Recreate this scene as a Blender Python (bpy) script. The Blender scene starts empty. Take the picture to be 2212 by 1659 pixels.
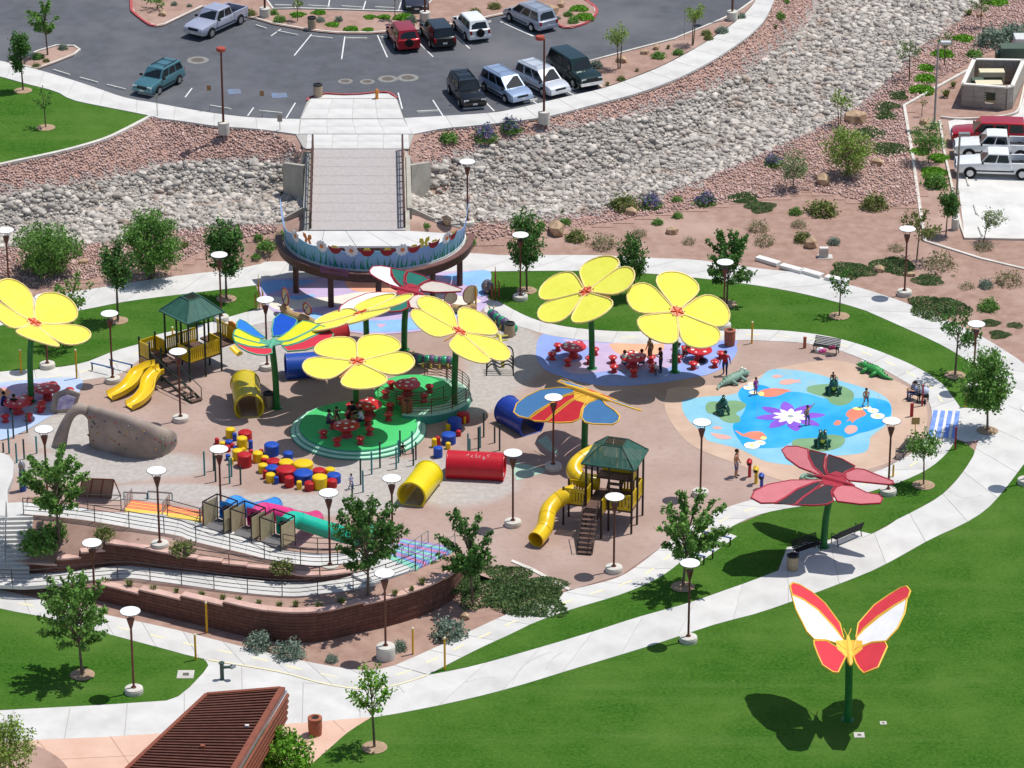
import bpy, bmesh, math, random
import numpy as np
from mathutils import Vector, Matrix
from mathutils.geometry import tessellate_polygon
R = math.radians
random.seed(7); RNG = np.random.default_rng(7)
SC = bpy.context.scene
COL = SC.collection
# ------------------------------------------------------------ camera
CAM_P = Vector((0, -215, 98)); PITCH = R(24.5); FPX = 8100.0; CX, CY = 1106.0, 829.5
cd = bpy.data.cameras.new('camera'); cam = bpy.data.objects.new('camera', cd); COL.objects.link(cam)
cam.location = CAM_P; cam.rotation_euler = (R(90) - PITCH, 0, 0)
cd.sensor_width = 36; cd.lens = 36 * FPX / 2212; cd.clip_start = 1; cd.clip_end = 6000
SC.camera = cam
# ------------------------------------------------------------ sky and sun
SUN = Vector((1.78, 0.8, 4.9)).normalized()
w = bpy.data.worlds.new('World'); SC.world = w; w.use_nodes = True
nt = w.node_tree; nt.nodes.clear()
sky = nt.nodes.new('ShaderNodeTexSky'); sky.sky_type = 'NISHITA'; sky.sun_disc = False
sky.sun_elevation = math.asin(SUN.z); sky.sun_rotation = math.atan2(SUN.x, SUN.y)
bg = nt.nodes.new('ShaderNodeBackground'); bg.inputs[1].default_value = 0.085
wo = nt.nodes.new('ShaderNodeOutputWorld')
nt.links.new(sky.outputs[0], bg.inputs[0]); nt.links.new(bg.outputs[0], wo.inputs[0])
sd = bpy.data.lights.new('sun', 'SUN'); sd.energy = 3.2; sd.angle = R(0.5); sd.color = (1, .965, .91)
sun = bpy.data.objects.new('sun', sd); COL.objects.link(sun)
sun.rotation_euler = (-SUN).to_track_quat('-Z', 'Y').to_euler(); sun.location = (0, 0, 120)
vs = SC.view_settings; vs.view_transform = 'Standard'; vs.look = 'None'; vs.exposure = 0.35; vs.gamma = 1; vs.use_curve_mapping = False
SC.cycles.max_bounces = 6; SC.cycles.diffuse_bounces = 3; SC.cycles.transparent_max_bounces = 8

# ------------------------------------------------------------ picture point -> place on a level plane
_F = Vector((0, math.cos(PITCH), -math.sin(PITCH))); _UP = Vector((0, math.sin(PITCH), math.cos(PITCH)))
def ray(px, py): return (_F * FPX + Vector((px - CX, 0, 0)) - _UP * (py - CY)).normalized()
def U(px, py, z=0.0):
    d = ray(px, py); return CAM_P + d * ((z - CAM_P.z) / d.z)
def PL(px, py, p0, n):
    d = ray(px, py); return CAM_P + d * ((Vector(p0) - CAM_P).dot(n) / d.dot(n))
def PX(wp):
    v = Vector(wp) - CAM_P; k = FPX / v.dot(_F); return (CX + k * v.x, CY - k * v.dot(_UP))
def UL(pts, z=0.0): return [U(p[0], p[1], p[2] if len(p) > 2 else z) for p in pts]
def lerp(a, b, t): return a + (b - a) * t
def spline(pts, n=6, closed=True):
    P = [Vector(p) for p in pts]; m = len(P); out = []
    for i in range(m if closed else m - 1):
        if closed: a, b, c, d = P[i - 1], P[i], P[(i + 1) % m], P[(i + 2) % m]
        else: a, b, c, d = P[max(i - 1, 0)], P[i], P[i + 1], P[min(i + 2, m - 1)]
        for k in range(n):
            t = k / n
            out.append(0.5 * ((2 * b) + (c - a) * t + (2 * a - 5 * b + 4 * c - d) * t * t + (3 * b - a - 3 * c + d) * t ** 3))
    if not closed: out.append(P[-1])
    return out
def resample(pts, n):
    L = [0.0]
    for a, b in zip(pts, pts[1:]): L.append(L[-1] + (Vector(b) - Vector(a)).length)
    out = []; j = 0
    for i in range(n):
        s = L[-1] * i / (n - 1)
        while j < len(L) - 2 and L[j + 1] < s: j += 1
        t = (s - L[j]) / max(L[j + 1] - L[j], 1e-9); out.append(Vector(pts[j]).lerp(Vector(pts[j + 1]), min(max(t, 0), 1)))
    return out
def plen(pts): return sum((Vector(b) - Vector(a)).length for a, b in zip(pts, pts[1:]))

# ------------------------------------------------------------ materials
def lin(h):
    if isinstance(h, tuple): return (*h[:3], 1)
    h = h.lstrip('#'); o = []
    for i in (0, 2, 4):
        c = int(h[i:i + 2], 16) / 255; o.append(c / 12.92 if c <= .04045 else ((c + .055) / 1.055) ** 2.4)
    return (*o, 1)
MATS = {}
def mat(name, col, col2=None, scale=3.0, rough=.75, bump=0.0, bscale=None, metal=0.0, island=0.0, objr=0.0, coat=0.0,
        trans=0.0, detail=4.0, lo=.35, hi=.65, col3=None, scale3=.25, lo3=.45, hi3=.6, spec=.35, alpha=1.0):
    if name in MATS: return MATS[name]
    m = bpy.data.materials.new(name); m.use_nodes = True; N = m.node_tree.nodes; L = m.node_tree.links
    b = N['Principled BSDF']; b.inputs['Roughness'].default_value = rough; b.inputs['Metallic'].default_value = metal
    b.inputs['Specular IOR Level'].default_value = spec
    if coat: b.inputs['Coat Weight'].default_value = coat; b.inputs['Coat Roughness'].default_value = .08
    tc = N.new('ShaderNodeTexCoord'); src = tc.outputs['Object']
    if objr:
        pass
    def noise(sc, det):
        n = N.new('ShaderNodeTexNoise'); n.inputs['Scale'].default_value = sc; n.inputs['Detail'].default_value = det
        n.inputs['Roughness'].default_value = .6
        L.new(src, n.inputs['Vector']); return n
    def mix(fac, a, bb, typ='MIX'):
        x = N.new('ShaderNodeMix'); x.data_type = 'RGBA'; x.blend_type = typ
        for s, v in ((0, fac), (6, a), (7, bb)):
            if hasattr(v, 'is_linked') or isinstance(v, bpy.types.NodeSocket): L.new(v, x.inputs[s])
            else: x.inputs[s].default_value = v
        return x.outputs[2]
    def ramp(inp, lo, hi):
        r = N.new('ShaderNodeMapRange'); r.inputs[1].default_value = lo; r.inputs[2].default_value = hi; r.clamp = True
        L.new(inp, r.inputs[0]); return r.outputs[0]
    c = lin(col); out = None
    if col2 is not None:
        n = noise(scale, detail); out = mix(ramp(n.outputs[0], lo, hi), c, lin(col2))
    else:
        n = noise(scale, detail); c1 = tuple(v * .93 for v in c[:3]) + (1,); c2 = tuple(min(1, v * 1.07) for v in c[:3]) + (1,)
        out = mix(ramp(n.outputs[0], .3, .7), c1, c2)
    if col3 is not None:
        n3 = noise(scale3, 3.0); out = mix(ramp(n3.outputs[0], lo3, hi3), out, lin(col3))
    if island or objr:
        if island:
            g = N.new('ShaderNodeNewGeometry'); rnd = g.outputs['Random Per Island']; amt = island
        else:
            g = N.new('ShaderNodeObjectInfo'); rnd = g.outputs['Random']; amt = objr
        r = N.new('ShaderNodeMapRange'); r.inputs[3].default_value = 1 - amt; r.inputs[4].default_value = 1 + amt
        L.new(rnd, r.inputs[0])
        v = N.new('ShaderNodeVectorMath'); v.operation = 'SCALE'; L.new(out, v.inputs[0]); L.new(r.outputs[0], v.inputs['Scale']); out = v.outputs[0]
    L.new(out, b.inputs['Base Color'])
    if bump:
        nb = noise(bscale or scale * 4, 5.0); bp = N.new('ShaderNodeBump'); bp.inputs['Strength'].default_value = bump
        bp.inputs['Distance'].default_value = .05
        L.new(nb.outputs[0], bp.inputs['Height']); L.new(bp.outputs[0], b.inputs['Normal'])
    if alpha < 1: b.inputs['Alpha'].default_value = alpha
    if trans:
        t = N.new('ShaderNodeBsdfTranslucent'); L.new(out, t.inputs[0]); s = N.new('ShaderNodeMixShader'); s.inputs[0].default_value = trans
        L.new(b.outputs[0], s.inputs[1]); L.new(t.outputs[0], s.inputs[2]); L.new(s.outputs[0], N['Material Output'].inputs[0])
    MATS[name] = m; return m

# ------------------------------------------------------------ objects
USED = {}
def tag(o, label=None, cat=None, group=None, kind=None):
    if label:
        o['label'] = label; USED.setdefault(label, []).append(o.name)
    if cat: o['category'] = cat
    if group: o['group'] = group
    if kind: o['kind'] = kind
    return o
def link(name, me, m=None, parent=None, loc=None, smooth=False):
    if m is not None and not me.materials:
        for q in (m if isinstance(m, (list, tuple)) else [m]): me.materials.append(q)
    o = bpy.data.objects.new(name, me); COL.objects.link(o)
    if parent: o.parent = parent
    if loc is not None: o.location = loc
    if smooth: me.polygons.foreach_set('use_smooth', [True] * len(me.polygons))
    return o
def thing(name, label, cat, loc=(0, 0, 0), rz=0.0, group=None):
    o = bpy.data.objects.new(name, None); COL.objects.link(o); o.location = loc; o.rotation_euler = (0, 0, rz)
    o.empty_display_size = .2
    return tag(o, label, cat, group)
def copy_tree(o, parent=None):
    c = o.copy(); COL.objects.link(c); c.parent = parent
    for ch in o.children: copy_tree(ch, c)
    return c
class MB:
    def __init__(s): s.v = []; s.f = []; s.m = []; s.cur = 0
    def add(s, vs, fs):
        k = len(s.v); s.v += [tuple(q) for q in vs]; s.f += [tuple(i + k for i in q) for q in fs]; s.m += [s.cur] * len(fs); return s
    def box(s, c, d, rz=0.0, M=None, taper=(1, 1)):
        x, y, z = d[0] / 2, d[1] / 2, d[2] / 2; c = Vector(c); out = []
        rm = M if M is not None else Matrix.Rotation(rz, 3, 'Z')
        for (a, b, e) in ((-1, -1, -1), (1, -1, -1), (1, 1, -1), (-1, 1, -1), (-1, -1, 1), (1, -1, 1), (1, 1, 1), (-1, 1, 1)):
            tx, ty = taper if e > 0 else (1, 1)
            out.append(c + rm @ Vector((a * x * tx, b * y * ty, e * z)))
        return s.add(out, [(0, 3, 2, 1), (4, 5, 6, 7), (0, 1, 5, 4), (1, 2, 6, 5), (2, 3, 7, 6), (3, 0, 4, 7)])
    def bar(s, a, b, wd, h=None):
        a, b = Vector(a), Vector(b); d = b - a
        if d.length < 1e-6: return s
        q = d.to_track_quat('X', 'Z').to_matrix(); return s.box((a + b) / 2, (d.length, wd, h or wd), M=q)
    def tube(s, path, r, n=8, caps=True, ell=None):
        P = [Vector(p) for p in path]; m = len(P)
        rr = r if isinstance(r, (list, tuple)) else [r] * m
        t0 = (P[1] - P[0]).normalized(); ref = Vector((0, 0, 1)) if abs(t0.z) < .9 else Vector((1, 0, 0))
        nx = t0.cross(ref).normalized(); vs = []
        for i in range(m):
            t = (P[min(i + 1, m - 1)] - P[max(i - 1, 0)]).normalized()
            nx = (nx - t * nx.dot(t)).normalized(); ny = t.cross(nx)
            for k in range(n):
                a = 2 * math.pi * k / n; vs.append(P[i] + (nx * math.cos(a) + ny * math.sin(a) * (ell or 1)) * rr[i])
        fs = [(i * n + k, i * n + (k + 1) % n, (i + 1) * n + (k + 1) % n, (i + 1) * n + k) for i in range(m - 1) for k in range(n)]
        if caps: fs += [tuple(reversed(range(n))), tuple(range((m - 1) * n, m * n))]
        return s.add(vs, fs)
    def cyl(s, a, b, r, r2=None, n=10, caps=True): return s.tube([a, b], [r, r if r2 is None else r2], n, caps)
    def lathe(s, prof, c=(0, 0, 0), n=20, sx=1.0, sy=1.0):
        c = Vector(c); vs = [c + Vector((math.cos(2 * math.pi * k / n) * r * sx, math.sin(2 * math.pi * k / n) * r * sy, z)) for r, z in prof for k in range(n)]
        m = len(prof); fs = [(i * n + k, i * n + (k + 1) % n, (i + 1) * n + (k + 1) % n, (i + 1) * n + k) for i in range(m - 1) for k in range(n)]
        if prof[0][0] > 1e-4: fs.append(tuple(reversed(range(n))))
        if prof[-1][0] > 1e-4: fs.append(tuple(range((m - 1) * n, m * n)))
        return s.add(vs, fs)
    def slab(s, poly, th, nrm=None):
        """solid plate: polygon (3-D, roughly planar) given thickness downwards along its normal"""
        P = [Vector(p) for p in poly]; n = len(P)
        nn = Vector((0, 0, 0))
        for i in range(n):
            a, b = P[i], P[(i + 1) % n]; nn += Vector(((a.y - b.y) * (a.z + b.z), (a.z - b.z) * (a.x + b.x), (a.x - b.x) * (a.y + b.y)))
        nn.normalize()
        if nn.z < 0 or (abs(nn.z) < 1e-4 and nn.y > 0): nn = -nn; P.reverse()
        if nrm is not None: nn = Vector(nrm)
        Q = [p - nn * th for p in P]; tr = tessellate_polygon([P])
        fs = []
        for t in tr:
            a, b, c = (P[i] for i in t)
            if (b - a).cross(c - a).dot(nn) < 0: t = (t[0], t[2], t[1])
            fs.append(tuple(t)); fs.append(tuple(i + n for i in reversed(t)))
        fs += [(i, i + n, (i + 1) % n + n, (i + 1) % n) for i in range(n)]
        return s.add(P + Q, fs)
    def sheet(s, poly, z=None):
        P = [Vector(p) if z is None else Vector((p[0], p[1], z)) for p in poly]; tr = tessellate_polygon([P]); fs = []
        for t in tr:
            a, b, c = (P[i] for i in t)
            if (b - a).cross(c - a).z < 0: t = (t[0], t[2], t[1])
            fs.append(tuple(t))
        return s.add(P, fs)
    def sphere(s, c, r, n=10, m=6):
        r = r if isinstance(r, (tuple, list)) else (r, r, r); c = Vector(c); vs = [c + Vector((0, 0, -r[2]))]
        for i in range(1, m):
            a = -math.pi / 2 + math.pi * i / m
            vs += [c + Vector((r[0] * math.cos(a) * math.cos(2 * math.pi * k / n), r[1] * math.cos(a) * math.sin(2 * math.pi * k / n), r[2] * math.sin(a))) for k in range(n)]
        vs.append(c + Vector((0, 0, r[2]))); fs = [(0, 1 + (k + 1) % n, 1 + k) for k in range(n)]
        for i in range(m - 2):
            fs += [(1 + i * n + k, 1 + i * n + (k + 1) % n, 1 + (i + 1) * n + (k + 1) % n, 1 + (i + 1) * n + k) for k in range(n)]
        q = 1 + (m - 2) * n; fs += [(q + k, q + (k + 1) % n, q + n) for k in range(n)]
        return s.add(vs, fs)
    def mesh(s, name):
        me = bpy.data.meshes.new(name); me.from_pydata(s.v, [], s.f); 
        if any(s.m): me.polygons.foreach_set('material_index', s.m)
        me.update(); return me
    def build(s, name, m, parent=None, loc=None, smooth=False, auto=None):
        me = s.mesh(name); o = link(name, me, m, parent, loc, smooth)
        if auto is not None:
            me.polygons.foreach_set('use_smooth', [True] * len(me.polygons)); me.set_sharp_from_angle(angle=R(auto))
        return o
def struct(name, mb, m, z=None): return tag(mb.build(name, m), kind='structure')
def ordinals(items, fmt, group=None, cat=None):
    """items: list of (object, picture x); label by order from the left"""
    W = ['leftmost', 'second from the left', 'third from the left', 'fourth from the left', 'fifth from the left', 'sixth from the left', 'seventh from the left', 'eighth from the left', 'ninth from the left', 'tenth from the left', 'eleventh from the left', 'twelfth from the left',
         'thirteenth from the left', 'fourteenth from the left', 'fifteenth from the left', 'sixteenth from the left', 'seventeenth from the left', 'eighteenth from the left', 'nineteenth from the left', 'twentieth from the left']
    it = sorted(items, key=lambda q: q[1]); n = len(it)
    for i, (o, x) in enumerate(it):
        wd = 'rightmost' if (i == n - 1 and n > 1) else W[i]
        tag(o, fmt.format(wd), cat, group)
# ============================================================ ground
ZP = 2.8     # level of the car park and the bridge
M_DIRT = mat('red_dirt', '#AC8E80', '#98796B', scale=1.2, rough=.95, bump=.5, bscale=30, col3='#BA9E90', scale3=.12, lo3=.5, hi3=.75, detail=8)
M_ASPH = mat('asphalt', '#5E6066', '#525459', scale=.9, rough=.9, bump=.3, bscale=60, col3='#6C6C70', scale3=.09, lo3=.48, hi3=.7, detail=8)
M_CONC = mat('concrete', '#D2D0CC', '#C2C0BC', scale=.5, rough=.85, col3='#B9B6B3', scale3=.4, lo3=.56, hi3=.9, objr=.035, detail=9, bump=.08, bscale=40)
M_CONC2 = mat('concrete_grey', '#C9C5BD', '#B3AFA8', scale=.8, rough=.85, detail=8)
M_JOINT = mat('joint_filler', '#ABA8A2', rough=.95)
def grass_mat():
    m = bpy.data.materials.new('lawn'); m.use_nodes = True; N = m.node_tree.nodes; L = m.node_tree.links; b = N['Principled BSDF']; b.inputs['Roughness'].default_value = .95; b.inputs['Specular IOR Level'].default_value = .05; tc = N.new('ShaderNodeTexCoord')
    def noise(sc, det, rot=0.0, st=(1, 1, 1)):
        mp = N.new('ShaderNodeMapping'); mp.inputs['Rotation'].default_value = (0, 0, rot); mp.inputs['Scale'].default_value = st; L.new(tc.outputs['Object'], mp.inputs['Vector']); n = N.new('ShaderNodeTexNoise'); n.inputs['Scale'].default_value = sc; n.inputs['Detail'].default_value = det; n.inputs['Roughness'].default_value = .65; L.new(mp.outputs[0], n.inputs['Vector']); return n.outputs[0]
    def rmp(v, lo, hi, o0, o1):
        r = N.new('ShaderNodeMapRange'); r.inputs[1].default_value = lo; r.inputs[2].default_value = hi; r.inputs[3].default_value = o0; r.inputs[4].default_value = o1; L.new(v, r.inputs[0]); return r.outputs[0]
    def mix(f, a, c):
        x = N.new('ShaderNodeMix'); x.data_type = 'RGBA'; L.new(f, x.inputs[0])
        for s_, v in ((6, a), (7, c)):
            if isinstance(v, bpy.types.NodeSocket): L.new(v, x.inputs[s_])
            else: x.inputs[s_].default_value = v
        return x.outputs[2]
    c = mix(rmp(noise(5, 12), .32, .7, 0, 1), lin('#275214'), lin('#4C7628')); c = mix(rmp(noise(.2, 6), .4, .7, 0, .7), c, lin('#5C7C34')); c = mix(rmp(noise(.45, 3, 1.05, (.1, 1.0, 1)), .5, .75, 0, .38), c, lin('#64803F')); c = mix(rmp(noise(.9, 6), .66, .8, 0, .75), c, lin('#8A8A54'))
    L.new(c, b.inputs['Base Color']); bp = N.new('ShaderNodeBump'); bp.inputs['Strength'].default_value = 1; bp.inputs['Distance'].default_value = .06; L.new(noise(14, 6), bp.inputs['Height']); L.new(bp.outputs[0], b.inputs['Normal']); return m
M_GRASS = grass_mat()
M_SALMON = mat('salmon_paving', '#D9B6A2', '#CDA893', scale=.6, rough=.85, detail=7)
M_RUBBER0 = mat('rubber_base', '#A98E81', '#9A7F72', scale=.4, rough=.95, col3='#B29B90', scale3=.09, lo3=.45, hi3=.7, bump=.25, bscale=50, detail=9)
M_SAND = mat('grey_sand', '#BDB7B1', '#A9A39D', scale=1.1, rough=.97, bump=.4, bscale=22, detail=9)
M_BEIGE = mat('beige_paving', '#CBB09B', '#BCA08C', scale=.5, rough=.88, detail=8)
M_DECK = mat('bridge_paver', '#B5AEAB', '#A8A09D', scale=5, rough=.9, detail=6)
M_CURB = mat('curb_concrete', '#D9D4CB', '#C4BEB4', scale=1.5, rough=.85)
M_REDCURB = mat('red_curb_paint', '#B8585B', '#A64A4D', scale=2, rough=.8)
M_WHITE = mat('white_paint', '#DEDEDC', '#B4B4B2', scale=2.5, rough=.7, lo=.5, hi=.8)
M_YPAINT = mat('faded_yellow_paint', '#E8DCA6', '#DDD6BE', scale=1.5, rough=.8)
M_BANK = mat('bank_gravel_soil', '#B59486', '#9C7C70', scale=5, rough=.95, bump=.8, bscale=18, detail=8)
M_BED = mat('rock_bed_soil', '#A8A29B', '#8C8680', scale=4, rough=.95, bump=.8, bscale=14)

def zone(pts, z): return (np.array([(U(p[0], p[1], z).x, U(p[0], p[1], z).y) for p in pts]), z)
PARK_EDGE = [(0, 355), (75, 339), (150, 322), (225, 300), (275, 277), (325, 252), (337, 254), (400, 262), (470, 272), (553, 279), (590, 286), (623, 300), (648, 320), (663, 340)]
PARK_EDGE2 = [(880, 348), (883, 322), (895, 302), (923, 285), (958, 277), (1015, 272), (1106, 262), (1188, 250), (1281, 226), (1373, 202), (1456, 172), (1531, 135), (1593, 95), (1631, 65), (1659, 30), (1675, -5), (1710, -90)]
ZONES = [zone([(-700, 520), (-200, 400)] + PARK_EDGE + PARK_EDGE2 + [(1800, -250), (1800, -1400), (-1500, -1400), (-1500, 300)], ZP),
         zone([(-700, 610), (-200, 532), (0, 495), (150, 470), (325, 422), (553, 425), (660, 415), (880, 420), (1000, 425), (1188, 402), (1373, 358), (1531, 297), (1631, 228), (1720, 112), (1790, -40), (1900, -120), (2210, -120), (2100, -10), (2000, 80), (1840, 225), (1740, 275), (1500, 385), (1250, 448), (1000, 470), (880, 440), (660, 440), (600, 465), (450, 480), (200, 512), (0, 515), (-200, 545), (-700, 640)], -.2),
         zone([(-700, 830), (-300, 725), (0, 650), (185, 622), (350, 598), (553, 570), (640, 560), (760, 552), (900, 545), (1000, 544), (1085, 549), (1281, 549), (1511, 560), (1659, 579), (1834, 613), (1984, 663), (2121, 725), (2212, 780), (2300, 850), (2400, 880), (3000, 3200), (-1500, 3200)], 0.0),
         zone([(645, 478), (660, 455), (880, 452), (903, 470), (912, 500), (880, 515), (660, 515), (640, 500)], 2.1),
         zone([(2050, 250), (2300, 250), (2600, 500), (2400, 560), (2080, 515)], 0.0)]
def poly_dist(poly, X, Y):
    n = len(poly); d2 = np.full(X.shape, 1e18); ins = np.zeros(X.shape, bool)
    for i in range(n):
        x1, y1 = poly[i]; x2, y2 = poly[(i + 1) % n]; dx, dy = x2 - x1, y2 - y1
        t = np.clip(((X - x1) * dx + (Y - y1) * dy) / (dx * dx + dy * dy + 1e-12), 0, 1)
        d2 = np.minimum(d2, (X - x1 - t * dx) ** 2 + (Y - y1 - t * dy) ** 2)
        c = ((y1 > Y) != (y2 > Y)) & (X < (x2 - x1) * (Y - y1) / (y2 - y1 + 1e-12) + x1); ins ^= c
    d = np.sqrt(d2); d[ins] = 0; return d
def height(X, Y):
    X = np.asarray(X, float); Y = np.asarray(Y, float); ws = np.zeros(X.shape); hs = np.zeros(X.shape); dm = np.full(X.shape, 1e9)
    dA = poly_dist(ZONES[0][0], X, Y)
    for poly, z in ZONES[1:]:
        d = poly_dist(poly, X, Y); wgt = 1.0 / (d ** 1.4 + 1e-3); ws += wgt; hs += wgt * z; dm = np.minimum(dm, d)
    t = np.clip(np.maximum(dA / (dA + np.minimum(dm, 9) + 1e-6), dA / 13), 0, 1); t = np.where(dA <= 0, 0, t); return ZP * (1 - t) + hs / ws * t
def hz(x, y): return float(height(np.array([x]), np.array([y]))[0])
def GT(px, py):
    """picture point -> place on the terrain"""
    z = 0.0
    for _ in range(25): p = U(px, py, z); z = .5 * z + .5 * hz(p.x, p.y)
    return U(px, py, z)
def in_poly(poly, X, Y): return poly_dist(np.array(poly, float), X, Y) == 0

def make_ground():
    def axis(a, b, st, far):
        c = list(np.arange(a, b + .01, st)); lo = [a - far * k for k in (1, .4, .12, .04, .012)]; hi = [b + far * k for k in (.012, .04, .12, .4, 1)]
        return np.array(lo + c + hi)
    xs = axis(-52, 56, .6, 2200); ys = axis(-64, 96, .6, 2200); X, Y = np.meshgrid(xs, ys)
    Z = height(X.ravel(), Y.ravel()).reshape(X.shape) - .03
    v = np.stack([X, Y, Z], -1).reshape(-1, 3); nx = len(xs); ny = len(ys)
    i = np.arange(nx - 1)[None, :] + nx * np.arange(ny - 1)[:, None]; i = i.ravel()
    f = np.stack([i, i + 1, i + nx + 1, i + nx], -1)
    me = bpy.data.meshes.new('ground'); me.from_pydata(v.tolist(), [], f.tolist()); me.update()
    tag(link('ground', me, M_DIRT, smooth=True), kind='structure')
make_ground()

def sheet(name, px, z, m, smooth=0, world=False, th=0.0, parent=None):
    P = px if world else UL(px, z)
    if smooth: P = spline(P, smooth)
    mb = MB()
    if th: mb.slab([Vector((p[0], p[1], z)) for p in P], th)
    else: mb.sheet(P, z)
    o = mb.build(name, m, parent)
    return o if parent else tag(o, kind='structure')
def panels(name, A, B, z, m=M_CONC, step=3.0, gap=.035, sub=3, smooth=5, th=.05):
    """a concrete walk: joint bed + one slab per panel between two edges"""
    a = spline(UL(A, z), smooth, False); b = spline(UL(B, z), smooth, False)
    n = max(2, round((plen(a) + plen(b)) / 2 / step)); a = resample(a, n * sub + 1); b = resample(b, n * sub + 1)
    base = MB(); k = len(a)
    base.add([(p.x, p.y, p.z - .02) for p in a + b], [(i, i + 1, k + i + 1, k + i) for i in range(k - 1)])
    me = base.mesh(name); bm = bmesh.new(); bm.from_mesh(me); bmesh.ops.recalc_face_normals(bm, faces=bm.faces)
    for f in bm.faces:
        if f.normal.z < 0: f.normal_flip()
    bm.to_mesh(me); bm.free()
    root = tag(link(name, me, M_JOINT), kind='structure')
    for i in range(n):
        s = slice(i * sub, (i + 1) * sub + 1); pa = a[s]; pb = b[s]; d = (pa[-1] - pa[0]); ln = max(d.length, 1e-3)
        pa = [p.copy() for p in pa]; pb = [p.copy() for p in pb]
        for q in (pa, pb):
            l = max((q[-1] - q[0]).length, 1e-3); g = min(gap / 2 / l * sub, .3)
            q[0] = q[0].lerp(q[1], g); q[-1] = q[-1].lerp(q[-2], g)
        P = pa + pb[::-1]; c = sum(P, Vector()) / len(P)
        MB().slab([p - c for p in P], th).build('concrete_panel', m, root, loc=c)
    return root
def ribbon(px, z, wd, world=False, smooth=4, closed=False):
    P = px if world else UL(px, z)
    if smooth: P = spline(P, smooth, closed)
    L_, R_ = [], []; n = len(P)
    for i in range(n):
        t = (P[(i + 1) % n] - P[i - 1]) if closed else (P[min(i + 1, n - 1)] - P[max(i - 1, 0)])
        t.z = 0; t.normalize(); nn = Vector((-t.y, t.x, 0)); L_.append(P[i] + nn * wd / 2); R_.append(P[i] - nn * wd / 2)
    return L_, R_
def curb(name, px, z, wd=.18, h=.13, m=M_CURB, world=False, smooth=4, closed=False, mb=None):
    L_, R_ = ribbon(px, z, wd, world, smooth, closed); k = len(L_); mb0 = mb; mb = mb or MB()
    v = [p - Vector((0, 0, .1)) for p in L_] + [p + Vector((0, 0, h)) for p in L_] + [p + Vector((0, 0, h)) for p in R_] + [p - Vector((0, 0, .1)) for p in R_]
    f = []
    for i in range(k if closed else k - 1):
        j = (i + 1) % k
        f += [(i, j, k + j, k + i), (k + i, k + j, 2 * k + j, 2 * k + i), (2 * k + i, 2 * k + j, 3 * k + j, 3 * k + i)]
    if not closed: f += [(0, k, 2 * k, 3 * k), (k - 1, 4 * k - 1, 3 * k - 1, 2 * k - 1)]
    f = [tuple(reversed(q)) for q in f]
    mb.add(v, f)
    if mb0 is None: return tag(mb.build(name, m), kind='structure')
def stripes(name, segs, z, wd, m):
    mb = MB()
    for (a, b) in segs:
        p, q = U(*a, z), U(*b, z); t = (q - p).normalized(); n = Vector((-t.y, t.x, 0)) * wd / 2
        mb.sheet([p - n, q - n, q + n, p + n])
    return tag(mb.build(name, m), kind='structure')

# ------------------------------------------------------------ car park (level ZP)
LOT_EDGE = [(-60, 118), (0, 131), (80, 150), (155, 172), (215, 192), (272, 211), (335, 222), (400, 234), (475, 246), (553, 254), (648, 257), (663, 220), (670, 212), (703, 204), (743, 206), (778, 205), (815, 201), (840, 202), (858, 215), (872, 255), (960, 250), (1053, 244), (1106, 236), (1231, 207), (1301, 191), (1281, 178), (1266, 136), (1356, 112), (1456, 86), (1556, 45), (1596, 25), (1631, 0), (1660, -30)]
sheet('car_park', LOT_EDGE + [(1700, -120), (-700, -120), (-400, 60)], ZP, M_ASPH)
SW_UP = [(-200, 92), (0, 131), (80, 150), (155, 172), (215, 192), (272, 211), (335, 222), (400, 234), (475, 246), (553, 254), (648, 257)]
SW_LO = [(-200, 118), (0, 165), (50, 179), (120, 197), (155, 215), (225, 230), (287, 242), (325, 250), (337, 254), (400, 262), (470, 272), (553, 278), (645, 290)]
panels('sidewalk', SW_UP, SW_LO, ZP + .1, step=3.2, th=.16)
SW2_UP = [(872, 255), (960, 250), (1053, 244), (1106, 236), (1231, 207), (1301, 191), (1356, 172), (1431, 142), (1506, 102), (1568, 62), (1606, 32), (1633, 0), (1660, -45)]
SW2_LO = [(890, 290), (958, 277), (1015, 272), (1106, 262), (1188, 250), (1281, 226), (1373, 202), (1456, 172), (1531, 135), (1593, 95), (1631, 65), (1659, 30), (1690, -45)]
panels('sidewalk', SW2_UP, SW2_LO, ZP + .1, step=3.2, th=.16)
# apron in front of the bridge: panel grid
ap = [(648, 257), (663, 220), (670, 212), (703, 204), (743, 206), (778, 205), (815, 201), (840, 202), (858, 215), (872, 255)]
apo = sheet('bridge_apron', ap + [(895, 288), (884, 318), (880, 322), (663, 322), (655, 318), (640, 292)], ZP + .06, M_JOINT, th=.1)
def grid_panels(parent, quad, z, nx, ny, m, gap=.015, th=.04, name='concrete_panel'):
    q = UL(quad, z)
    for i in range(nx):
        for j in range(ny):
            def P(u, v): return q[0].lerp(q[1], u).lerp(q[3].lerp(q[2], u), v)
            e = gap / 2 / max((q[1] - q[0]).length / nx, .1) / nx; g = gap / 2 / max((q[3] - q[0]).length / ny, .1) / ny
            pts = [P(i / nx + e, j / ny + g), P((i + 1) / nx - e, j / ny + g), P((i + 1) / nx - e, (j + 1) / ny - g), P(i / nx + e, (j + 1) / ny - g)]
            c = sum(pts, Vector()) / 4; MB().slab([p - c for p in pts], th).build(name, m, parent, loc=c)
grid_panels(apo, [(664, 290), (882, 290), (884, 321), (661, 321)], ZP + .1, 4, 2, M_CONC)
grid_panels(apo, [(650, 258), (871, 257), (893, 289), (646, 289)], ZP + .1, 4, 2, M_CONC)
grid_panels(apo, [(672, 213), (856, 213), (871, 256), (650, 256)], ZP + .1, 4, 2, M_CONC)
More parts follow.
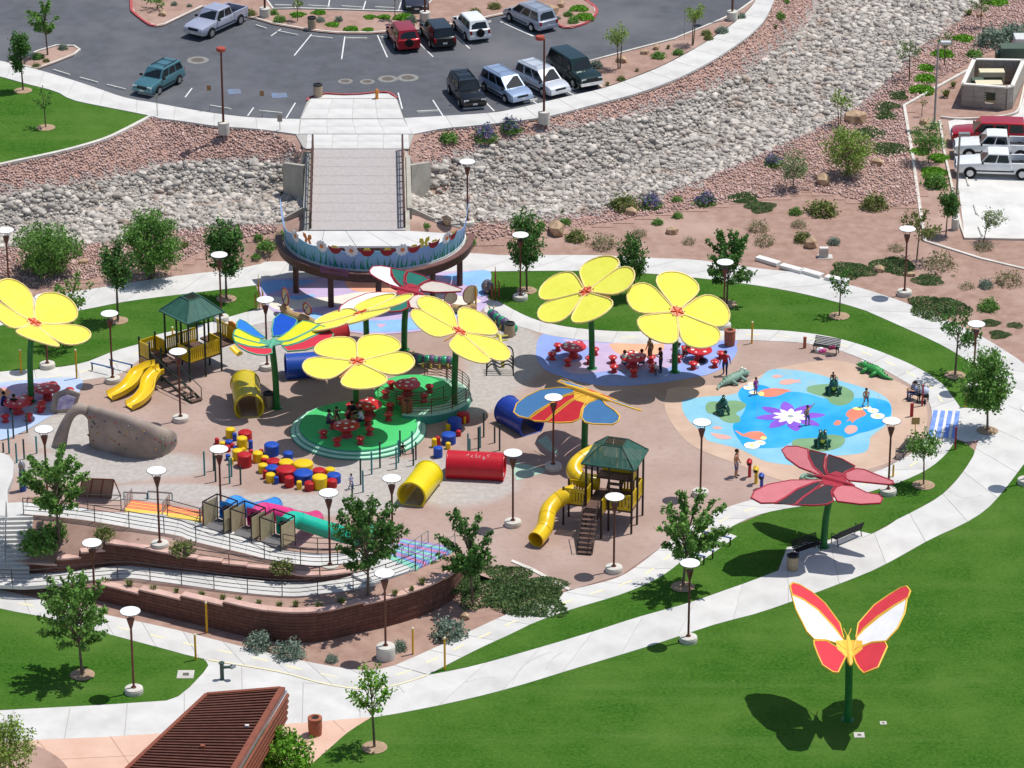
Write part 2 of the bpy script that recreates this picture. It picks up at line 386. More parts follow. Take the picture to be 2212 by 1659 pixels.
sheet('apron_nose', [(671, 212), (703, 205), (743, 207), (778, 206), (815, 202), (840, 203), (856, 212)], ZP + .098, M_CONC, th=.1)
curb('red_painted_curb', [(664, 219), (670, 212), (703, 204), (743, 206), (778, 205), (815, 201), (840, 202), (858, 214)], ZP, .14, .12, M_REDCURB)
# planting islands in the car park
isl = [(283, -20), (284, 19), (290, 30), (322, 54), (338, 57), (355, 54), (437, 15), (470, 16), (525, 35), (553, 41), (590, 52), (670, 66), (728, 72), (803, 72), (903, 64), (978, 54), (1106, 27), (1160, 20), (1190, 46), (1201, 51), (1216, 60), (1236, 60), (1268, 50), (1288, 30), (1283, 15), (1261, 0), (1230, -20), (943, -8), (908, 28), (728, 22), (640, 20), (590, 21), (560, -20)]
sheet('planting_island', isl, ZP + .09, M_DIRT)
curb('island_curb', isl, ZP, smooth=0, closed=True)
curb('red_painted_curb', [(283, -10), (284, 19), (290, 30), (322, 54), (338, 57)], ZP + .005, .21, m=M_REDCURB)
curb('red_painted_curb', [(1201, 51), (1216, 60), (1236, 60), (1268, 50), (1288, 30), (1283, 15), (1261, 0)], ZP + .005, .21, m=M_REDCURB)
isl2 = [(22, 137), (85, 111), (122, 100), (160, 101), (172, 109), (160, 119), (125, 133), (78, 150)]
sheet('planting_island', isl2, ZP + .09, M_DIRT); curb('island_curb', isl2, ZP, smooth=0, closed=True)
isl3 = [(1301, 190), (1281, 178), (1266, 136), (1356, 112), (1456, 86), (1556, 45), (1596, 25), (1631, 0), (1650, -40), (1665, -40), (1633, 0), (1606, 31), (1568, 61), (1506, 101), (1431, 141), (1356, 171)]
sheet('planting_island', isl3, ZP + .09, M_DIRT); curb('island_curb', isl3[:9], ZP, smooth=0)
# painted stall lines
stripes('stall_lines', [((553 + 215 / 4, 250 / 4), (553 + 130 / 4, 310 / 4)), ((553 + 480 / 4, 295 / 4), (553 + 330 / 4, 480 / 4)), ((553 + 768 / 4, 315 / 4), (553 + 740 / 4, 510 / 4)), ((553 + 1050 / 4, 305 / 4), (553 + 1135 / 4, 495 / 4)), ((553 + 1390 / 4, 350 / 4), (553 + 1530 / 4, 490 / 4)),
        ((975, 68), (1015, 105)), ((1100, 50), (1153, 78)), ((553 + 2110 / 4, 185 / 4), (1150, 78)), ((860, 200), (869, 235)), ((935, 216), (958, 252)), ((1036, 208), (1068, 240)), ((1120, 197), (1160, 224)), ((1180, 175), (1240, 205)), ((1237, 150), (1300, 190)),
        ((638, 222), (618, 255)), ((548, 232), (535, 250)), ((505, 12), (540, 40)), ((566, 0), (560, 20)), ((640, 0), (638, 20)), ((712, 0), (708, 22)), ((790, 2), (784, 22)), ((868, 0), (860, 24)), ((415, 190), (400, 210))], ZP + .012, .1, M_WHITE)
M_BLUEP = mat('faded_blue_paint', '#6F86A8', '#70747C', scale=2.2, rough=.85)
for px, py, rx in ((603, 206, 18), (506, 198, 16)):
    sheet('accessible_bay_marking', [(px - rx, py - 5), (px + rx - 3, py - 6), (px + rx, py + 4), (px - rx + 4, py + 6)], ZP + .012, M_BLUEP)
M_PATCH = mat('cement_collar', '#8E8C88', '#7C7A77', scale=3, rough=.9); M_IRON = mat('cast_iron', '#6E665E', '#57514B', scale=8, rough=.7)
for i, (px, py, rr, lb) in enumerate(((427, 130, .62, 'large round manhole cover with pale collar near the turning loop'), (553 + 772 / 4, 702 / 4, .42, 'leftmost small manhole cover in the row above the apron'), (553 + 962 / 4, 706 / 4, .42, 'second small manhole cover in the row above the apron'), (553 + 1138 / 4, 682 / 4, .55, 'third manhole cover in the row above the apron'), (553 + 1312 / 4, 672 / 4, .6, 'rightmost manhole cover in the row above the apron'))):
    c = U(px, py, ZP); t = thing('manhole_cover', lb, 'manhole', (c.x, c.y, ZP), group='manhole covers in the car park')
    MB().lathe([(rr * 1.35, .003), (rr * 1.3, .016), (rr * .8, .018)], n=24).build('collar', M_PATCH, t)
    MB().lathe([(rr * .8, .02), (rr * .78, .028), (0.001, .03)], n=20).build('lid', M_IRON, t)
# left lawn with white edge
sheet('lawn', SW_LO[:8] + [(275, 277), (225, 300), (150, 322), (75, 339), (0, 354), (-200, 400)], ZP + .05, M_GRASS)
curb('lawn_edge', [(-200, 402), (0, 356), (75, 340), (150, 323), (225, 301), (275, 278), (325, 252)], ZP, .3, .09)

# ------------------------------------------------------------ channel stone
GRAY = [[(-80, 440), (0, 425), (60, 412), (150, 402), (250, 383), (320, 366), (420, 350), (520, 347), (605, 352), (660, 400), (660, 445), (612, 476), (590, 485), (440, 492), (360, 500), (250, 522), (150, 530), (0, 535), (-80, 540)],
        [(880, 415), (925, 378), (950, 352), (1000, 340), (1080, 312), (1180, 290), (1280, 270), (1400, 245), (1500, 210), (1600, 165), (1680, 106), (1740, 54), (1790, -20), (2140, -20), (2050, 60), (1990, 100), (1900, 190), (1840, 240), (1740, 290), (1620, 345), (1500, 395), (1380, 432), (1250, 462), (1150, 474), (1050, 482), (950, 474), (883, 446)]]
PINK = [[(-80, 372), (0, 358), (75, 342), (150, 325), (225, 303), (275, 280), (328, 255), (400, 264), (470, 274), (553, 281), (588, 288), (620, 302), (644, 320), (655, 340), (655, 360), (605, 352), (520, 347), (420, 350), (320, 366), (250, 383), (150, 402), (60, 412), (0, 425), (-80, 440)],
        [(886, 345), (888, 322), (898, 304), (925, 287), (960, 279), (1015, 274), (1106, 264), (1188, 252), (1281, 228), (1373, 204), (1456, 174), (1531, 137), (1593, 97), (1631, 67), (1659, 32), (1690, -20), (1790, -20), (1740, 54), (1680, 106), (1600, 165), (1500, 210), (1400, 245), (1280, 270), (1180, 290), (1080, 312), (1000, 340), (950, 352), (925, 378)],
        [(-80, 540), (0, 535), (150, 530), (250, 522), (360, 500), (440, 492), (590, 485), (600, 500), (520, 515), (440, 540), (380, 570), (330, 585), (240, 590), (190, 605), (100, 612), (0, 620), (-80, 640)],
        [(1000, 484), (1150, 474), (1250, 462), (1380, 432), (1500, 395), (1620, 345), (1740, 290), (1840, 240), (1900, 190), (1990, 100), (2050, 60), (2140, -20), (2300, -20), (2300, 40), (2200, 75), (2105, 130), (2030, 170), (1953, 228), (1965, 300), (1980, 400), (1985, 440), (1930, 448), (1880, 440), (1800, 420), (1740, 412), (1680, 425), (1600, 432), (1540, 445), (1420, 462), (1330, 478), (1240, 492), (1120, 505), (1040, 520), (1005, 505)]]
def stone_mesh(seed, flat=.65):
    r = np.random.default_rng(seed); bm = bmesh.new(); bmesh.ops.create_icosphere(bm, subdivisions=1, radius=1)
    s = r.uniform(.7, 1.25, 3)
    for v in bm.verts:
        k = r.uniform(.78, 1.12); v.co = Vector((v.co.x * s[0] * k, v.co.y * s[1] * k, v.co.z * flat * k))
    V = np.array([v.co for v in bm.verts]); bm.verts.ensure_lookup_table(); Fc = np.array([[v.index for v in f.verts] for f in bm.faces]); bm.free(); return V, Fc
def low_stone(seed, flat=.6):
    r = np.random.default_rng(seed); t = (1 + 5 ** .5) / 2
    V = np.array([(-1, t, 0), (1, t, 0), (-1, -t, 0), (1, -t, 0), (0, -1, t), (0, 1, t), (0, -1, -t), (0, 1, -t), (t, 0, -1), (t, 0, 1), (-t, 0, -1), (-t, 0, 1)]) / 1.9
    V = V * r.uniform(.72, 1.2, (12, 1)) * r.uniform(.7, 1.3, (1, 3)); V[:, 2] *= flat
    Fc = np.array([(0, 11, 5), (0, 5, 1), (0, 1, 7), (0, 7, 10), (0, 10, 11), (1, 5, 9), (5, 11, 4), (11, 10, 2), (10, 7, 6), (7, 1, 8), (3, 9, 4), (3, 4, 2), (3, 2, 6), (3, 6, 8), (3, 8, 9), (4, 9, 5), (2, 4, 11), (6, 2, 10), (8, 6, 7), (9, 8, 1)])
    return V, Fc
def octa(seed):
    r = np.random.default_rng(seed); V = np.array([(1, 0, 0), (0, 1, 0), (-1, 0, 0), (0, -1, 0), (0, 0, 1), (0, 0, -.6)]) * r.uniform(.75, 1.25, (6, 1))
    return V, np.array([(0, 1, 4), (1, 2, 4), (2, 3, 4), (3, 0, 4), (1, 0, 5), (2, 1, 5), (3, 2, 5), (0, 3, 5)])
def scatter_pts(polys, n, z0=-.5):
    """random places whose picture position falls in the given areas"""
    xs, ys = [], []
    for poly in polys:
        p = np.array([U(q[0], q[1], z0)[:2] for q in poly] + [U(q[0], q[1], ZP)[:2] for q in poly]); x0, y0 = p.min(0); x1, y1 = p.max(0)
        X = RNG.uniform(x0, x1, n); Y = RNG.uniform(y0, y1, n); Z = height(X, Y)
        vy = Y - CAM_P.y; vz = Z - CAM_P.z; dep = vy * _F.y + vz * _F.z; px = CX + FPX * X / dep; py = CY - FPX * (vy * _UP.y + vz * _UP.z) / dep
        k = in_poly(poly, px, py); xs.append(np.stack([X[k], Y[k], Z[k], px[k], py[k]], -1))
    return np.concatenate(xs)
def thin(P, rad):
    """dart throwing on a grid so the stones do not pile up"""
    cell = {}; keep = []
    for i, p in enumerate(P):
        k = (int(p[0] // rad), int(p[1] // rad)); ok = True
        for a in (-1, 0, 1):
            for b in (-1, 0, 1):
                for j in cell.get((k[0] + a, k[1] + b), ()):
                    if (P[j][0] - p[0]) ** 2 + (P[j][1] - p[1]) ** 2 < rad * rad: ok = False; break
                if not ok: break
            if not ok: break
        if ok: cell.setdefault(k, []).append(i); keep.append(i)
    return P[keep]
def stone_stuff(name, P, size, variants, m, parent, label=None, tilt=.5):
    VV, FF = [], []; off = 0; n = len(P); idx = RNG.integers(0, len(variants), n)
    for vi, (V, Fc) in enumerate(variants):
        k = np.where(idx == vi)[0]; q = len(k)
        if not q: continue
        a = RNG.uniform(0, 6.28, q); tx = RNG.normal(0, tilt * .5, q); s = size[k]
        c, sn = np.cos(a), np.sin(a); W = np.repeat(V[None], q, 0) * s[:, None, None]
        y = W[:, :, 1] * np.cos(tx)[:, None] - W[:, :, 2] * np.sin(tx)[:, None]; z = W[:, :, 1] * np.sin(tx)[:, None] + W[:, :, 2] * np.cos(tx)[:, None]
        x = W[:, :, 0] * c[:, None] - y * sn[:, None]; y = W[:, :, 0] * sn[:, None] + y * c[:, None]
        out = np.stack([x, y, z], -1) + P[k, None, :3] + np.array([0, 0, 1]) * (s * .2)[:, None, None]
        VV.append(out.reshape(-1, 3)); FF.append((Fc[None] + (np.arange(q) * len(V))[:, None, None] + off).reshape(-1, 3)); off += q * len(V)
    V = np.concatenate(VV).astype('f4'); Fc = np.concatenate(FF).astype('i4'); me = bpy.data.meshes.new(name)
    me.vertices.add(len(V)); me.vertices.foreach_set('co', V.ravel()); me.loops.add(Fc.size); me.loops.foreach_set('vertex_index', Fc.ravel())
    me.polygons.add(len(Fc)); me.polygons.foreach_set('loop_start', np.arange(0, Fc.size, 3, dtype='i4')); me.update(calc_edges=True)
    o = link(name, me, m, parent); o['kind'] = 'stuff'; return o
M_ROCK = mat('river_rock', '#C4BCB2', '#A69F97', scale=1.6, rough=.9, island=.34, bump=.3, bscale=9, col3='#A79486', scale3=.5, lo3=.55, hi3=.7)
M_ROCKO = mat('river_boulder', '#C8C1B8', '#A8A29A', scale=2.2, rough=.9, objr=.22, bump=.4, bscale=9)
M_GRAV = mat('red_gravel', '#AE8F86', '#C9AEA5', scale=1.5, rough=.92, island=.34, lo=.4, hi=.6)
# beds under the stones
def bed(name, polys, m, dz):
    root = None
    xs = np.arange(-50, 54, .75); ys = np.arange(-10, 84, .75); X, Y = np.meshgrid(xs, ys); Z = height(X.ravel(), Y.ravel())
    Xf, Yf = X.ravel(), Y.ravel(); vy = Yf - CAM_P.y; vz = Z - CAM_P.z; dep = vy * _F.y + vz * _F.z; px = CX + FPX * Xf / dep; py = CY - FPX * (vy * _UP.y + vz * _UP.z) / dep
    ok = np.zeros(len(Xf), bool)
    for p in polys: ok |= in_poly(p, px, py)
    ok = ok.reshape(X.shape); nx = len(xs); f = []
    for j in range(len(ys) - 1):
        for i in range(nx - 1):
            if ok[j, i] or ok[j, i + 1] or ok[j + 1, i] or ok[j + 1, i + 1]: f.append((j * nx + i, j * nx + i + 1, (j + 1) * nx + i + 1, (j + 1) * nx + i))
    used = sorted({q for t in f for q in t}); mp = {q: k for k, q in enumerate(used)}
    me = bpy.data.meshes.new(name); me.from_pydata([(Xf[q], Yf[q], Z[q] + dz) for q in used], [], [tuple(mp[q] for q in t) for t in f]); me.update()
    return tag(link(name, me, m, smooth=True), kind='structure')
def make_stones():
    bank = bed('gravel_bank', PINK, M_BANK, .0); rock = bed('rock_channel', GRAY, M_BED, .012)
    big = thin(scatter_pts(GRAY, 2600), 1.25)
    ps = RNG.uniform(.24, .46, len(big)); vis = np.array([(-20 < p[3] < 2232 and -10 < p[4] < 1660) for p in big]); big = big[vis]; ps = ps[vis]
    o = np.argsort(-ps)[:300]; vm = []
    for i in range(6):
        V, Fc = stone_mesh(100 + i); me = bpy.data.meshes.new('stone'); me.from_pydata(V.tolist(), [], Fc.tolist()); me.update(); me.materials.append(M_ROCKO); vm.append(me)
    for j, i in enumerate(o):
        s = bpy.data.objects.new('stone', vm[j % 6]); COL.objects.link(s); s.parent = rock; k = ps[i]
        s.location = (big[i][0], big[i][1], big[i][2] + k * .25); s.scale = (k, k, k); s.rotation_euler = (random.gauss(0, .2), random.gauss(0, .2), random.uniform(0, 6.3))
    var = [low_stone(i) for i in range(8)]
    P = thin(scatter_pts(GRAY, 190000), .17); stone_stuff('small_stones', P, np.clip(RNG.lognormal(-1.95, .48, len(P)), .07, .4), var, M_ROCK, rock)
    var = [octa(i) for i in range(6)]
    P = thin(scatter_pts(PINK, 150000), .15); stone_stuff('gravel', P, RNG.uniform(.07, .16, len(P)), var, M_GRAV, bank)
    print('STONES', len(o), len(P))
make_stones()
# ============================================================ playground surfaces (level 0)
RUB = [(-200, 850), (-60, 850), (60, 850), (175, 822), (262, 806), (312, 768), (400, 748), (470, 726), (553, 700), (600, 680), (660, 660), (1050, 660), (1106, 700), (1156, 715), (1231, 731), (1331, 741), (1431, 742), (1581, 735), (1659, 736), (1746, 742), (1814, 757), (1884, 785), (1934, 812), (1989, 840), (2006, 867), (2013, 895), (2006, 935), (1981, 970), (1946, 992), (1896, 1017), (1800, 1045), (1700, 1065), (1606, 1084), (1536, 1111), (1480, 1145), (1431, 1180), (1343, 1242), (1241, 1272), (1146, 1290), (900, 1260), (500, 1150), (0, 1090), (-200, 1090)]
def rubber_mat(patches):
    m = bpy.data.materials.new('rubber_play_surface'); m.use_nodes = True; N = m.node_tree.nodes; L = m.node_tree.links; b = N['Principled BSDF']; b.inputs['Roughness'].default_value = .95
    tc = N.new('ShaderNodeTexCoord')
    def noise(sc, det=8):
        n = N.new('ShaderNodeTexNoise'); n.inputs['Scale'].default_value = sc; n.inputs['Detail'].default_value = det; L.new(tc.outputs['Object'], n.inputs['Vector']); return n.outputs[0]
    def mth(op, a, b_, cl=False):
        n = N.new('ShaderNodeMath'); n.operation = op; n.use_clamp = cl
        for i, v in enumerate((a, b_)):
            if isinstance(v, bpy.types.NodeSocket): L.new(v, n.inputs[i])
            else: n.inputs[i].default_value = v
        return n.outputs[0]
    def mix(f, a, c):
        x = N.new('ShaderNodeMix'); x.data_type = 'RGBA'
        for s, v in ((0, f), (6, a), (7, c)):
            if isinstance(v, bpy.types.NodeSocket): L.new(v, x.inputs[s])
            else: x.inputs[s].default_value = v
        return x.outputs[2]
    tot = None
    for px, py, rx, ry in patches:
        c = U(px, py); mp = N.new('ShaderNodeMapping'); mp.vector_type = 'POINT'; mp.inputs['Scale'].default_value = (1 / rx, 1 / ry, 1); mp.inputs['Location'].default_value = (-c.x / rx, -c.y / ry, 0)
        L.new(tc.outputs['Object'], mp.inputs['Vector']); ln = N.new('ShaderNodeVectorMath'); ln.operation = 'LENGTH'; L.new(mp.outputs[0], ln.inputs[0])
        g = mth('SUBTRACT', 1.35, ln.outputs['Value'], True); tot = g if tot is None else mth('MAXIMUM', tot, g)
    f = mth('MULTIPLY', mth('ADD', mth('MULTIPLY', tot, 2.2), mth('SUBTRACT', noise(.45, 6), .78)), 1.5, True)
    base = mix(mth('MULTIPLY', mth('SUBTRACT', noise(.25), .35), 3, True), lin('#A38A7E'), lin('#B29B90')); base = mix(mth('MULTIPLY', mth('SUBTRACT', noise(2.5), .5), 2, True), base, lin('#967D72'))
    sandc = mix(mth('MULTIPLY', mth('SUBTRACT', noise(3), .4), 3, True), lin('#A9A29C'), lin('#BBB4AE')); L.new(mix(f, base, sandc), b.inputs['Base Color'])
    bp = N.new('ShaderNodeBump'); bp.inputs['Strength'].default_value = .3; bp.inputs['Distance'].default_value = .04; L.new(noise(18), bp.inputs['Height']); L.new(bp.outputs[0], b.inputs['Normal']); return m
M_RUBBER = rubber_mat([(1090, 765, 2.4, 5.2), (1020, 850, 2.4, 3), (565, 745, 4.5, 4), (640, 760, 3.5, 3.2), (230, 1005, 5.5, 2.2), (160, 930, 2.6, 3), (830, 1040, 4.2, 3.2), (980, 1040, 3.6, 3.2), (640, 1090, 6, 1.4), (360, 1065, 4, 1.2)])
sheet('rubber_surface', RUB, 0.004, M_RUBBER)
# pale sandy wear on the surface
# outer loop walk
OA = [(-260, 700), (0, 652), (90, 640), (185, 626), (350, 600), (553, 573), (613, 542), (700, 540), (1000, 546), (1085, 551), (1281, 551), (1431, 558), (1511, 562), (1659, 582), (1734, 590), (1834, 615), (1909, 637), (1984, 665), (2059, 697), (2121, 727), (2171, 757), (2220, 792), (2262, 845), (2272, 905), (2245, 965), (2212, 1002), (2174, 1052), (2134, 1097), (2084, 1130), (2009, 1165), (1934, 1207), (1859, 1243), (1659, 1317), (1546, 1348), (1406, 1394), (1231, 1447), (1106, 1485), (978, 1517), (853, 1542), (803, 1550)]
OB = [(-260, 760), (0, 703), (100, 684), (200, 665), (300, 647), (553, 616), (613, 606), (700, 600), (1000, 590), (1065, 586), (1256, 585), (1406, 591), (1531, 603), (1659, 620), (1759, 640), (1859, 667), (1909, 688), (1959, 710), (2034, 745), (2096, 782), (2140, 815), (2172, 845), (2176, 872), (2150, 910), (2114, 950), (2106, 977), (2094, 999), (2069, 1034), (2034, 1069), (1984, 1099), (1934, 1124), (1881, 1154), (1651, 1244), (1571, 1273), (1481, 1304), (1381, 1332), (1281, 1364), (1181, 1394), (1028, 1437), (925, 1458)]
panels('loop_walk', OA, OB, .03, step=3.6)
sheet('walk_junction', [(2074, 880), (2130, 884), (2156, 871), (2176, 852), (2180, 890), (2120, 950), (2084, 954), (2066, 948), (2079, 902)], .026, M_CONC, th=.04)
# inner loop walk
IA = [(1050, 645), (1075, 650), (1106, 667), (1143, 685), (1181, 697), (1256, 710), (1356, 716), (1431, 714), (1531, 711), (1659, 712), (1759, 721), (1834, 737), (1909, 762), (1984, 795), (2034, 828), (2056, 855), (2074, 880), (2079, 902), (2074, 930), (2059, 958), (2044, 980), (2009, 1010), (1959, 1035), (1896, 1057), (1800, 1082), (1659, 1106), (1581, 1137), (1500, 1190), (1431, 1243), (1346, 1282), (1231, 1317), (1156, 1344), (1106, 1368), (1028, 1404), (925, 1457)]
IB = [(1045, 672), (1070, 685), (1106, 700), (1156, 715), (1173, 721), (1231, 731), (1331, 741), (1431, 742), (1581, 735), (1659, 736), (1746, 742), (1814, 757), (1884, 785), (1934, 812), (1989, 845), (2006, 867), (2013, 895), (2006, 935), (1981, 970), (1946, 992), (1896, 1017), (1800, 1045), (1700, 1065), (1606, 1084), (1536, 1111), (1480, 1145), (1431, 1180), (1343, 1244), (1241, 1272), (1181, 1294), (1106, 1322), (1003, 1369), (928, 1404), (853, 1437)]
panels('inner_walk', IA, IB, .022, step=2.6)
# front walk to the lower left
FA = [(853, 1437), (815, 1446), (773, 1447), (678, 1432), (553, 1404), (375, 1359), (225, 1327), (110, 1300), (0, 1273), (-200, 1225)]
FB = [(925, 1458), (860, 1480), (790, 1490), (700, 1478), (600, 1450), (440, 1423), (350, 1400), (225, 1367), (107, 1335), (0, 1314), (-200, 1262)]
panels('front_walk', FA, FB, .026, step=2.6)
sheet('front_plaza', [(925, 1457), (860, 1480), (790, 1490), (700, 1478), (600, 1450), (440, 1423), (450, 1437), (440, 1452), (410, 1484), (385, 1504), (360, 1513), (225, 1522), (0, 1534), (-150, 1541), (-150, 1612), (82, 1598), (225, 1592), (350, 1584), (615, 1564), (803, 1549), (853, 1542), (900, 1532)], .006, M_CONC)
stripes('plaza_joints', [((30, 1534), (10, 1600)), ((151, 1530), (139, 1595)), ((275, 1520), (269, 1588)), ((398, 1497), (398, 1580)), ((655, 1475), (653, 1560)), ((700, 1478), (655, 1475)), ((775, 1490), (778, 1548)), ((860, 1480), (900, 1532)), ((522, 1436), (523, 1490))], .0105, .045, M_JOINT)
sheet('salmon_court', [(-150, 1612), (82, 1598), (225, 1592), (350, 1584), (615, 1564), (803, 1549), (773, 1567), (748, 1584), (703, 1624), (663, 1659), (600, 1720), (-150, 1800)], .004, M_SALMON)
stripes('salmon_joints', [((238, 1590), (300, 1680)), ((720, 1557), (745, 1580)), ((80, 1598), (150, 1680)), ((130, 1640), (290, 1632)), ((690, 1640), (790, 1556))], .009, .04, mat('salmon_joint', '#B08A76'))
sheet('planting_bed', [(-80, 1605), (30, 1602), (75, 1610), (120, 1632), (150, 1665), (165, 1720), (-80, 1720)], .012, M_DIRT, 4)
# lawns
ip = IA
sheet('lawn', [(-200, 750), (0, 703), (100, 684), (200, 665), (300, 647), (553, 616), (560, 640), (556, 668), (475, 690), (400, 712), (330, 735), (250, 757), (175, 785), (87, 797), (0, 803), (-200, 830)], .012, M_GRASS)
sheet('lawn', [(1053, 587), (1256, 585), (1406, 591), (1531, 603), (1659, 620), (1759, 640), (1859, 667), (1909, 688), (1959, 710), (2034, 745), (2096, 782), (2140, 815), (2172, 845), (2156, 869), (2130, 882), (2076, 880), (2056, 855), (2034, 828), (1984, 795), (1909, 762), (1834, 737), (1759, 721), (1659, 712), (1531, 711), (1431, 714), (1356, 716), (1256, 710), (1181, 697), (1143, 685), (1106, 667), (1075, 650), (1050, 645)], .012, M_GRASS)
sheet('lawn', [(2060, 958), (2066, 950), (2084, 956), (2104, 972), (2106, 980), (2094, 999), (2069, 1034), (2034, 1069), (1984, 1099), (1934, 1124), (1881, 1154), (1651, 1244), (1571, 1273), (1481, 1304), (1381, 1332), (1281, 1364), (1181, 1394), (1028, 1437), (925, 1458), (1028, 1404), (1106, 1368), (1156, 1344), (1231, 1317), (1346, 1282), (1431, 1243), (1500, 1190), (1581, 1137), (1659, 1106), (1800, 1082), (1896, 1057), (1959, 1035), (2009, 1010), (2044, 980)], .012, M_GRASS)
sheet('lawn', [(2240, 975), (2212, 1002), (2174, 1052), (2134, 1097), (2084, 1130), (2009, 1165), (1934, 1207), (1859, 1243), (1659, 1317), (1546, 1348), (1406, 1394), (1231, 1447), (1106, 1485), (978, 1517), (853, 1542), (803, 1550), (773, 1567), (748, 1584), (703, 1624), (663, 1659), (600, 1740), (2500, 1850), (2700, 1000)], .012, M_GRASS)
sheet('lawn', [(-150, 1276), (0, 1314), (107, 1335), (225, 1367), (350, 1400), (425, 1419), (445, 1427), (450, 1437), (440, 1452), (410, 1484), (385, 1504), (360, 1513), (225, 1522), (0, 1534), (-150, 1541)], .012, M_GRASS)
# left inner walk beside the first play tower
panels('inner_walk', [(-200, 832), (0, 803), (87, 797), (175, 785), (250, 757), (330, 735), (400, 712), (475, 690), (556, 667), (610, 652)], [(-200, 862), (-20, 842), (80, 838), (175, 822), (262, 806), (312, 770), (400, 748), (470, 726), (553, 700), (620, 690)], .02, step=2.6)
sheet('bike_pad', [(330, 735), (338, 723), (376, 714), (392, 722), (400, 714), (345, 735)], .016, M_CONC)
sheet('bike_pad', [(1462, 1215), (1570, 1150), (1592, 1158), (1500, 1222)], .027, M_CONC, th=.04)
M_SKID = mat('tyre_scuff', '#B4B1AD', '#C8C5C1', scale=3, rough=.9)
for P in ([(1106, 1478), (1120, 1450), (1150, 1425), (1190, 1408)], [(1180, 1446), (1192, 1425), (1215, 1408)], [(1000, 1475), (1040, 1465), (1070, 1462)], [(2050, 1060), (2080, 1075), (2120, 1070)]):
    L_, R_ = ribbon(P, .034, .09); k = len(L_); tag(MB().add(L_ + R_, [(i, k + i, k + i + 1, i + 1) for i in range(k - 1)]).build('tyre_scuff', M_SKID), kind='structure')
# bench pad by the pink butterfly
sheet('bench_pad', [(1881, 1153), (1856, 1147), (1784, 1168), (1700, 1182), (1680, 1236), (1651, 1246), (1760, 1205)], .024, M_CONC, th=.04)
# plaza under the bridge deck: poured colours
C_LAV = mat('lavender_surface', '#C3B2D2', '#B7A4C6', scale=.6, rough=.9); C_ORG = mat('orange_surface', '#F0B08E', '#E5A183', scale=.6, rough=.9); C_SKY = mat('sky_blue_surface', '#8FBDEE', '#83AEDF', scale=.6, rough=.9)
C_CRM = mat('cream_surface', '#E6DFD3', '#D9D1C4', scale=.6, rough=.9); C_PER = mat('periwinkle_surface', '#93A8E4', '#879BD6', scale=.6, rough=.9); C_YEL = mat('pale_yellow_surface', '#F1E6B4', rough=.9)
def flat(name, px, z, m, s=4): return sheet(name, px, z, m, s)
flat('painted_plaza', [(566, 606), (640, 600), (760, 596), (900, 590), (1000, 585), (1058, 586), (1055, 625), (1050, 660), (1010, 690), (930, 712), (800, 722), (700, 705), (640, 690), (590, 672), (565, 640)], .034, C_LAV, 5)
flat('painted_plaza', [(566, 610), (610, 604), (670, 604), (680, 609), (650, 616), (620, 622), (575, 634)], .038, C_SKY)
flat('painted_plaza', [(955, 597), (1000, 588), (1058, 586), (1052, 625), (1040, 640), (1010, 618), (980, 606)], .038, C_SKY)
flat('painted_plaza', [(570, 640), (640, 645), (720, 640), (790, 630), (900, 632), (1000, 640), (1040, 650), (1000, 660), (900, 668), (820, 660), (720, 660), (640, 668), (595, 668)], .038, C_CRM)
flat('painted_plaza', [(625, 640), (670, 636), (680, 640), (640, 648)], .042, C_SKY)
flat('painted_plaza', [(747, 615), (752, 606), (790, 603), (850, 608), (895, 622), (890, 632), (830, 630), (770, 629)], .042, C_ORG)
flat('painted_plaza', [(660, 672), (760, 690), (860, 690), (960, 672), (1000, 672), (960, 698), (860, 716), (760, 714), (690, 700)], .042, C_SKY)
sheet('painted_plaza', [(812, 700), (835, 700), (823, 708)], .046, mat('pink_surface', '#D8A6B8'))
# picnic plaza on the right
flat('painted_plaza', [(1172, 722), (1231, 731), (1331, 741), (1431, 742), (1581, 735), (1590, 745), (1592, 760), (1575, 785), (1540, 805), (1500, 815), (1400, 830), (1290, 832), (1190, 805), (1163, 780), (1158, 755)], .012, C_PER, 4)
flat('painted_plaza', [(1215, 733), (1331, 742), (1450, 742), (1480, 770), (1440, 795), (1330, 800), (1245, 808), (1215, 790), (1285, 770), (1270, 750)], .016, C_LAV, 5)
flat('painted_plaza', [(1320, 742), (1375, 743), (1432, 742), (1425, 762), (1380, 775), (1345, 768), (1325, 756)], .02, C_ORG, 4)
flat('painted_plaza', [(1286, 812), (1330, 800), (1420, 798), (1520, 775), (1585, 765), (1540, 805), (1470, 818), (1380, 830), (1300, 826)], .02, C_PER, 4)
# picnic plaza far left
flat('painted_plaza', [(-150, 860), (-60, 835), (60, 820), (150, 815), (178, 822), (175, 840), (150, 870), (90, 910), (20, 945), (-60, 960), (-150, 960)], .028, mat('pale_blue_surface', '#B3C4E4', '#A6B8DA', scale=.6, rough=.9), 4)
flat('painted_plaza', [(-150, 870), (-40, 842), (60, 828), (120, 824), (110, 850), (60, 880), (-20, 900), (-150, 910)], .032, C_LAV, 4)
flat('painted_plaza', [(-60, 848), (0, 838), (25, 848), (0, 862), (-60, 870)], .036, C_ORG, 4)
# green shapes
C_MINT = mat('mint_surface', '#A9C4B1', '#9DB7A5', scale=.6, rough=.92)
sheet('painted_plaza', [(1160, 952), (1181, 940), (1206, 978), (1208, 984), (1185, 974)], .009, C_MINT); sheet('painted_plaza', [(1108, 996), (1178, 1013), (1176, 1021), (1116, 1038), (1108, 1018)], .009, C_MINT)
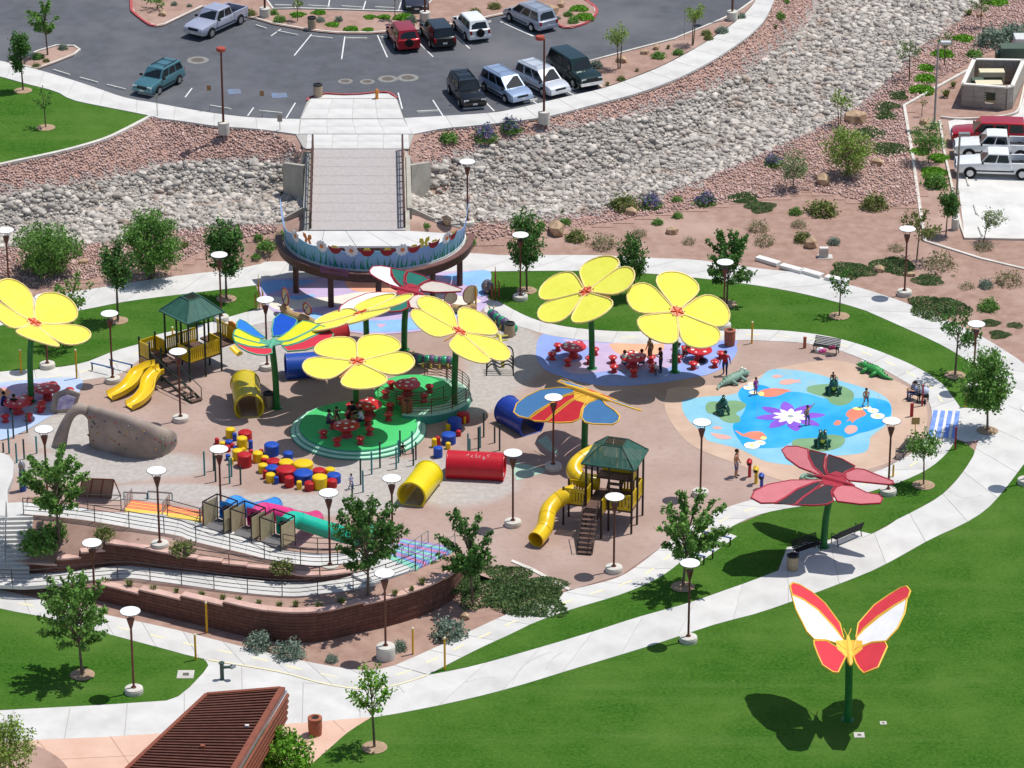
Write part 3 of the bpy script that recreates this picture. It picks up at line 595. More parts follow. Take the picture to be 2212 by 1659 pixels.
# splash pad
flat('splash_pad_surround', [(1440, 850), (1452, 838), (1530, 832), (1600, 830), (1680, 795), (1800, 778), (1880, 800), (1960, 835), (1995, 868), (2004, 900), (1996, 935), (1972, 965), (1940, 988), (1890, 1010), (1800, 1030), (1700, 1040), (1600, 1005), (1500, 965), (1455, 920), (1436, 880)], .014, M_BEIGE, 4)
C_POND = mat('pond_blue', '#2FA9E4', '#189ADF', scale=.35, rough=.3, col3='#58BDE0', scale3=.16, lo3=.5, hi3=.75); C_PALE = mat('pond_pale_blue', '#8DC3D6', '#79B6CF', scale=.4, rough=.85, col3='#A9B6B0', scale3=.3, lo3=.55, hi3=.8)
C_LILY = mat('lily_pad_green', '#7FA47A', '#73986E', scale=.5, rough=.9); C_FISH = mat('fish_orange', '#F08A70', '#E57B63', scale=.8, rough=.85); C_PURP = mat('petal_purple', '#8B5BD0', '#7D4FC2', scale=.7, rough=.85); C_FAD = mat('fish_faded', '#E0A79A', '#CFA399', scale=.8, rough=.9)
def ZX(pts): return [(1451.7 + x * .22656, 777.7 + y * .22656) for x, y in pts]      # from the enlarged view of the pad
flat('pond_painting', ZX([(95, 430), (120, 380), (300, 350), (600, 320), (820, 190), (920, 100), (1080, 85), (1330, 120), (1560, 185), (1850, 270), (2000, 330), (2080, 410), (2095, 520), (2050, 610), (1960, 680), (1890, 740), (1880, 810), (1830, 880), (1600, 910), (1300, 920), (1250, 970), (1180, 1000), (1000, 985), (850, 950), (650, 850), (420, 790), (330, 760), (290, 690), (180, 600), (110, 500)]), .018, C_PALE, 4)
flat('pond_painting', ZX([(640, 290), (720, 235), (870, 240), (1000, 290), (1200, 305), (1330, 330), (1480, 370), (1700, 365), (1900, 360), (2060, 400), (2090, 500), (2030, 610), (1900, 670), (1780, 700), (1660, 740), (1400, 760), (1150, 780), (1050, 830), (850, 840), (700, 830), (640, 760), (600, 700), (580, 620), (640, 560), (700, 450), (640, 360)]), .022, C_POND, 4)
flat('pond_painting', ZX([(320, 450), (350, 400), (480, 395), (600, 385), (690, 410), (705, 440), (650, 480), (610, 510), (650, 550), (640, 590), (560, 600), (480, 575), (430, 530), (340, 500)]), .026, C_LILY, 4)
flat('pond_painting', ZX([(1285, 290), (1310, 250), (1440, 230), (1580, 235), (1710, 290), (1735, 350), (1690, 410), (1600, 435), (1510, 410), (1470, 360), (1340, 320)]), .026, C_LILY, 4)
flat('pond_painting', ZX([(1145, 780), (1200, 750), (1380, 740), (1500, 710), (1620, 725), (1650, 770), (1600, 830), (1450, 870), (1250, 860), (1160, 820)]), .026, C_LILY, 4)
pc = U(1451.7 + 1130 * .22656, 777.7 + 540 * .22656)
def petal(c, a, r0, r1, wd, n=8):
    d = Vector((math.cos(a), math.sin(a), 0)); q = Vector((-d.y, d.x, 0)); out = []
    for k in range(n + 1): t = k / n; out.append(c + d * lerp(r0, r1, t) + q * wd * math.sin(math.pi * min(t * .92 + .04, 1)) ** .8)
    for k in range(n, -1, -1): t = k / n; out.append(c + d * lerp(r0, r1, t) - q * wd * math.sin(math.pi * min(t * .92 + .04, 1)) ** .8)
    return out
mb = MB()
for k in range(8): mb.sheet(petal(pc, k * math.pi / 4 + .1, .3, 2.15, .42), .026 + .0008 * (k % 2))
tag(mb.build('lotus_painting', C_PURP), kind='structure')
mb = MB()
for k in range(10): mb.sheet(petal(pc, k * math.pi / 5 + .2, .12, 1.12, .2), .031 + .0008 * (k % 2))
tag(mb.build('lotus_painting', mat('petal_white_paint', '#F2F0EE', rough=.8)), kind='structure')
tag(MB().lathe([(.2, .035), (.001, .0352)], (pc.x, pc.y, 0), 12).build('lotus_painting', mat('lotus_heart', '#9AA9A8')), kind='structure')
C_FY = mat('fish_yellow', '#F4E08A', rough=.85); C_LW = mat('lily_white', '#EFEBDD', rough=.85)
def fish(pts, m, z=.026): flat('fish_painting', ZX(pts), z, m, 3)
fish([(815, 320), (860, 285), (960, 268), (1060, 275), (1110, 282), (1140, 275), (1110, 292), (1145, 300), (1090, 305), (1040, 330), (960, 350), (880, 348)], C_FISH)
fish([(820, 320), (850, 300), (880, 315), (870, 340), (840, 340)], C_FY, .03)
fish([(1020, 215), (1060, 188), (1140, 180), (1190, 190), (1230, 178), (1210, 200), (1240, 215), (1180, 215), (1120, 232), (1060, 235)], C_FAD)
fish([(950, 155), (1000, 138), (1040, 148), (1065, 150), (1030, 165), (980, 172)], C_FAD)
fish([(1665, 500), (1700, 470), (1770, 460), (1830, 485), (1850, 520), (1800, 545), (1750, 570), (1720, 600), (1700, 575), (1660, 585), (1690, 555), (1660, 530)], C_FISH)
fish([(1720, 460), (1770, 448), (1825, 462), (1800, 478), (1750, 475)], C_FY, .03)
fish([(1545, 600), (1570, 575), (1605, 580), (1610, 605), (1580, 622), (1540, 615)], C_FISH); fish([(1645, 660), (1680, 625), (1750, 625), (1770, 660), (1740, 690), (1690, 705), (1655, 690)], C_FAD)
fish([(680, 705), (740, 685), (830, 680), (880, 705), (900, 740), (850, 760), (770, 755), (720, 735), (660, 720), (600, 670), (650, 690)], C_FISH); fish([(840, 745), (870, 725), (905, 740), (880, 760)], C_FY, .03)
fish([(365, 695), (430, 700), (520, 715), (570, 740), (530, 755), (450, 750), (400, 725)], C_FAD); fish([(385, 640), (430, 628), (480, 645), (450, 662), (400, 655)], C_FAD)
mb = MB(); mc = MB()
for x, y, r in ((728, 268, .34), (765, 235, .3), (775, 312, .28), (762, 818, .5), (838, 793, .36), (1862, 458, .26), (1918, 487, .36), (1960, 537, .46)):
    p = U(1451.7 + x * .22656, 777.7 + y * .22656); mb.lathe([(r, .032), (.001, .0322)], (p.x, p.y, 0), 14); mc.lathe([(r * .35, .036), (.001, .0362)], (p.x, p.y, 0), 10)
tag(mb.build('lily_painting', C_LW), kind='structure'); tag(mc.build('lily_painting', C_FY), kind='structure')
# dashed tricycle lane, crosswalk, small paint marks
def dashes(name, A, B, z, m, on=.9, off=1.1, wd=.14, f=.5):
    a = spline(UL(A, z), 5, False); b = spline(UL(B, z), 5, False); n = 400; a = resample(a, n); b = resample(b, n); c = [p.lerp(q, f) for p, q in zip(a, b)]; L = plen(c); k = int(L / (on + off)); c = resample(c, k * 20 + 1); mb = MB()
    for i in range(k):
        p, q = c[i * 20], c[i * 20 + int(20 * on / (on + off))]; t = (q - p).normalized(); nn = Vector((-t.y, t.x, 0)) * wd / 2; mb.sheet([p - nn, q - nn, q + nn, p + nn])
    return tag(mb.build(name, m), kind='structure')
dashes('lane_dashes', IA[6:], IB[6:], .027, M_YPAINT); dashes('lane_dashes', FA, FB, .031, M_YPAINT)
dashes('lane_dashes', [(-200, 832), (0, 803), (87, 797), (175, 785), (250, 757), (330, 735), (475, 690)], [(-200, 862), (-20, 842), (80, 838), (175, 822), (262, 806), (312, 770), (470, 726)], .025, M_YPAINT)
L_, R_ = ribbon([(925, 1457), (860, 1478), (790, 1488), (700, 1476), (600, 1450), (450, 1425)], .034, .12); mb = MB(); k = len(L_); mb.add(L_ + R_, [(i, k + i, k + i + 1, i + 1) for i in range(k - 1)]); tag(mb.build('lane_edge_line', M_YPAINT), kind='structure')
M_XB = mat('crosswalk_blue', '#5F86DA', '#87A3E2', scale=1.6, rough=.8)
quad = UL([(2016, 886), (2075, 888), (2066, 948), (2004, 942)], .028)
def Q(u, v): return quad[0].lerp(quad[1], u).lerp(quad[3].lerp(quad[2], u), v)
mb = MB()
for i in range(4): mb.sheet([Q(i * .27 + .01, 0), Q(i * .27 + .17, 0), Q(i * .27 + .17, 1), Q(i * .27 + .01, 1)])
tag(mb.build('crosswalk_stripes', M_XB), kind='structure')
mb = MB()
for i in range(3): mb.sheet([Q(i * .27 + .18, 0), Q(i * .27 + .27, 0), Q(i * .27 + .27, 1), Q(i * .27 + .18, 1)])
tag(mb.build('crosswalk_stripes', M_WHITE), kind='structure')
# white block edging and concrete edging on the desert side
curb('mow_edge', [(1953, 228), (1960, 270), (1972, 340), (1980, 400), (1990, 470), (1998, 522), (2040, 535), (2120, 560), (2212, 582), (2300, 605)], 0, .22, .1, smooth=0)
curb('mow_edge', [(1953, 229), (2040, 180), (2095, 150)], 0, .22, .1, smooth=0)
# right-hand car park
M_LOTW = mat('pale_lot_concrete', '#DAD8D3', '#C9C6C1', scale=.5, rough=.85, detail=8, col3='#BDBAB6', scale3=.25, lo3=.58, hi3=.75)
sheet('pale_car_park', [(2048, 262), (2062, 258), (2130, 262), (2170, 258), (2200, 245), (2215, 200), (2212, 140), (2400, 120), (2600, 400), (2500, 520), (2212, 517), (2084, 516), (2075, 440), (2060, 330)], .012, M_LOTW)
curb('pale_lot_curb', [(2030, 262), (2040, 330), (2060, 420), (2076, 490), (2084, 516), (2212, 518), (2400, 520)], 0, .16, .12, smooth=0)
curb('pale_lot_curb', [(2032, 254), (2075, 258), (2150, 254), (2185, 248), (2200, 238), (2208, 210), (2225, 130)], 0, .16, .12, smooth=3)
# ============================================================ footbridge, overlook, walls and ramps
M_BROWN = mat('brown_steel', '#5A3D34', '#4C332B', scale=3, rough=.55); M_CABUT = mat('abutment_concrete', '#B8B3A8', '#9E9A90', scale=.8, rough=.9, detail=8)
M_CAP = mat('pink_cap_stone', '#D2AFA2', '#C09C90', scale=1.5, rough=.9); M_BLOCK = mat('brown_wall_block', '#785247', '#64443B', scale=3, rough=.95, bump=.6, bscale=14, objr=.08)
M_RAILG = mat('dark_rail_steel', '#4E4A4A', '#403C3C', scale=4, rough=.5, metal=.3)
M_STEEL = mat('galvanised_steel', '#A9ABAD', '#8F9193', scale=4, rough=.4, metal=.6)
ZB = ZP + .06
b0 = U(770, 410, ZB); br = thing('footbridge', 'grey paved footbridge crossing the rock channel from the car park', 'bridge', (b0.x, b0.y, 0))
def LB(px, py, z): p = U(px, py, z); return p - Vector((b0.x, b0.y, 0))
# deck in paver bands
for i in range(9):
    y0 = lerp(321.5, 497, i / 9); y1 = lerp(321.5, 497, (i + 1) / 9) - .35
    def ex(y): t = (y - 321) / 176; return lerp(673, 669, t), lerp(872, 876, t)
    a, b = ex(y0), ex(y1)
    MB().slab([LB(a[0], y0, ZB), LB(a[1], y0, ZB), LB(b[1], y1, ZB), LB(b[0], y1, ZB)], .12).build('deck_band', M_DECK, br)
MB().slab([LB(664, 322, ZB - .14), LB(880, 322, ZB - .14), LB(886, 500, ZB - .14), LB(655, 500, ZB - .14)], .55).build('deck_slab', M_CABUT, br)
for (x0, x1, x2, x3) in ((661, 669, 664, 655), (877, 886, 890, 880)):
    MB().slab([LB(x0, 335, ZB + .02), LB(x1, 335, ZB + .02), LB(x2, 449, ZB + .02), LB(x3, 449, ZB + .02)], 3.4).build('edge_wall', M_CABUT, br)
def wall_run(px, z0, z1, th=.3, m=M_CABUT, parent=None, name='wing_wall'):
    P = [LB(x, y, z) for x, y, z in px]; mb = MB(); n = len(P)
    for i in range(n - 1):
        d = (P[i + 1] - P[i]); d.z = 0; d.normalize(); nn = Vector((-d.y, d.x, 0)) * th
        a, b = P[i], P[i + 1]; ab = Vector((a.x, a.y, z0)); bb = Vector((b.x, b.y, z0))
        mb.add([a, b, b + nn, a + nn, ab, bb, bb + nn, ab + nn], [(0, 1, 2, 3), (4, 7, 6, 5), (0, 4, 5, 1), (1, 5, 6, 2), (2, 6, 7, 3), (3, 7, 4, 0)])
    return mb.build(name, m, parent)
wall_run([(610, 352, 2.3), (654, 358, 2.75)], -1, 0, parent=br); wall_run([(889, 357, 2.75), (931, 350, 2.2)], -1, 0, parent=br)
wall_run([(604, 476, 1.7), (655, 449, 2.6)], -1, 0, parent=br, th=.25); wall_run([(884, 447, 2.6), (940, 473, 1.6)], -1, 0, parent=br, th=.25)
# railings with pickets
def picket_rail(name, a, b, h, n, m, parent, picks=3):
    rl = MB(); d = b - a
    for hh in (h, h * .62, .12): rl.bar(a + Vector((0, 0, hh)), b + Vector((0, 0, hh)), .1 if hh == h else .06)
    root = rl.build(name, m, parent)
    for i in range(n + 1):
        p = a + d * i / n; MB().box((0, 0, h / 2), (.13, .13, h)).build('post', m, root, loc=p)
    pk = MB()
    for i in range(n * picks):
        p = a + d * (i + .5) / (n * picks); pk.box(p + Vector((0, 0, h * .45)), (.04, .04, h * .75))
    o = pk.build('pickets', m, root); o['kind'] = 'stuff'; return root
picket_rail('railing', LB(676, 324, ZB), LB(671, 493, ZB), 1.15, 12, M_BROWN, br, 6); picket_rail('railing', LB(869.5, 324, ZB), LB(874, 491, ZB), 1.15, 12, M_BROWN, br, 6)
# ------------------------------------------------------------ overlook deck with mural
oc = U(810, 512, ZB); OR = 6.25
ov = thing('overlook_deck', 'half-round raised overlook deck on brown steel columns with painted mural parapet', 'viewing deck', (oc.x, oc.y, 0))
def arc(r, a0, a1, n): return [Vector((r * math.cos(lerp(a0, a1, i / n)), r * math.sin(lerp(a0, a1, i / n)), 0)) for i in range(n + 1)]
A0, A1 = R(176), R(364)
rim = arc(OR, A0, A1, 48); nb = U(655, 499, ZB) - Vector((oc.x, oc.y, ZB)); nb2 = U(885, 499, ZB) - Vector((oc.x, oc.y, ZB)); nb.z = nb2.z = 0
# curved gallery round an opening, joined to the landing of the bridge
def ringp(r0, r1, a0, a1, n): return [Vector((r0 * math.cos(lerp(a0, a1, i / n)), r0 * math.sin(lerp(a0, a1, i / n)), 0)) for i in range(n + 1)] + [Vector((r1 * math.cos(lerp(a1, a0, i / n)), r1 * math.sin(lerp(a1, a0, i / n)), 0)) for i in range(n + 1)]
def lift(P, z): return [Vector((p.x, p.y, z)) for p in P]
for i in range(10):
    a0, a1 = lerp(R(196), R(344), i / 10), lerp(R(196), R(344), (i + 1) / 10) - .004; MB().slab(lift(ringp(4.6, OR - .15, a0, a1, 5), ZB + .01), .12).build('gallery_panel', M_CONC, ov)
MB().slab(lift(ringp(4.5, OR, R(194), R(346), 30), ZB - .12), .25).build('gallery_slab', M_CABUT, ov)
yc = (OR - .15) * math.sin(R(195.5)); xc = abs((OR - .15) * math.cos(R(195.5))); lf = arc(OR - .15, A0, R(195.5), 6); rt = arc(OR - .15, R(344.5), A1, 6)
for i in range(5):
    u0, u1 = i / 5, (i + 1) / 5 - .004; P = [Vector((lerp(nb.x, nb2.x, u0), nb.y, 0)), Vector((lerp(nb.x, nb2.x, u1), nb.y, 0)), Vector((lerp(-xc, xc, u1), yc, 0)), Vector((lerp(-xc, xc, u0), yc, 0))]
    if i == 0: P += lf[::-1][1:]
    if i == 4: P = P[:2] + rt[::-1] + P[3:]
    MB().slab(lift(P, ZB + .012), .14).build('deck_panel', M_CONC, ov)
def ring_wall(r0, r1, z0, z1, a0, a1, n=48):
    mb = MB(); v = []
    for i in range(n + 1):
        a = lerp(a0, a1, i / n); c, s = math.cos(a), math.sin(a); v += [(c * r0, s * r0, z0), (c * r1, s * r1, z0), (c * r1, s * r1, z1), (c * r0, s * r0, z1)]
    f = []
    for i in range(n):
        k = i * 4; f += [(k, k + 4, k + 5, k + 1), (k + 1, k + 5, k + 6, k + 2), (k + 2, k + 6, k + 7, k + 3), (k + 3, k + 7, k + 4, k)]
    f += [(0, 1, 2, 3), (n * 4 + 3, n * 4 + 2, n * 4 + 1, n * 4)]; return mb.add(v, f)
ring_wall(OR + .003, OR + .28, ZB - .55, ZB + .02, A0, A1).build('fascia_beam', M_BROWN, ov); ring_wall(OR - .02, OR + .4, ZB + .022, ZB + .1, A0, A1).build('rim_cap', mat('rim_cap_brown', '#7A5650', '#6A4A44', scale=2, rough=.6), ov)
ring_wall(OR - .34, OR - .2, ZB + .02, ZB + .16, A0, A1).build('base_rail', mat('white_enamel', '#E6E6E4', rough=.5), ov)
for px, py in ((632, 634), (700, 674), (995, 617), (935, 648), (820, 690)):
    p = U(px, py, 0) - Vector((oc.x, oc.y, 0)); dd = math.hypot(p.x, p.y); k = min(1, 5.9 / dd)
    MB().cyl((p.x * k, p.y * k, 0), (p.x * k, p.y * k, ZB - .4), .2, n=14).build('column', M_BROWN, ov, smooth=False)
# mural parapet: leans outward, wavy cut-out top
M_MUR = mat('mural_blue', '#86A9DA', '#9BB2E2', scale=.5, rough=.6, col3='#8ABFDD', scale3=.35); M_BLADE = mat('mural_grass_green', '#1F8A7A', '#2B9A6A', scale=2, rough=.6); M_DW = mat('mural_daisy_white', '#E8E6EA', rough=.6); M_DO = mat('mural_orange', '#E0834A', rough=.6); M_DR = mat('mural_crimson', '#A4262F', '#8C1F28', scale=3, rough=.6); M_DY = mat('mural_yellow', '#D9C24A', rough=.6)
MR = OR - .27
def murp(a, h, off=0.0): r = MR + h * .12 + off; return Vector((r * math.cos(a), r * math.sin(a), ZB + .12 + h))
n = 150; top = []
for i in range(n + 1):
    u = i / n; e = min(u, 1 - u); h = 1.32 + .1 * math.sin(u * 40) + (0 if e > .075 else (1.0 - e / .075) ** .9 * 1.2); top.append(h)
v = []; f = []
for i in range(n + 1):
    a = lerp(A0 + .02, A1 - .02, i / n); 
    for q in (0, .03): v += [murp(a, 0, q), murp(a, top[i], q)]
for i in range(n):
    k = i * 4; f += [(k, k + 4, k + 5, k + 1), (k + 2, k + 3, k + 7, k + 6), (k + 1, k + 5, k + 7, k + 3), (k, k + 2, k + 6, k + 4)]
mur = MB().add(v, f).build('mural_panel', M_MUR, ov)
def mur_shape(name, a, h, poly, m, off, parent=mur):
    """flat cut-out fixed to the parapet: poly in metres (x along the arc, y up)"""
    for sgn in (-1,):
        MB().slab([murp(a + x / MR, h + y, .032 + off) for x, y in poly], .02, nrm=(math.cos(a), math.sin(a), 0)).build(name, m, parent)
bl = MB(); rnd = random.Random(4)
for i in range(64):
    a = lerp(A0 + .06, A1 - .06, (i + rnd.random()) / 64); h = rnd.uniform(.45, 1.1); w_ = rnd.uniform(.06, .1); ph = rnd.uniform(0, 6); pts = []
    for k in range(7): t = k / 6; pts.append((math.sin(ph + t * 4) * .06 - w_ * (1 - t), t * h))
    for k in range(6, -1, -1): t = k / 6; pts.append((math.sin(ph + t * 4) * .06 + w_ * (1 - t), t * h))
    P = [murp(a + x / MR, y + .04, .037) for x, y in pts]
    k = 7; bl.add(P, [(j, j + 1, 12 - j, 13 - j) for j in range(6)])
bl.build('painted_grass', M_BLADE, mur)['kind'] = 'stuff'
def circ(r, n=14, x0=0, y0=0, wob=0): return [(x0 + r * (1 + wob * (-1) ** i) * math.cos(2 * math.pi * i / n), y0 + r * (1 + wob * (-1) ** i) * math.sin(2 * math.pi * i / n)) for i in range(n)]
def mang(px): # picture x -> angle on the arc (front half)
    best = min((abs(PX(Vector((oc.x, oc.y, 0)) + murp(a, .9))[0] - px), a) for a in [lerp(R(182), R(358), i / 400) for i in range(401)]); return best[1]
for px in (642, 697, 760, 869, 962): a = mang(px); mur_shape('daisy', a, 1.38, circ(.42, 22, wob=.12), M_DW, .03); mur_shape('daisy_heart', a, 1.38, circ(.14), M_DO, .056)
for px in (725, 793, 837, 893, 935, 976):
    a = mang(px); mur_shape('red_flower', a, 1.35, [(-.48, .22), (-.42, -.05), (-.22, -.28), (0, -.34), (.22, -.28), (.42, -.05), (.48, .22), (.2, .08), (-.2, .08)], M_DR, .03); mur_shape('flower_heart', a, 1.38, [(-.24, .1), (.24, .1), (.15, .26), (-.15, .26)], M_DY, .056)
for px, m in ((668, M_DO), (914, M_DY)):
    a = mang(px)
    for s in (-1, 1): mur_shape('butterfly_wing', a, 1.6, [(0, 0), (s * .12, .35), (s * .36, .4), (s * .38, .12), (s * .22, -.02), (s * .3, -.3), (s * .1, -.32)], m, .03)
mur_shape('end_flower', A1 - .03, 2.5, circ(.32, 16, wob=.14), M_DO, .02)
pq = mang(728); MB().slab([Vector(((OR + .42) * math.cos(pq + x), (OR + .42) * math.sin(pq + x), ZB + y)) for x, y in ((-.15, -.14), (.15, -.14), (.15, .3), (-.15, .3))], .04, nrm=(math.cos(pq), math.sin(pq), 0)).build('name_board', mat('plum_board', '#7A4A6E', '#6B3F60', scale=3, rough=.6), ov)

# ------------------------------------------------------------ mound at lower left
def loft(name, A, B, m, n=40, rows=4, kind='structure', parent=None, sag=0.0):
    a = resample(spline(UL(A), 4, False), n); b = resample(spline(UL(B), 4, False), n); mb = MB(); v = []
    for j in range(rows + 1):
        t = j / rows
        for i in range(n): p = a[i].lerp(b[i], t); v.append((p.x, p.y, p.z + sag * math.sin(math.pi * t)))
    f = [(j * n + i, j * n + i + 1, (j + 1) * n + i + 1, (j + 1) * n + i) for j in range(rows) for i in range(n - 1)]
    mb.add(v, f); me = mb.mesh(name); bm = bmesh.new(); bm.from_mesh(me)
    for q in bm.faces:
        q.normal_update()
        if q.normal.z < 0: q.normal_flip()
    bm.to_mesh(me); bm.free(); o = link(name, me, m, parent, smooth=True)
    return o if parent else tag(o, kind=kind)
UPF = [(51, 1110, 3.0), (120, 1116, 2.95), (197, 1125, 2.9), (313, 1145, 2.8), (388, 1157, 2.7), (419, 1169, 2.65), (529, 1195, 2.45), (585, 1209, 2.3), (642, 1218, 2.2), (698, 1222, 2.1), (760, 1215, 2.05), (806, 1208, 2.0)]
UPB = [(60, 1086, 3.0), (110, 1089, 2.95), (155, 1092, 2.9), (215, 1105, 2.85), (300, 1108, 2.8), (361, 1112, 2.75), (400, 1122, 2.7), (460, 1136, 2.6), (530, 1157, 2.5), (585, 1180, 2.3), (640, 1192, 2.2), (700, 1196, 2.1), (760, 1194, 2.05), (806, 1188, 2.0)]
UBK = [(60, 1072, 0), (110, 1076, 0), (155, 1082, 0), (215, 1094, 0), (300, 1098, 0), (361, 1102, 0), (400, 1112, 0), (460, 1128, 0), (530, 1148, 0), (585, 1168, 0), (640, 1180, 0), (700, 1185, 0), (760, 1182, 0), (815, 1174, 0)]
WT = [(20, 1212, 1.2), (70, 1217, 1.25), (128, 1219, 1.3), (159, 1207, 1.6), (228, 1187, 2.0), (255, 1178, 2.35), (292, 1181, 2.4), (397, 1203, 2.3), (469, 1215, 2.17), (585, 1231, 2.05), (658, 1243, 2.0), (726, 1242, 1.95), (790, 1230, 1.95)]
def drop(L, zs): # same ground place, other height: recompute picture point
    out = []
    for (x, y, z), z2 in zip(L, zs): p = U(x, y, z); p.z = z2; q = PX(p); out.append((q[0], q[1], z2))
    return out
RB = [(-120, 1240, .5), (-30, 1238, .6), (27, 1237, .7), (91, 1239, .75), (150, 1235, .85), (200, 1229, 1.0), (273, 1221, 1.15), (330, 1225, 1.28), (397, 1233, 1.4), (525, 1250, 1.5), (616, 1257, 1.55), (689, 1254, 1.65), (740, 1246, 1.75), (790, 1232, 1.88), (840, 1208, 2.0)]
RF = [(-120, 1262, .5), (-30, 1263, .6), (20, 1265, .7), (62, 1266, .75), (133, 1260, .85), (200, 1253, 1.0), (273, 1248, 1.15), (330, 1254, 1.28), (397, 1263, 1.4), (507, 1278, 1.5), (627, 1288, 1.55), (693, 1282, 1.65), (769, 1272, 1.78), (832, 1254, 1.9), (898, 1230, 2.0)]
LWB = [(125, 1277, 0), (212, 1296, 0), (325, 1324, 0), (450, 1354, 0), (553, 1378, 0), (628, 1387, 0), (703, 1383, 0), (778, 1365, 0), (853, 1348, 0), (928, 1323, 0), (978, 1294, 0), (1000, 1268, 0)]
LWZ = [.3, .75, 1.15, 1.5, 1.8, 1.85, 1.8, 1.65, 1.65, 1.7, 1.55, 1.3]
LWT = drop(LWB, LWZ)
def ramp_panels(name, A, B, n, m=M_CONC):
    a = resample(spline(UL(A), 5, False), n * 3 + 1); b = resample(spline(UL(B), 5, False), n * 3 + 1); k = len(a)
    root = MB().add([p - Vector((0, 0, .05)) for p in a + b], [(i, i + 1, k + i + 1, k + i) for i in range(k - 1)]).build(name, M_JOINT); tag(root, kind='structure')
    for i in range(n):
        P = a[i * 3:i * 3 + 4]; Q_ = b[i * 3:i * 3 + 4]; P = [p.copy() for p in P]; Q_ = [p.copy() for p in Q_]
        P[0] = P[0].lerp(P[1], .04); Q_[0] = Q_[0].lerp(Q_[1], .04); mb = MB(); th = Vector((0, 0, .22))
        v = P + Q_ + [p - th for p in P] + [p - th for p in Q_]; f = []
        for j in range(3): f += [(j, j + 1, 4 + j + 1, 4 + j), (8 + j, 12 + j, 13 + j, 9 + j), (j, 8 + j, 9 + j, j + 1), (4 + j, 5 + j, 13 + j, 12 + j)]
        f += [(0, 4, 12, 8), (3, 11, 15, 7)]; mb.add(v, f); me = mb.mesh('concrete_panel'); bm = bmesh.new(); bm.from_mesh(me); bmesh.ops.recalc_face_normals(bm, faces=bm.faces); bm.to_mesh(me); bm.free(); link('concrete_panel', me, m, root)
    return root
ramp_panels('terrace_walk', UPF, UPB, 14); ramp_panels('ramp', RF, RB, 14)
sheet('ramp_landing', UL([(838, 1206), (899, 1231), (880, 1237), (800, 1262), (760, 1240), (800, 1190), (806, 1205)], 1.97), 1.97, M_CONC, world=True, th=.25)
loft('mound_slope', UPB, UBK, M_DIRT, 60, 6); loft('planting_bed', UPF, WT, M_DIRT, 60, 5); loft('planting_bed', [(60, 1266, .65), (133, 1261, .8), (200, 1254, .95), (273, 1249, 1.1), (397, 1264, 1.35), (507, 1279, 1.45), (627, 1289, 1.5), (693, 1283, 1.6), (769, 1273, 1.73), (832, 1255, 1.85), (900, 1231, 1.9), (960, 1210, 1.2)], LWT, M_DIRT, 60, 5)
loft('planting_bed', [(899, 1231, 1.9), (930, 1215, 1.2), (975, 1188, 0), (1040, 1195, 0)], [(1000, 1268 - 44, 1.25), (1030, 1240, .6), (1090, 1255, .0), (1140, 1240, .0)], M_DIRT, 20, 4)
UTP = UL([(-120, 975), (0, 977), (20, 984), (30, 1000), (28, 1030), (16, 1060), (17, 1086), (60, 1084), (51, 1112), (0, 1116), (-120, 1120)], 3.0)
sheet('upper_terrace', UTP, 3.0, M_CONC, world=True, th=.3)
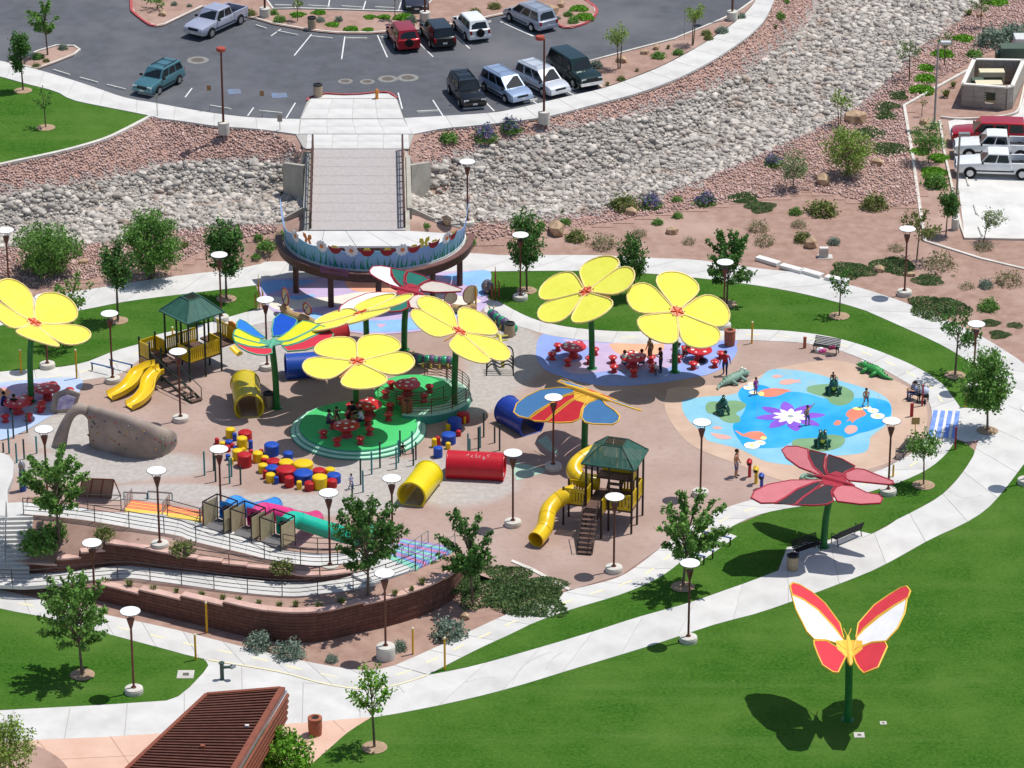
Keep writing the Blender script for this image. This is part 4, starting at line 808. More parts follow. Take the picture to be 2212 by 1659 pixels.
# block walls laid in courses with cap stones
def block_wall(name, label, TOP, zb, step_caps, th=.35, ch=.2):
    """TOP: picture polyline with heights; one child per course, vertical joints in between"""
    P = resample(spline(UL(TOP), 4, False), 90); c = P[45]; root = thing(name, label, 'retaining wall', (c.x, c.y, 0))
    base = [zb[0] if isinstance(zb, (list, tuple)) else zb] * 90
    if isinstance(zb, (list, tuple)): base = [np.interp(i / 89, np.linspace(0, 1, len(zb)), zb) for i in range(90)]
    N_ = []
    for i in range(90):
        t = P[min(i + 1, 89)] - P[max(i - 1, 0)]; t.z = 0; t.normalize(); nn = Vector((t.y, -t.x, 0)); N_.append(nn if nn.y < 0 else -nn)
    tops = [p.z for p in P]; zmax = max(tops); zmin = min(base); nco = int((zmax - zmin) / ch + .99)
    # stepped top: hold each step
    st = [];
    for i in range(90): k = (i // step_caps) * step_caps; st.append(max(tops[k:k + step_caps]))
    for co in range(nco):
        z0 = zmin + co * ch; z1 = z0 + ch - .025; mb = MB(); d = .02 + .012 * (co % 2)
        i = 0
        while i < 89:
            j = min(i + 1, 89)
            if z0 < st[i] - .02 and z1 > base[i] - .2:
                zt = min(z1, st[i] - .02); a, b = P[i] - c, P[j] - c; b = b.lerp(a, .03); na, nb_ = N_[i], N_[j]
                fa, fb = a + na * d, b + nb_ * d; ra, rb = a - na * th, b - nb_ * th
                def Z(p, z): return Vector((p.x, p.y, z))
                mb.add([Z(fa, z0), Z(fb, z0), Z(rb, z0), Z(ra, z0), Z(fa, zt), Z(fb, zt), Z(rb, zt), Z(ra, zt)], [(0, 1, 2, 3), (7, 6, 5, 4), (4, 5, 1, 0), (5, 6, 2, 1), (6, 7, 3, 2), (7, 4, 0, 3)])
            i = j
        if mb.v:
            me = mb.mesh('block_course'); bm = bmesh.new(); bm.from_mesh(me); bmesh.ops.recalc_face_normals(bm, faces=bm.faces); bm.to_mesh(me); bm.free(); link('block_course', me, M_BLOCK, root)
    core = MB(); v = []; 
    for i in range(90): p = P[i] - c; r_ = p - N_[i] * th * .9; v += [(p.x, p.y, base[i] - .2), (p.x, p.y, st[i] - .04), (r_.x, r_.y, st[i] - .04)]
    core.add(v, [q for i in range(89) for q in ((i * 3, i * 3 + 3, i * 3 + 4, i * 3 + 1), (i * 3 + 1, i * 3 + 4, i * 3 + 5, i * 3 + 2))]); core.build('wall_core', M_BLOCK, root)
    i = 0
    while i < 89:
        j = min(i + step_caps, 89); mb = MB(); z = st[i]; L_ = []; R_ = []
        for k in range(i, j + 1): p = P[k] - c; L_.append(Vector((p.x, p.y, z + .07)) + N_[k] * .1); R_.append(Vector((p.x, p.y, z + .07)) - N_[k] * (th + .06))
        if j < 89: L_[-1] = L_[-1].lerp(L_[-2], .06); R_[-1] = R_[-1].lerp(R_[-2], .06)
        n = len(L_); dn = Vector((0, 0, .1)); v = L_ + R_ + [q - dn for q in L_] + [q - dn for q in R_]; f = []
        for k in range(n - 1): f += [(k, k + 1, n + k + 1, n + k), (2 * n + k, 3 * n + k, 3 * n + k + 1, 2 * n + k + 1), (k, 2 * n + k, 2 * n + k + 1, k + 1), (n + k, n + k + 1, 3 * n + k + 1, 3 * n + k)]
        f += [(0, n, 3 * n, 2 * n), (n - 1, 3 * n - 1, 4 * n - 1, 2 * n - 1)]
        mb.add(v, f); me = mb.mesh('cap_stone'); bm = bmesh.new(); bm.from_mesh(me); bmesh.ops.recalc_face_normals(bm, faces=bm.faces); bm.to_mesh(me); bm.free(); link('cap_stone', me, M_CAP, root); i = j
    return root
block_wall('retaining_wall', 'long curved dark brown block retaining wall with stepped pink cap beside the front walk', LWT, 0, 9)
block_wall('retaining_wall', 'curved dark brown block wall with pink cap behind the white ramp', WT, [.6, .7, .8, 1.05, 1.2, 1.35, 1.4, 1.45, 1.5, 1.6, 1.75, 1.85], 6)
# stairs
def stairs(name, label, A, B, D, Cc, n, mats, cat='stairs'):
    """A,B top edge (left,right), Cc,D bottom edge; each (px,py,z)"""
    a, b, d, c = U(*A), U(*B), U(*D), U(*Cc); o = (a + b + c + d) / 4; o.z = 0; root = thing(name, label, cat, o); zt, zl = a.z, c.z
    for i in range(n):
        t0, t1 = i / n, (i + 1) / n; z = lerp(zt, zl, t0); p = [a.lerp(c, t0), b.lerp(d, t0), b.lerp(d, t1), a.lerp(c, t1)]
        MB().slab([Vector((q.x - o.x, q.y - o.y, z)) for q in p], (zt - zl) / n + .1).build('tread', mats[i % len(mats)], root)
    return root
M_FR = mat('flame_red', '#D9695E', '#CC5C52', scale=2); M_FO = mat('flame_orange', '#E39A62', '#D68C55', scale=2); M_FY = mat('flame_yellow', '#E6C65A', '#DABA50', scale=2)
M_SP = mat('stair_pink', '#C981A6', '#BB7398', scale=2); M_SB = mat('stair_blue', '#7D93CC', '#7086C0', scale=2); M_SG = mat('stair_mint', '#86C9B4', '#79BBA6', scale=2); M_SV = mat('stair_violet', '#A08AC4', '#937DB8', scale=2)
stairs('stairs', 'wide flame striped red orange and yellow stairs down the mound to the play area', (268, 1106, 2.75), (436, 1130, 2.6), (448, 1112, 0), (284, 1087, 0), 12, [M_FY, M_FR, M_FO, M_FR])
stairs('stairs', 'pastel striped stairs in pink blue and mint at the end of the ramp', (838, 1206, 2.0), (899, 1231, 2.0), (985, 1188, 0), (868, 1168, 0), 12, [M_SG, M_SB, M_SP, M_SB, M_SG, M_SV])
stairs('stairs', 'white concrete stairs in tree shade at the far left edge', (-80, 1116, 3.0), (72, 1113, 3.0), (62, 1250, .6), (-80, 1256, .6), 14, [M_CONC])
# tube railings
def railing(label, px, h=1.0, rails=4, step=2.0, m=M_RAILG, world=False):
    P = [Vector(p) for p in px] if world else spline(UL(px), 4, False); c = P[len(P) // 2].copy(); root = thing('railing', label, 'railing', c)
    n = max(1, round(plen(P) / step)); Q_ = resample(P, n * 4 + 1)
    for i in range(0, n * 4 + 1, 4): MB().cyl((0, 0, 0), (0, 0, h), .028, n=6).build('post', m, root, loc=Q_[i] - c)
    for k in range(rails):
        hh = h * (1 - k / rails) if rails > 1 else h
        MB().tube([q - c + Vector((0, 0, hh)) for q in Q_], .026 if k == 0 else .02, 6).build('rail', m, root)
    return root
railing('dark four-bar railing along the front of the white ramp', RF, 1.0, 4, 2.0)
railing('dark railing along the front edge of the booth terrace', UPF, 1.0, 4, 2.0)
railing('dark railing behind the terrace left of the flame stairs', [(190, 1102, 2.85), (262, 1104, 2.8)], 1.0, 3, 1.5)
railing('dark railing between the flame stairs and the first slide booth', [(362, 1113, 2.75), (432, 1132, 2.62)], 1.0, 3, 1.5)
railing('dark railing on the terrace right of the third slide booth', [(612, 1188, 2.25), (640, 1193, 2.2), (700, 1197, 2.1), (762, 1195, 2.05)], 1.0, 3, 1.6)
railing('thin railing on top of the pink capped upper wall', [(397, 1203, 2.35), (469, 1214, 2.25), (585, 1230, 2.12), (658, 1243, 2.05), (726, 1241, 2.0), (788, 1229, 2.0)], .6, 2, 2.4)
for lb, a, b in (('left handrail of the pastel striped stairs', (838, 1206, 2.0), (868, 1168, 0)), ('middle handrail of the pastel striped stairs', (868, 1218, 2.0), (925, 1178, 0)), ('right handrail of the pastel striped stairs', (897, 1230, 2.0), (983, 1188, 0)),
                 ('left handrail of the flame striped stairs', (270, 1106, 2.75), (286, 1087, 0)), ('middle handrail of the flame striped stairs', (352, 1118, 2.7), (367, 1099, 0)), ('right handrail of the flame striped stairs', (434, 1130, 2.6), (447, 1112, 0))):
    railing(lb, [U(*a), U(*b)], .95, 2, 1.5, M_STEEL, world=True)
railing('steel handrail of the white stairs at the left edge', [U(15, 1116, 3.0), U(12, 1252, .6)], .95, 2, 1.6, M_STEEL, world=True)
railing('low glass-topped railing round the white terrace at the left edge', UTP[2:6], .9, 2, 1.5)
# ============================================================ flower and butterfly shade canopies
M_PETAL = mat('yellow_shade_cloth', '#F0EE62', '#EAE758', scale=1.2, rough=.8, trans=.06, spec=.15); M_PFR = mat('petal_frame', '#F2DC96', '#E8CE84', scale=3, rough=.5); M_SPOKE = mat('spoke_tan', '#C98A4A', rough=.55)
M_STEM = mat('green_stem', '#2C7A3C', '#256B33', scale=2, rough=.45); M_HUB = mat('salmon_hub', '#EDA083', '#E29074', scale=3, rough=.6); M_STAR = mat('vermilion_star', '#D9552F', rough=.55)
PROF = [(.42, .26), (.9, .6), (1.4, .95), (1.9, 1.26), (2.3, 1.39), (2.7, 1.34), (3.0, 1.13), (3.25, .8), (3.4, .42), (3.45, 0)]
def flower(label, hub_px, H, base_px, ax, ay, tips, zb=0.0, reg=None, cupz=.1):
    hub = U(*hub_px, H); base = U(*base_px, zb); nn = Vector((math.sin(ax), -math.sin(ay), 1)).normalized()
    t = thing('flower_shade', label, 'shade canopy', base, group='yellow flower shades'); o = hub - base
    u = (Vector((1, 0, 0)) - nn * nn.x).normalized(); v = nn.cross(u)
    if reg: prs = [(reg[1] + 2 * math.pi * k / 5, reg[0]) for k in range(5)]
    else:
        prs = []
        for q in tips: d = PL(q[0], q[1], hub, nn) - hub; prs.append((math.atan2(d.dot(v), d.dot(u)), min(max(d.length, 3.1), 3.75)))
    mid = Vector((o.x * .15, o.y * .1, o.z * .45))
    path = spline([Vector((0, 0, 0)), Vector((o.x * .02, o.y * .02, o.z * .25)), Vector((o.x * .18, o.y * .18, o.z * .6)), o - nn * .35, o - nn * .12], 5, False)
    MB().tube(path, .19, 12).build('stem', M_STEM, t, auto=50); MB().lathe([(.34, 0), (.34, .03), (.2, .05)], n=12).build('base_plate', M_STEM, t)
    for a, rr in prs:
        d = u * math.cos(a) + v * math.sin(a); s = nn.cross(d); k = rr / 3.45; cup = nn * cupz
        out = [(r * k, w_) for r, w_ in PROF] ; loop = [o + d * r + s * w_ + cup * (r / 3.4) ** 2 for r, w_ in out] + [o + d * r - s * w_ + cup * (r / 3.4) ** 2 for r, w_ in reversed(out[:-1])]
        p = MB().slab(loop, .035, nrm=nn).build('petal', M_PETAL, t)
        MB().tube([q + nn * .01 for q in loop + loop[:2]], .058, 6, caps=False).build('petal_frame', M_PFR, p, auto=60)
        MB().tube([o + nn * .02 + d * .3, o + nn * .02 + d * .55], .05, 6).build('petal_bracket', M_SPOKE, p)
    for (a, rr), (a2, _) in zip(prs, prs[1:] + prs[:1]):
        da = (a2 - a + math.pi) % (2 * math.pi) - math.pi; am = a + da / 2; d = u * math.cos(am) + v * math.sin(am)
        MB().bar(o - nn * .06 + d * .2, o - nn * .06 + d * 2.15, .07).build('rib', M_SPOKE, t)
    h = MB(); ring = [o + nn * .03 + (u * math.cos(x) + v * math.sin(x)) * .47 for x in [2 * math.pi * i / 18 for i in range(18)]]; hb = h.slab(ring, .1, nrm=nn).build('hub', M_HUB, t)
    for i in range(5):
        x = prs[i][0] + .6; d = u * math.cos(x) + v * math.sin(x); MB().bar(o + nn * .07, o + nn * .07 + d * .44, .09, .07).build('star_arm', M_STAR, hb)
    return t
def T(c, r, pts): return [(c * 553 + x / 4, r * 414.75 + y / 4) for x, y in pts]
flower('yellow flower shade canopy behind the picnic plaza, stem bent beside the first mushroom table', *[T(2, 1, [(640, 860)])[0], 5.3, T(2, 1, [(690, 1525)])[0], -.435, .193], T(2, 1, [(810, 565), (1065, 730), (720, 1112), (250, 1115), (285, 800)]))
flower('yellow flower shade canopy tilted towards the viewer above the mushroom tables, rightmost flower', *[T(2, 1, [(1425, 1035)])[0], 4.7, T(2, 1, [(1405, 1555)])[0], .247, .38], T(2, 1, [(1430, 705), (1868, 1030), (1720, 1340), (1180, 1265), (1000, 870)]))
flower('yellow flower shade canopy leaning right over the smaller green disc', *[T(1, 1, [(1755, 1205)])[0], 5.3, (982, 888), .521, .069], T(1, 1, [(2020, 1070), (2185, 1435), (1880, 1480), (1345, 1110), (1450, 915)]))
flower('flat yellow flower shade canopy rising from the large green disc', *[T(1, 1, [(875, 1465)])[0], 5.0, (770, 893), -.006, .091], T(1, 1, [(600, 1290), (1150, 1260), (1365, 1500), (960, 1715), (418, 1560)]), zb=.4)
flower('yellow flower shade canopy cut by the left picture edge', *[T(0, 1, [(295, 1130)])[0], 5.2, (68, 868), .48, .087], None, reg=(3.5, 2.35), cupz=.75)
flower('yellow flower shade canopy seen nearly edge-on beside the white and teal butterfly', *[T(1, 1, [(905, 1045)])[0], 5.3, (792, 745), -.33, -.22], None, reg=(3.45, 1.2))

BFM = {}
def bmat(h): return mat('shade_cloth_' + h.strip('#').lower(), h, rough=.8, trans=.05, spec=.15, scale=1.5)
def butterfly(label, body, H, base, bdir, dih, wings, frame, stem=M_STEM, tilt=0.0, blen=2.2, zb=0.0):
    """bdir: horizontal body direction towards the tail; wings: list of (side, [(hex, outline in picture points), ...])"""
    c = U(*body, H); g = U(*base, zb); t = thing('butterfly_shade', label, 'shade canopy', g, group='butterfly shades'); o = c - g
    b = Vector((bdir[0], bdir[1], -math.sin(tilt))).normalized(); up = Vector((0, 0, 1)); fm = mat('frame_' + frame.strip('#').lower(), frame, rough=.5, scale=3)
    for wi, (side, panels_) in enumerate(wings):
        l = up.cross(b).normalized() * side; ld = l * math.cos(dih[wi]) + up * math.sin(dih[wi]); n = b.cross(ld).normalized()
        if n.z < 0: n = -n
        wing = MB().bar(o + b * (-blen * .3) + ld * .12, o + b * (blen * .3) + ld * .12, .12).build('wing', fm, t); ext = 0
        for hx, out in panels_:
            P = [PL(q[0], q[1], c, n) - g for q in out]
            MB().slab([q + n * .02 for q in P], .03, nrm=n).build('wing_panel', bmat(hx), wing)
            MB().tube(P + P[:2], .055, 6, caps=False).build('panel_frame', fm, wing, auto=60); ext = max(ext, max((q - o).dot(ld) for q in P))
        MB().slab([o - b * blen * .38 + n * .03, o + b * blen * .38 + n * .03, o + b * blen * .2 + ld * .75 + n * .03, o - b * blen * .12 + ld * .8 + n * .03], .05, nrm=n).build('root_plate', fm, wing)
    MB().tube([o - b * blen * .55, o - b * blen * .3, o + b * blen * .45, o + b * blen * .6], [.08, .16, .17, .06], 8).build('body', fm, t, auto=50)
    for s in (-1, 1):
        l = up.cross(b).normalized() * s; MB().tube([o - b * blen * .5, o - b * blen * .75 + l * .2 + up * .15], .025, 5).build('antenna', fm, t)
    MB().tube(spline([Vector((0, 0, 0)), Vector((o.x * .2, o.y * .2, o.z * .5)), o - up * .1], 5, False), .2, 12).build('pole', stem, t, auto=50); MB().lathe([(.36, 0), (.36, .03), (.2, .05)], n=12).build('base_plate', stem, t)
    return t
t5 = lambda p: T(3, 3, p)
butterfly('upright red and white butterfly shade with yellow frame on the large lawn', t5([(700, 640)])[0], 4.2, t5([(688, 1245)])[0], (-.02, -1), (R(27), R(27)),
    [(-1, [('#DC434E', t5([(210, 60), (270, 75), (380, 140), (490, 235), (620, 410), (655, 545), (560, 430), (430, 290), (300, 200), (205, 155), (190, 85)])), ('#F2F2F2', t5([(205, 165), (300, 207), (430, 298), (560, 440), (652, 555), (668, 640), (600, 585), (500, 553), (398, 548), (335, 480), (240, 290)])), ('#DC434E', t5([(395, 560), (500, 560), (600, 620), (670, 700), (640, 760), (605, 835), (560, 830), (470, 770), (430, 680), (400, 600)]))]),
     (1, [('#DC434E', t5([(760, 535), (780, 410), (920, 250), (1050, 160), (1150, 100), (1200, 90), (1230, 130), (1210, 190), (1100, 250), (950, 350), (830, 450)])), ('#F2F2F2', t5([(1200, 202), (1180, 320), (1120, 450), (1022, 562), (900, 572), (800, 608), (738, 650), (770, 530), (840, 458), (960, 358), (1100, 258)])), ('#DC434E', t5([(740, 690), (800, 620), (900, 578), (1010, 572), (1030, 610), (990, 700), (950, 790), (830, 840), (790, 800), (760, 750)]))])], '#EFC04A', tilt=R(9))
t4 = lambda p: T(3, 2, p)
butterfly('pink and charcoal butterfly shade with red frame over the benches', t4([(570, 835)])[0], 4.1, t4([(480, 1410)])[0], (.855, -.52), (R(14), R(2)),
    [(1, [('#C9787E', t4([(120, 570), (160, 540), (250, 540), (345, 565), (350, 640), (390, 720), (470, 790), (400, 770), (270, 720), (160, 640)])), ('#3E3C40', t4([(358, 572), (505, 608), (490, 640), (480, 720), (505, 788), (470, 782), (400, 720), (358, 640)])), ('#3E3C40', t4([(522, 612), (640, 650), (750, 710), (740, 728), (670, 758), (620, 803), (560, 790), (518, 780), (498, 720), (505, 650)])), ('#C9787E', t4([(640, 795), (680, 764), (760, 733), (830, 740), (900, 770), (1080, 840), (1085, 860), (1050, 870), (900, 855), (800, 845), (700, 835)]))]),
     (-1, [('#C9787E', t4([(-145, 985), (-120, 930), (0, 870), (200, 832), (440, 832), (470, 845), (400, 850), (250, 908), (150, 978), (60, 1028), (-60, 1030)])), ('#3E3C40', t4([(65, 1033), (155, 982), (252, 914), (400, 856), (475, 853), (400, 910), (300, 980), (228, 1045)])), ('#3E3C40', t4([(242, 1045), (300, 988), (400, 918), (480, 882), (560, 862), (580, 880), (545, 930), (560, 1000), (565, 1012), (510, 1040), (400, 1050)])), ('#C9787E', t4([(558, 940), (592, 893), (640, 878), (740, 887), (850, 940), (960, 960), (990, 990), (970, 1030), (800, 1040), (600, 1015)]))])], '#A8303E')
t2 = lambda p: T(1, 1, p)
butterfly('white teal and beige butterfly shade with crimson frame near the overlook', t2([(1310, 858)])[0], 4.2, t2([(1281, 1362)])[0], (.855, -.52), (R(14), R(2)),
    [(1, [('#F2F2F2', t2([(980, 680), (1010, 645), (1080, 640), (1165, 655), (1165, 720), (1200, 780), (1250, 830), (1150, 800), (1050, 750), (990, 710)])), ('#2E7468', t2([(1177, 660), (1305, 685), (1280, 720), (1275, 780), (1288, 823), (1240, 800), (1190, 740), (1172, 690)])), ('#2E7468', t2([(1322, 687), (1430, 720), (1500, 755), (1430, 788), (1380, 828), (1330, 828), (1296, 780), (1296, 730)])), ('#D2C8BC', t2([(1410, 822), (1460, 788), (1520, 772), (1620, 785), (1780, 840), (1770, 860), (1700, 865), (1560, 870), (1440, 857)]))]),
     (-1, [('#F2F2F2', t2([(715, 1030), (730, 990), (800, 940), (950, 880), (1050, 868), (1230, 870), (1150, 900), (1060, 940), (900, 1000), (800, 1035)])), ('#2E7468', t2([(905, 1005), (1065, 943), (1155, 903), (1260, 882), (1300, 884), (1200, 930), (1110, 1000), (1000, 1035)])), ('#2E7468', t2([(1125, 1010), (1210, 940), (1305, 890), (1340, 900), (1310, 940), (1312, 1000), (1250, 1030), (1150, 1037)])), ('#D2C8BC', t2([(1318, 945), (1360, 900), (1430, 884), (1560, 930), (1680, 970), (1690, 990), (1600, 1010), (1420, 1015), (1335, 1000)]))])], '#A8303E')
t3 = lambda p: T(2, 2, p)
nearw = [('#4E7FB0', t3([(15, 245), (40, 170), (120, 110), (250, 50), (420, 30), (540, 45), (560, 68), (450, 98), (330, 168), (200, 246), (140, 298), (60, 280)])), ('#C9323C', t3([(152, 302), (232, 245), (352, 165), (470, 103), (588, 80), (580, 98), (480, 157), (378, 238), (285, 325), (200, 320)])), ('#C9323C', t3([(300, 327), (392, 247), (500, 162), (600, 102), (663, 102), (640, 150), (600, 220), (585, 300), (520, 330), (400, 335)])), ('#4E7FB0', t3([(602, 290), (617, 212), (662, 162), (720, 133), (778, 132), (808, 180), (888, 230), (930, 280), (920, 320), (870, 350), (700, 345), (632, 330)]))]
b3 = butterfly('steel blue and red butterfly shade with yellow frame beside the slide tower', t3([(650, 75)])[0], 4.3, t3([(625, 600)])[0], (.75, -.66), (R(-27),), [(-1, nearw)], '#EDB93F', blen=3.0)
# far wing: mirror of the near one
def mirror_wing(root, bdir, o):
    b = Vector((bdir[0], bdir[1], 0)).normalized(); l = Vector((-b.y, b.x, 0))
    w0 = [c for c in root.children if c.name.startswith('wing')][0]
    def mir(ob, parent):
        me = ob.data.copy()
        for v in me.vertices: d = (v.co - o).dot(l); v.co = v.co - l * (2 * d)
        me.flip_normals(); n = bpy.data.objects.new(ob.name.split('.')[0], me); COL.objects.link(n); n.parent = parent
        for ch in ob.children: mir(ch, n)
    mir(w0, root)
mirror_wing(b3, (.75, -.66), U(*t3([(650, 75)])[0], 4.3) - b3.location)
z1 = lambda p: [(518.5 + x * .15626, 535.7 + y * .15626) for x, y in p]
butterfly('blue yellow and red butterfly shade with green frame between the play tower and the tunnels', z1([(440, 1320)])[0], 4.4, (598, 882), (-.1, -1), (R(10), R(10)),
    [(1, [('#1F55C0', z1([(458, 1225), (440, 1130), (470, 980), (560, 905), (660, 940), (770, 985), (790, 1010), (760, 1070), (680, 1150), (580, 1212), (490, 1225)])), ('#E2DD33', z1([(500, 1272), (600, 1213), (700, 1133), (780, 1063), (870, 1010), (960, 1020), (1090, 1060), (960, 1147), (820, 1217), (680, 1277), (560, 1300)])), ('#E2DD33', z1([(560, 1312), (700, 1288), (830, 1228), (960, 1162), (1110, 1072), (1170, 1090), (1230, 1130), (1100, 1177), (960, 1237), (800, 1307), (660, 1347), (580, 1350)])), ('#D23A4C', z1([(592, 1367), (700, 1353), (850, 1308), (1000, 1238), (1130, 1173), (1240, 1140), (1290, 1190), (1280, 1230), (1200, 1290), (1060, 1360), (900, 1410), (660, 1430)]))]),
     (-1, [('#2F7AD6', [(511, 708), (512, 697), (518, 690), (531, 696), (548, 709), (560, 720), (573, 729), (566, 731), (548, 726), (530, 717)]), ('#E2DD33', [(504, 723), (507, 714), (514, 710.5), (530, 719), (548, 728), (566, 734), (577, 740), (560, 741), (540, 736), (520, 730)]), ('#E2DD33', [(503, 726), (520, 731.5), (540, 737.5), (560, 742.5), (579, 743), (576, 747), (560, 750), (540, 748.5), (520, 743), (507, 737)]), ('#D23A4C', [(507, 739), (520, 745), (540, 750.5), (560, 752.5), (587, 753), (588, 763), (575, 767), (555, 766), (535, 760), (516, 749)])])], '#5FA98A', blen=1.3)
# ============================================================ lamps
M_POLE = mat('brown_lamp_pole', '#6E4033', '#5E352A', scale=3, rough=.5); M_DISC = mat('white_lamp_disc', '#F2F3F2', rough=.4); M_RIM = mat('lamp_rim', '#55504C', rough=.5); M_PED = mat('lamp_pedestal', '#D2CEC4', '#BFBAB0', scale=1.5, rough=.88)
def solve_h(b, hy):
    lo, hi = 0.5, 12.0
    for _ in range(40):
        m = (lo + hi) / 2
        if PX(b + Vector((0, 0, m)))[1] > hy: lo = m
        else: hi = m
    return lo
def disc_lamp(base, head_y, label, z0=0.0, ph=.32, pr=.5, h=None):
    b = U(base[0], base[1], z0 + ph); H = h or solve_h(b, head_y); H = min(max(H, 4.2), 5.0); t = thing('disc_lamp', label, 'street lamp', (b.x, b.y, z0), group='disc-topped path lamps')
    MB().lathe([(pr, -.1), (pr, ph - .1), (pr - .02, ph - .09), (pr - .02, ph - .02), (pr - .05, ph)], n=22).build('pedestal', M_PED, t, auto=40)
    p = MB().tube([(0, 0, ph), (0, 0, ph + .1), (0, 0, ph + H - 1.0)], [.1, .065, .06], 10).build('pole', M_POLE, t, auto=40); MB().cyl((0, 0, ph), (0, 0, ph + .05), .14, n=10).build('foot_flange', M_POLE, p)
    MB().lathe([(.06, ph + H - 1.05), (.09, ph + H - .95), (.21, ph + H - .5), (.21, ph + H - .46), (.02, ph + H - .45)], n=14).build('lamp_cone', M_POLE, t, auto=40)
    for k in range(4):
        a = k * math.pi / 2 + .5; MB().cyl((.17 * math.cos(a), .17 * math.sin(a), ph + H - .5), (.38 * math.cos(a), .38 * math.sin(a), ph + H - .03), .016, n=5).build('arm', M_RIM, t)
    d = MB().lathe([(.02, ph + H - .05), (.52, ph + H - .04), (.55, ph + H - .01), (.53, ph + H + .012), (.001, ph + H + .05)], n=28).build('disc', M_DISC, t, auto=40)
    MB().lathe([(.547, ph + H - .035), (.565, ph + H - .03), (.565, ph + H - .005), (.547, ph + H)], n=28).build('rim', M_RIM, d); return t
for a in [((243, 815), 677, 'disc lamp beside the yellow double slide'), ((102, 784), 641, 'disc lamp behind the leftmost yellow flower'), ((20, 628), 497, 'disc lamp at the left picture edge by the big bush'),
          ((478, 682), 550, 'disc lamp on the lawn behind the first play tower'), ((577, 787), 647, 'disc lamp between the first play tower and the green framed butterfly'), ((390, 899), 759, 'disc lamp in front of the first play tower'),
          ((1124, 637), 507, 'disc lamp beside the round tree right of the overlook'), ((1563, 698), 566, 'disc lamp half hidden behind the rightmost flower'), ((1954, 627), 494, 'disc lamp in the red desert bed at upper right'), ((2102, 832), 710, 'disc lamp behind the dense tree at the right'),
          ((1919, 1056), 909, 'disc lamp beside the pink butterfly'), ((1513, 1059), 912, 'disc lamp between the splash pad and the spiky tree'), ((1195, 1002), 858, 'disc lamp in front of the steel blue butterfly'), ((1108, 1124), 978, 'disc lamp right of the red tunnel'), ((1326, 1223), 1073, 'disc lamp in front of the slide tower'),
          ((848, 1178), 1033, 'disc lamp left of the yellow tunnel'), ((478, 1116), 970, 'disc lamp behind the blue slide booth'), ((103, 1074), 927, 'disc lamp behind the tree at the left, by the climbing wall'), ((206, 1318), 1196, 'disc lamp below the ramp at the left behind a tree'),
          ((1487, 1374), 1216, 'disc lamp at the edge of the large lawn'), ((289, 1485), 1320, 'disc lamp on the lower left lawn')]: disc_lamp(a[0], a[1], a[2])
g7 = GT(1010, 490); disc_lamp((1010, 476), 349, 'disc lamp on the channel bank beside the overlook', z0=g7.z)
disc_lamp((713, 1219), 1064, 'disc lamp on the terrace right of the third slide booth', z0=1.8); disc_lamp((345, 1171), 1016, 'disc lamp in the planting bed below the flame stairs', z0=2.35)
disc_lamp((833, 1394), 1238, 'disc lamp on a tall concrete pedestal in front of the block wall', ph=.75, pr=.52); disc_lamp((2216, 1034), 0, 'disc lamp cut by the right picture edge', h=4.6)
M_LHEAD = mat('rust_lamp_head', '#B0503E', '#9C4435', scale=3, rough=.5)
def lot_lamp(base, h, label, ph=.8, pr=.42, head=(-.25, 0), m=M_POLE, hm=M_LHEAD, box=False, z0=ZP):
    b = U(base[0], base[1], z0 + ph); t = thing('car_park_lamp', label, 'street lamp', (b.x, b.y, z0), group='tall car park lamps')
    MB().lathe([(pr, -.1), (pr, ph - .03), (pr - .03, ph)], n=20).build('pedestal', M_PED, t, auto=40); MB().tube([(0, 0, ph), (0, 0, ph + h)], [.09, .07], 10).build('pole', m, t, auto=40)
    hx, hy = head
    if box: MB().box((hx, hy, ph + h + .02), (.75, .4, .2)).build('lamp_head', hm, t)
    else: MB().lathe([(.3, ph + h - .05), (.34, ph + h), (.34, ph + h + .16), (.3, ph + h + .22), (.02, ph + h + .24)], (hx, hy, 0), 18).build('lamp_head', hm, t, auto=40)
    MB().bar((0, 0, ph + h), (hx, hy, ph + h), .08).build('arm', m, t); return t
lot_lamp((482.5, 263), 5.4, 'tall brown car park lamp with round rust head left of the apron', head=(0, 0)); lot_lamp((1175, 240), 5.5, 'tall brown car park lamp with rust head in front of the silver minivan', head=(-.3, 0))
lot_lamp((572, 17), 6, 'car park lamp on a round pedestal in the island behind the pickup'); lot_lamp((918, 25), 6, 'car park lamp on a round pedestal in the island behind the black wagon'); lot_lamp((1582, 24), 6, 'car park lamp on a round pedestal beside the upper walk')
lot_lamp((2018.5, 264), 6.2, 'slim silver lamp post beside the block enclosure', ph=.4, pr=.22, head=(.55, 0), m=M_STEEL, hm=mat('silver_head', '#C9CBCC', rough=.4), box=True, z0=0); lot_lamp((2064, 472), 6.2, 'slim silver lamp post beside the white pickups', ph=.8, pr=.26, head=(.3, 0), m=M_STEEL, hm=M_STEEL, box=True, z0=0)
